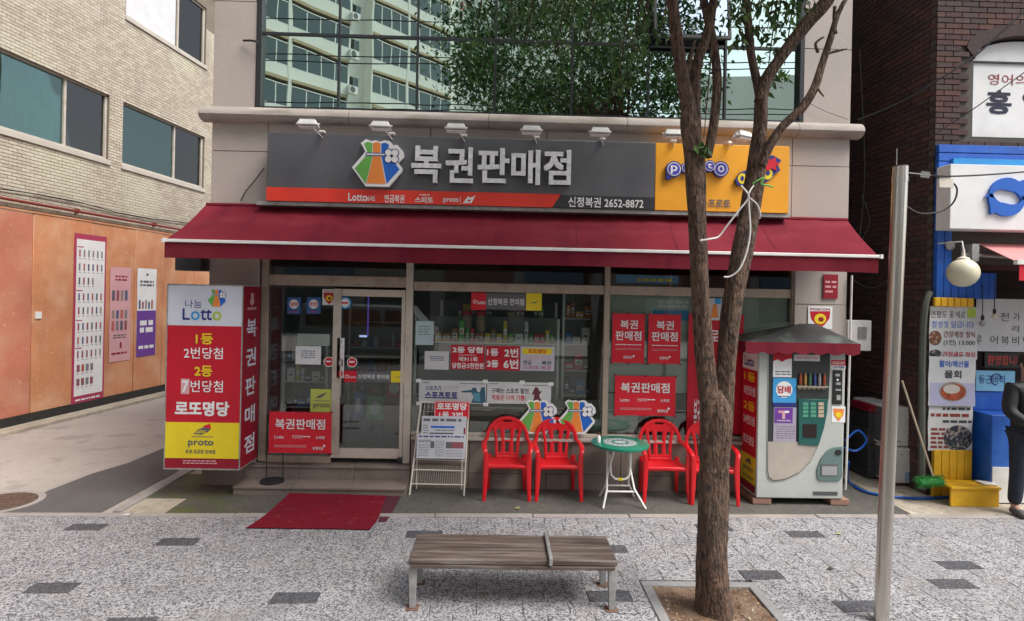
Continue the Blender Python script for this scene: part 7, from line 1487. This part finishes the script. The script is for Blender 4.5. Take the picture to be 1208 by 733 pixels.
limb('branch', [(808, 90, 8, 0), (814, 70, 6, .0), (820, 48, 4, 0)], n=8)
limb('branch', [(897, 120, 18, .04), (903, 95, 17, .04), (918, 72, 16, .02), (936, 48, 17, 0), (957, 22, 18, -.03), (975, 2, 18, -.06), (1000, -45, 14, -.1), (1030, -110, 9, -.2)])
limb('branch', [(898, 120, 13, .05), (893, 95, 12, .08), (886, 65, 11, .1), (882, 25, 11, .1), (880, -15, 10, .15), (885, -80, 7, .2)])
limb('branch', [(898, 195, 15, .0), (908, 172, 13, -.02), (924, 148, 12, -.04), (944, 130, 12, -.06), (960, 105, 12, -.08), (970, 75, 10, -.08), (980, 45, 9, -.1), (988, 18, 7, -.1), (1003, -10, 5, -.1)], n=12)
limb('twig', [(969, 70, 5, -.08), (978, 63, 4, -.08), (990, 60, 3, -.1), (999, 58, 2, -.1)], n=7); limb('twig', [(965, 62, 5, -.08), (962, 52, 4, -.1), (968, 46, 3, -.1), (972, 44, 2, -.1)], n=7)
limb('twig', [(985, 8, 5, -.1), (984, 25, 4, -.1), (987, 40, 3, -.1)], n=7); limb('twig', [(962, 98, 4, -.08), (967, 108, 3, -.1), (972, 114, 2, -.1)], n=7)
# crown: leaves in clumps on twigs
leafc = [flat('leaf_tone_%d' % i, c, .55, .2, 4) for i, c in enumerate([(.045, .10, .027), (.065, .15, .035), (.032, .075, .022), (.10, .19, .045)])]
cr = MB(); tw = MB().m(bark); rl = random.Random(21)
def leaf(p, d, ln):
    d = d.normalized(); s_ = d.cross(V((rl.uniform(-1, 1), rl.uniform(-1, 1), rl.uniform(-.3, 1)))).normalized() * ln * .2; nrm = d.cross(s_).normalized() * ln * .05
    cr.add([p, p + d * ln * .4 + s_ + nrm, p + d * ln, p + d * ln * .4 - s_ + nrm, p + d * ln * .5], [(0, 1, 4), (1, 2, 4), (2, 3, 4), (3, 0, 4)])
def clump(c, r, n, ln=.085, droop=.5):
    for i in range(n):
        o = V((rl.gauss(0, 1), rl.gauss(0, 1), rl.gauss(0, .8))) * r * .5; cr.m(rl.choices(leafc, (4, 4, 3, 2))[0]); leaf(c + o, V((rl.uniform(-1, 1), rl.uniform(-1, 1), rl.uniform(-.7, .4) - droop)), ln * rl.uniform(.6, 1.25))
top = tp(850, -200); cc = V((tg.x - .35, YT + .15, 6.3))
heads = []
for i in range(100):
    th = rl.uniform(0, 6.28); ph = rl.uniform(-.9, 1.0); rr = rl.uniform(.55, 1.0)
    v = V((math.cos(th) * math.cos(ph) * 2.1, math.sin(th) * math.cos(ph) * 1.8, math.sin(ph) * 1.75)) * rr; c = cc + v
    lo = 4.75 - .45 * max(0, min(1, (c.y - YT - .3)))
    if c.z < lo: c.z = lo + rl.uniform(0, .4)
    heads.append(c); root = V((tg.x + rl.uniform(-.3, .6), YT, 4.6 + rl.uniform(0, .6)))
    if i % 3 == 0: tw.tube([root, root.lerp(c, .5) + V((rl.uniform(-.2, .2), 0, .12)), c], [.022, .012, .004], 6)
    clump(c, .50, 240, .105)
# lower sprays that hang into view
for (px, py, dy, n, r) in ((640, 30, .9, 40, .20), (665, 55, .9, 55, .2), (655, 85, .85, 30, .12), (700, 25, .8, 60, .25), (735, 45, .8, 60, .22), (745, 75, .7, 40, .14), (765, 18, .5, 50, .2), (600, 20, 1.1, 40, .2), (690, 68, .9, 22, .10), (872, 14, .2, 50, .14), (905, 6, .2, 60, .16), (925, 18, .2, 45, .13), (880, 45, .3, 30, .09), (912, 62, .2, 24, .08), (905, 95, .2, 20, .06), (925, 85, .2, 14, .05), (780, 40, .4, 20, .1), (905, 42, .2, 18, .08), (940, 5, .1, 36, .13), (830, 172, -.12, 26, .05), (560, 45, 1.3, 26, .14), (620, 60, 1.1, 30, .13), (716, 8, .3, 40, .2), (756, 52, .35, 30, .12), (650, 8, .6, 50, .22), (615, 5, .8, 40, .2), (688, 12, .5, 50, .2), (892, 22, .05, 40, .12), (932, 8, .0, 40, .12), (948, 20, .1, 14, .07), (870, 4, .1, 30, .1), (730, 100, .6, 22, .09)):
    c = tp(px, py, dy); clump(c, r * 1.2, n, .075, .6); root = tp(px + 20, -60, dy * .6); tw.tube([root, c + V((0, 0, .05))], [.010, .003], 5)
tw.build('twigs', parent=TR, smooth=True, kind='stuff'); cr.build('crown', parent=TR, kind='stuff')
for o in bpy.data.objects:
    if o.name.startswith('crown'): pass
# ropes tied round the stems
def rp_(name, label, pts, rad=.0062, mat='white_paint', dy=-.14): cable(name, label, [tp(x, y, dy + (e if e else 0)) for x, y, e in pts], rad, M[mat], 'rope', 8)
rp_('rope', 'white rope hanging down the right tree stem from the knot', [(883, 228, -.02), (884, 250, 0), (885, 275, 0), (880, 300, 0), (872, 318, 0), (862, 326, .02), (854, 327, .03)])
rp_('rope', 'white rope running from the knot down to the left tree stem', [(874, 219, 0), (883, 232, -.01), (872, 248, 0), (858, 266, .02), (848, 279, .03), (838, 282, .0), (826, 284, 0)])
rp_('rope', 'white rope loop curling round the right side of the right stem', [(889, 219, 0), (883, 231, -.02), (893, 241, 0), (897, 252, .02), (896, 258, .04)], .005)
rp_('rope', 'green cord wrapped at the knot on the right tree stem', [(888, 217, -.0), (894, 213, -.01), (901, 210, -.01), (898, 217, -.01), (906, 219, 0), (912, 221, .02)], .006, 'green')
# ================================================================== STEEL POLE
g = G(1041, 733); yp = g.y; f = FY(yp); a, b = f.px(1062.5, 197); base = V((g.x - .01, yp, -.02)); topp = V((a, yp, b)); rp0 = 8.2 * yp / 700
PL = thing('steel_pole', 'leaning stainless steel pole standing on the pavement right of the tree', 'pole', (base.x, yp, 0))
MB().m(M['steel']).tube([base, topp], rp0, 28, cap=True).build('shaft', parent=PL, smooth=True)
MB().m(M['rubber']).tube([topp, topp + V((0, 0, .01))], rp0 * .9, 20).build('cap', parent=PL)
MB().m(M['galv']).tube([topp + V((-.03, .0, -.02)), topp + V((-.03, 0, .13))], .003, 6).build('top_wire', parent=PL)
ax_ = (topp - base).normalized()
pc = topp - ax_ * .09
MB().m(M['steel']).tube([pc - ax_ * .02, pc + ax_ * .02], rp0 * 1.06, 24).build('clamp', parent=PL, smooth=True)
cl = MB().m(M['galv']); p1 = tp(1072, 204, yp - YT); p2 = tp(1098, 207, yp - YT); cl.tube([pc + V((.04, 0, 0)), p1, p2], .004, 6); 
for i in range(6): q0 = p1.lerp(p2, .55 + i * .07); cl.tube([q0 + V((0, 0, -.022)), q0 + V((.006, 0, .022))], .004, 6)
cl.build('wire_clamp', parent=PL)
dyp = yp - YT
cable('overhead_cable', 'black cable running right from the top of the steel pole', [p2, tp(1130, 208, dyp), tp(1208, 203, dyp + .3), tp(1330, 190, dyp + 1)], .006, M['wire'], 'cable', 6)
cable('cable_loop', 'black cable loop hanging below the clamp beside the steel pole', [tp(1100, 208, dyp), tp(1121, 214, dyp), tp(1129, 224, dyp), tp(1124, 240, dyp), tp(1108, 250, dyp), tp(1085, 252, dyp), tp(1070, 244, dyp + .05)], .006, M['wire'], 'cable', 8)
tag(MB().m(M['ivory']).fbox(FY(yp - .01), *[FY(yp).px(1106, 217)[0], FY(yp).px(1123, 217)[0]], FY(yp).px(1114, 222)[1], FY(yp).px(1114, 211)[1], .0, .008).build('cable_tag', bevel=.002), 'small cream tag hanging on the cable beside the steel pole', 'tag')
def P7(x, y, Y_): a, b = XZ(x, y, Y_); return V((a, Y_, b))
cable('wall_cable', 'thick black cable slanting across the brown brick wall', [P7(1260, -30, 6.6), P7(1208, 14, 6.6), P7(1150, 66, 6.7), P7(1104, 96, 6.8), P7(1060, 122, 7.0), P7(1012, 142, 7.2)], .011, M['wire'], 'cable')
cable('wall_cable', 'thin dark cable crossing the arched white window sheet', [P7(1260, 52, 6.6), P7(1208, 86, 6.6), P7(1148, 129, 6.7), P7(1100, 160, 6.85)], .006, M['wire'], 'cable')
cable('wall_cable', 'thin wire drooping across the right granite pillar', [P7(955, 122, 6.9), P7(975, 132, 6.9), P7(1000, 141, 6.9)], .003, M['wire'], 'cable')
for i, (a, b, c_) in enumerate((((1014, 60), (1020, 200), (1012, 300)), ((1016, 230), (1026, 260), (1016, 285)), ((1005, 330), (1028, 340), (1050, 330)))):
    cable('wall_cable', ('long', 'looped', 'sagging')[i] + ' dark cable in the shadow of the gap', [P7(*a, 7.6), P7(*b, 7.6), P7(*c_, 7.6)], .008, flat('gap_cable', (.04, .045, .035), .7), 'cable')
cable('window_stay', 'short dark metal stay on the granite left of the green window', [P7(287, 48, 6.9), P7(296, 48, 6.88), P7(303, 50, 6.86), P7(304, 58, 6.88)], .012, M['wire'], 'bracket')
cable('wall_cable', 'thin cable stub on the granite left of the signboard', [P7(284, 237, 6.92), P7(290, 226, 6.9), P7(300, 214, 6.9), P7(312, 198, 6.9)], .006, M['wire'], 'cable')
# ================================================================== PERSON at the right edge
gp_ = G(1200, 608); px_ = gp_.x + .10; py_ = gp_.y
PS = thing('person', 'person in a black jacket and dark jeans standing at the right edge', 'person', (px_, py_, 0))
def skin(name, verts, edges, radii, mat, sub=2, parent=PS):
    me = bpy.data.meshes.new(name); me.from_pydata([tuple(V(v)) for v in verts], edges, []); me.materials.append(mat)
    o = bpy.data.objects.new(name, me); COL.objects.link(o); o.parent = parent
    o.modifiers.new('skin', 'SKIN'); sk = me.skin_vertices[0].data if me.skin_vertices else None
    if sk is None:
        bm = bmesh.new(); bm.from_mesh(me); bm.verts.layers.skin.verify(); bm.to_mesh(me); bm.free(); sk = me.skin_vertices[0].data
    for i, r_ in enumerate(radii): sk[i].radius = (r_, r_) if not isinstance(r_, tuple) else r_; sk[i].use_root = (i == 0)
    s = o.modifiers.new('sub', 'SUBSURF'); s.levels = sub; s.render_levels = sub
    o.modifiers['skin'].use_smooth_shade = True; return o
skinm = flat('skin', (.40, .23, .17), .5); jk = pm('black_jacket', (.014, .014, .016), .7, var=.3, scale=9, bump=.5, bscale=25); jn = pm('dark_jeans', (.018, .022, .04), .85, var=.3, scale=30, bump=.3)
# one continuous body: pelvis root, spine, head, arms folded to the front, legs
bv = [(0, 0, .93), (0, .01, 1.15), (0, .02, 1.36), (0, .01, 1.45), (0, -.005, 1.53), (0, -.02, 1.62), (0, -.02, 1.68),
      (-.17, .01, 1.38), (-.24, -.02, 1.12), (-.17, -.20, 1.02), (-.10, -.26, 1.02), (.17, .01, 1.38), (.24, -.02, 1.12), (.17, -.20, 1.05), (.09, -.26, 1.05),
      (-.09, 0, .86), (-.11, -.01, .48), (-.12, .02, .09), (-.13, -.10, .04), (.09, 0, .86), (.12, -.03, .48), (.13, .02, .09), (.16, -.09, .04)]
be = [(0, 1), (1, 2), (2, 3), (3, 4), (4, 5), (5, 6), (2, 7), (7, 8), (8, 9), (9, 10), (2, 11), (11, 12), (12, 13), (13, 14), (0, 15), (15, 16), (16, 17), (17, 18), (0, 19), (19, 20), (20, 21), (21, 22)]
skin('body', bv, be, [(.12, .09), (.12, .09), (.125, .09), .055, .075, (.085, .10), .06, .055, .045, .035, .028, .055, .045, .035, .028, .085, .055, .038, .035, .085, .055, .038, .035], skinm)
jv = [(0, 0, .80), (0, .0, 1.0), (0, .01, 1.2), (0, .02, 1.36), (0, .015, 1.45), (-.17, .01, 1.38), (-.24, -.02, 1.12), (-.17, -.19, 1.02), (.17, .01, 1.38), (.24, -.02, 1.12), (.17, -.19, 1.05)]
skin('jacket', jv, [(0, 1), (1, 2), (2, 3), (3, 4), (3, 5), (5, 6), (6, 7), (3, 8), (8, 9), (9, 10)], [(.155, .15), (.17, .155), (.17, .14), (.16, .13), .085, .085, .075, .055, .085, .075, .055], jk)
skin('jeans', [(0, 0, .87), (-.09, 0, .84), (-.11, -.01, .48), (-.12, .02, .10), (.09, 0, .84), (.12, -.03, .48), (.13, .02, .10)], [(0, 1), (1, 2), (2, 3), (0, 4), (4, 5), (5, 6)], [.12, .105, .078, .065, .105, .078, .065], jn)
for sx, x in ((-1, -.125), (1, .145)):
    skin('shoe', [(x, .05, .055), (x, -.05, .05), (x + sx * .015, -.16, .04)], [(0, 1), (1, 2)], [(.05, .05), (.05, .045), (.04, .032)], pm('grey_trainer', (.10, .10, .11), .6, var=.5, scale=30))
hr = MB().m(flat('black_hair', (.012, .01, .01), .6)).lathe((0 + px_, -.005 + py_, 1.64), [(.098, -.02), (.106, .03), (.10, .08), (.07, .115), (.03, .13), (.001, .132)], 20); 
for i, v in enumerate(hr.v):
    if v.y < py_ - .06 and v.z < 1.70: hr.v[i] = V((v.x, py_ - .06, v.z))
hr.build('hair', parent=PS, smooth=True)
fc = MB().m(skinm); 
fc.lathe((px_, py_ - .105, 1.615), [(.016, -.02), (.012, .0), (.006, .03)], 8); fc.build('nose', parent=PS, smooth=True)
for sx in (-1, 1):
    MB().m(M['white']).lathe((px_ + sx * .032, py_ - .098, 1.645), [(.001, -.006), (.012, -.003), (.013, .0), (.001, .007)], 10).build('eye', parent=PS, smooth=True); MB().m(M['black']).lathe((px_ + sx * .032, py_ - .106, 1.645), [(.001, -.004), (.006, .0), (.001, .004)], 8).build('pupil', parent=PS, smooth=True)
    MB().m(skinm).lathe((px_ + sx * .092, py_ - .01, 1.63), [(.008, -.03), (.016, 0), (.008, .03)], 8).build('ear', parent=PS, smooth=True)
    hx_ = px_ + sx * .09; hand = MB().m(skinm)
    for k in range(4): hand.tube([(hx_ - sx * .01, py_ - .27, 1.045 - k * .020), (hx_ - sx * .05, py_ - .29, 1.035 - k * .020), (hx_ - sx * (.085 - .006 * abs(k - 1)), py_ - .275, 1.03 - k * .020)], [.010, .009, .007], 8)
    hand.tube([(hx_, py_ - .25, 1.06), (hx_ - sx * .03, py_ - .275, 1.078), (hx_ - sx * .055, py_ - .28, 1.07)], [.011, .010, .007], 8); hand.build('fingers', parent=PS, smooth=True)
MB().m(flat('lips', (.30, .10, .09), .5)).box(px_ - .02, px_ + .02, py_ - .104, py_ - .098, 1.578, 1.588).build('mouth', parent=PS, bevel=.002)
for k_, (yy, sag) in enumerate(((22, .10), (62, .16), (69, .2), (121, .12), (127, .14))):
    z_ = 2.25 + (350 - yy) * 14.9 / 700; cable('street_cable', 'black overhead cable above the road, %s in height of the five' % ('highest', 'second', 'third', 'fourth', 'lowest')[k_], [(x_, -1.0 + .05 * k_, z_ - sag * (1 - (x_ / 14) ** 2) + .012 * x_) for x_ in range(-14, 16, 2)], .014, M['wire'], 'cable', 3)
# ================================================================== PARKED VAN across the road (mirrored in the shop glass)
VN = thing('parked_van', 'white van parked across the road, mirrored in the shop glass', 'van', (-4.5, -7.4, -.13)); vb_ = flat('silver_van_paint', (.22, .23, .24), .3)
side = [(-2.3, .35), (-2.3, 1.15), (-2.0, 1.3), (-1.45, 1.95), (2.25, 2.0), (2.35, 1.2), (2.35, .35)]
Fv = Fr((-4.5, -6.5, -.13), (-1, 0, 0), (0, 0, 1), (0, 1, 0)); MB().m(vb_).fprism(Fv, side, -1.75, 0).build('body', parent=VN, bevel=.06, seg=3)
for a, b in ((-1.55, -.6), (-.5, .8), (.9, 2.1)): MB().m(M['glass_grey']).fprism(Fv, [(a - (.0 if a > -1 else .25), 1.25), (b, 1.25), (b, 1.82), (a + .1, 1.82)], .002, .01).build('window', parent=VN)
for x in (-1.45, 1.4):
    w = MB().m(M['rubber']).lathe(Fv.w(x, .33, -.2), [(.33, 0), (.33, .22), (.2, .235)], 22, axis=(0, 1, 0)).build('wheel', parent=VN); MB().m(M['galv']).lathe(Fv.w(x, .33, .036), [(.2, 0), (.19, .01), (.03, .03)], 16, axis=(0, 1, 0)).build('rim', parent=w)
    w = MB().m(M['rubber']).lathe(Fv.w(x, .33, -1.75), [(.33, 0), (.33, .2)], 22, axis=(0, 1, 0)).build('wheel', parent=VN)
for z in (.55,): MB().m(M['ivory']).fbox(Fv, -2.34, -2.301, z + .1, z + .3, -.4, -.1).build('headlight', parent=VN)
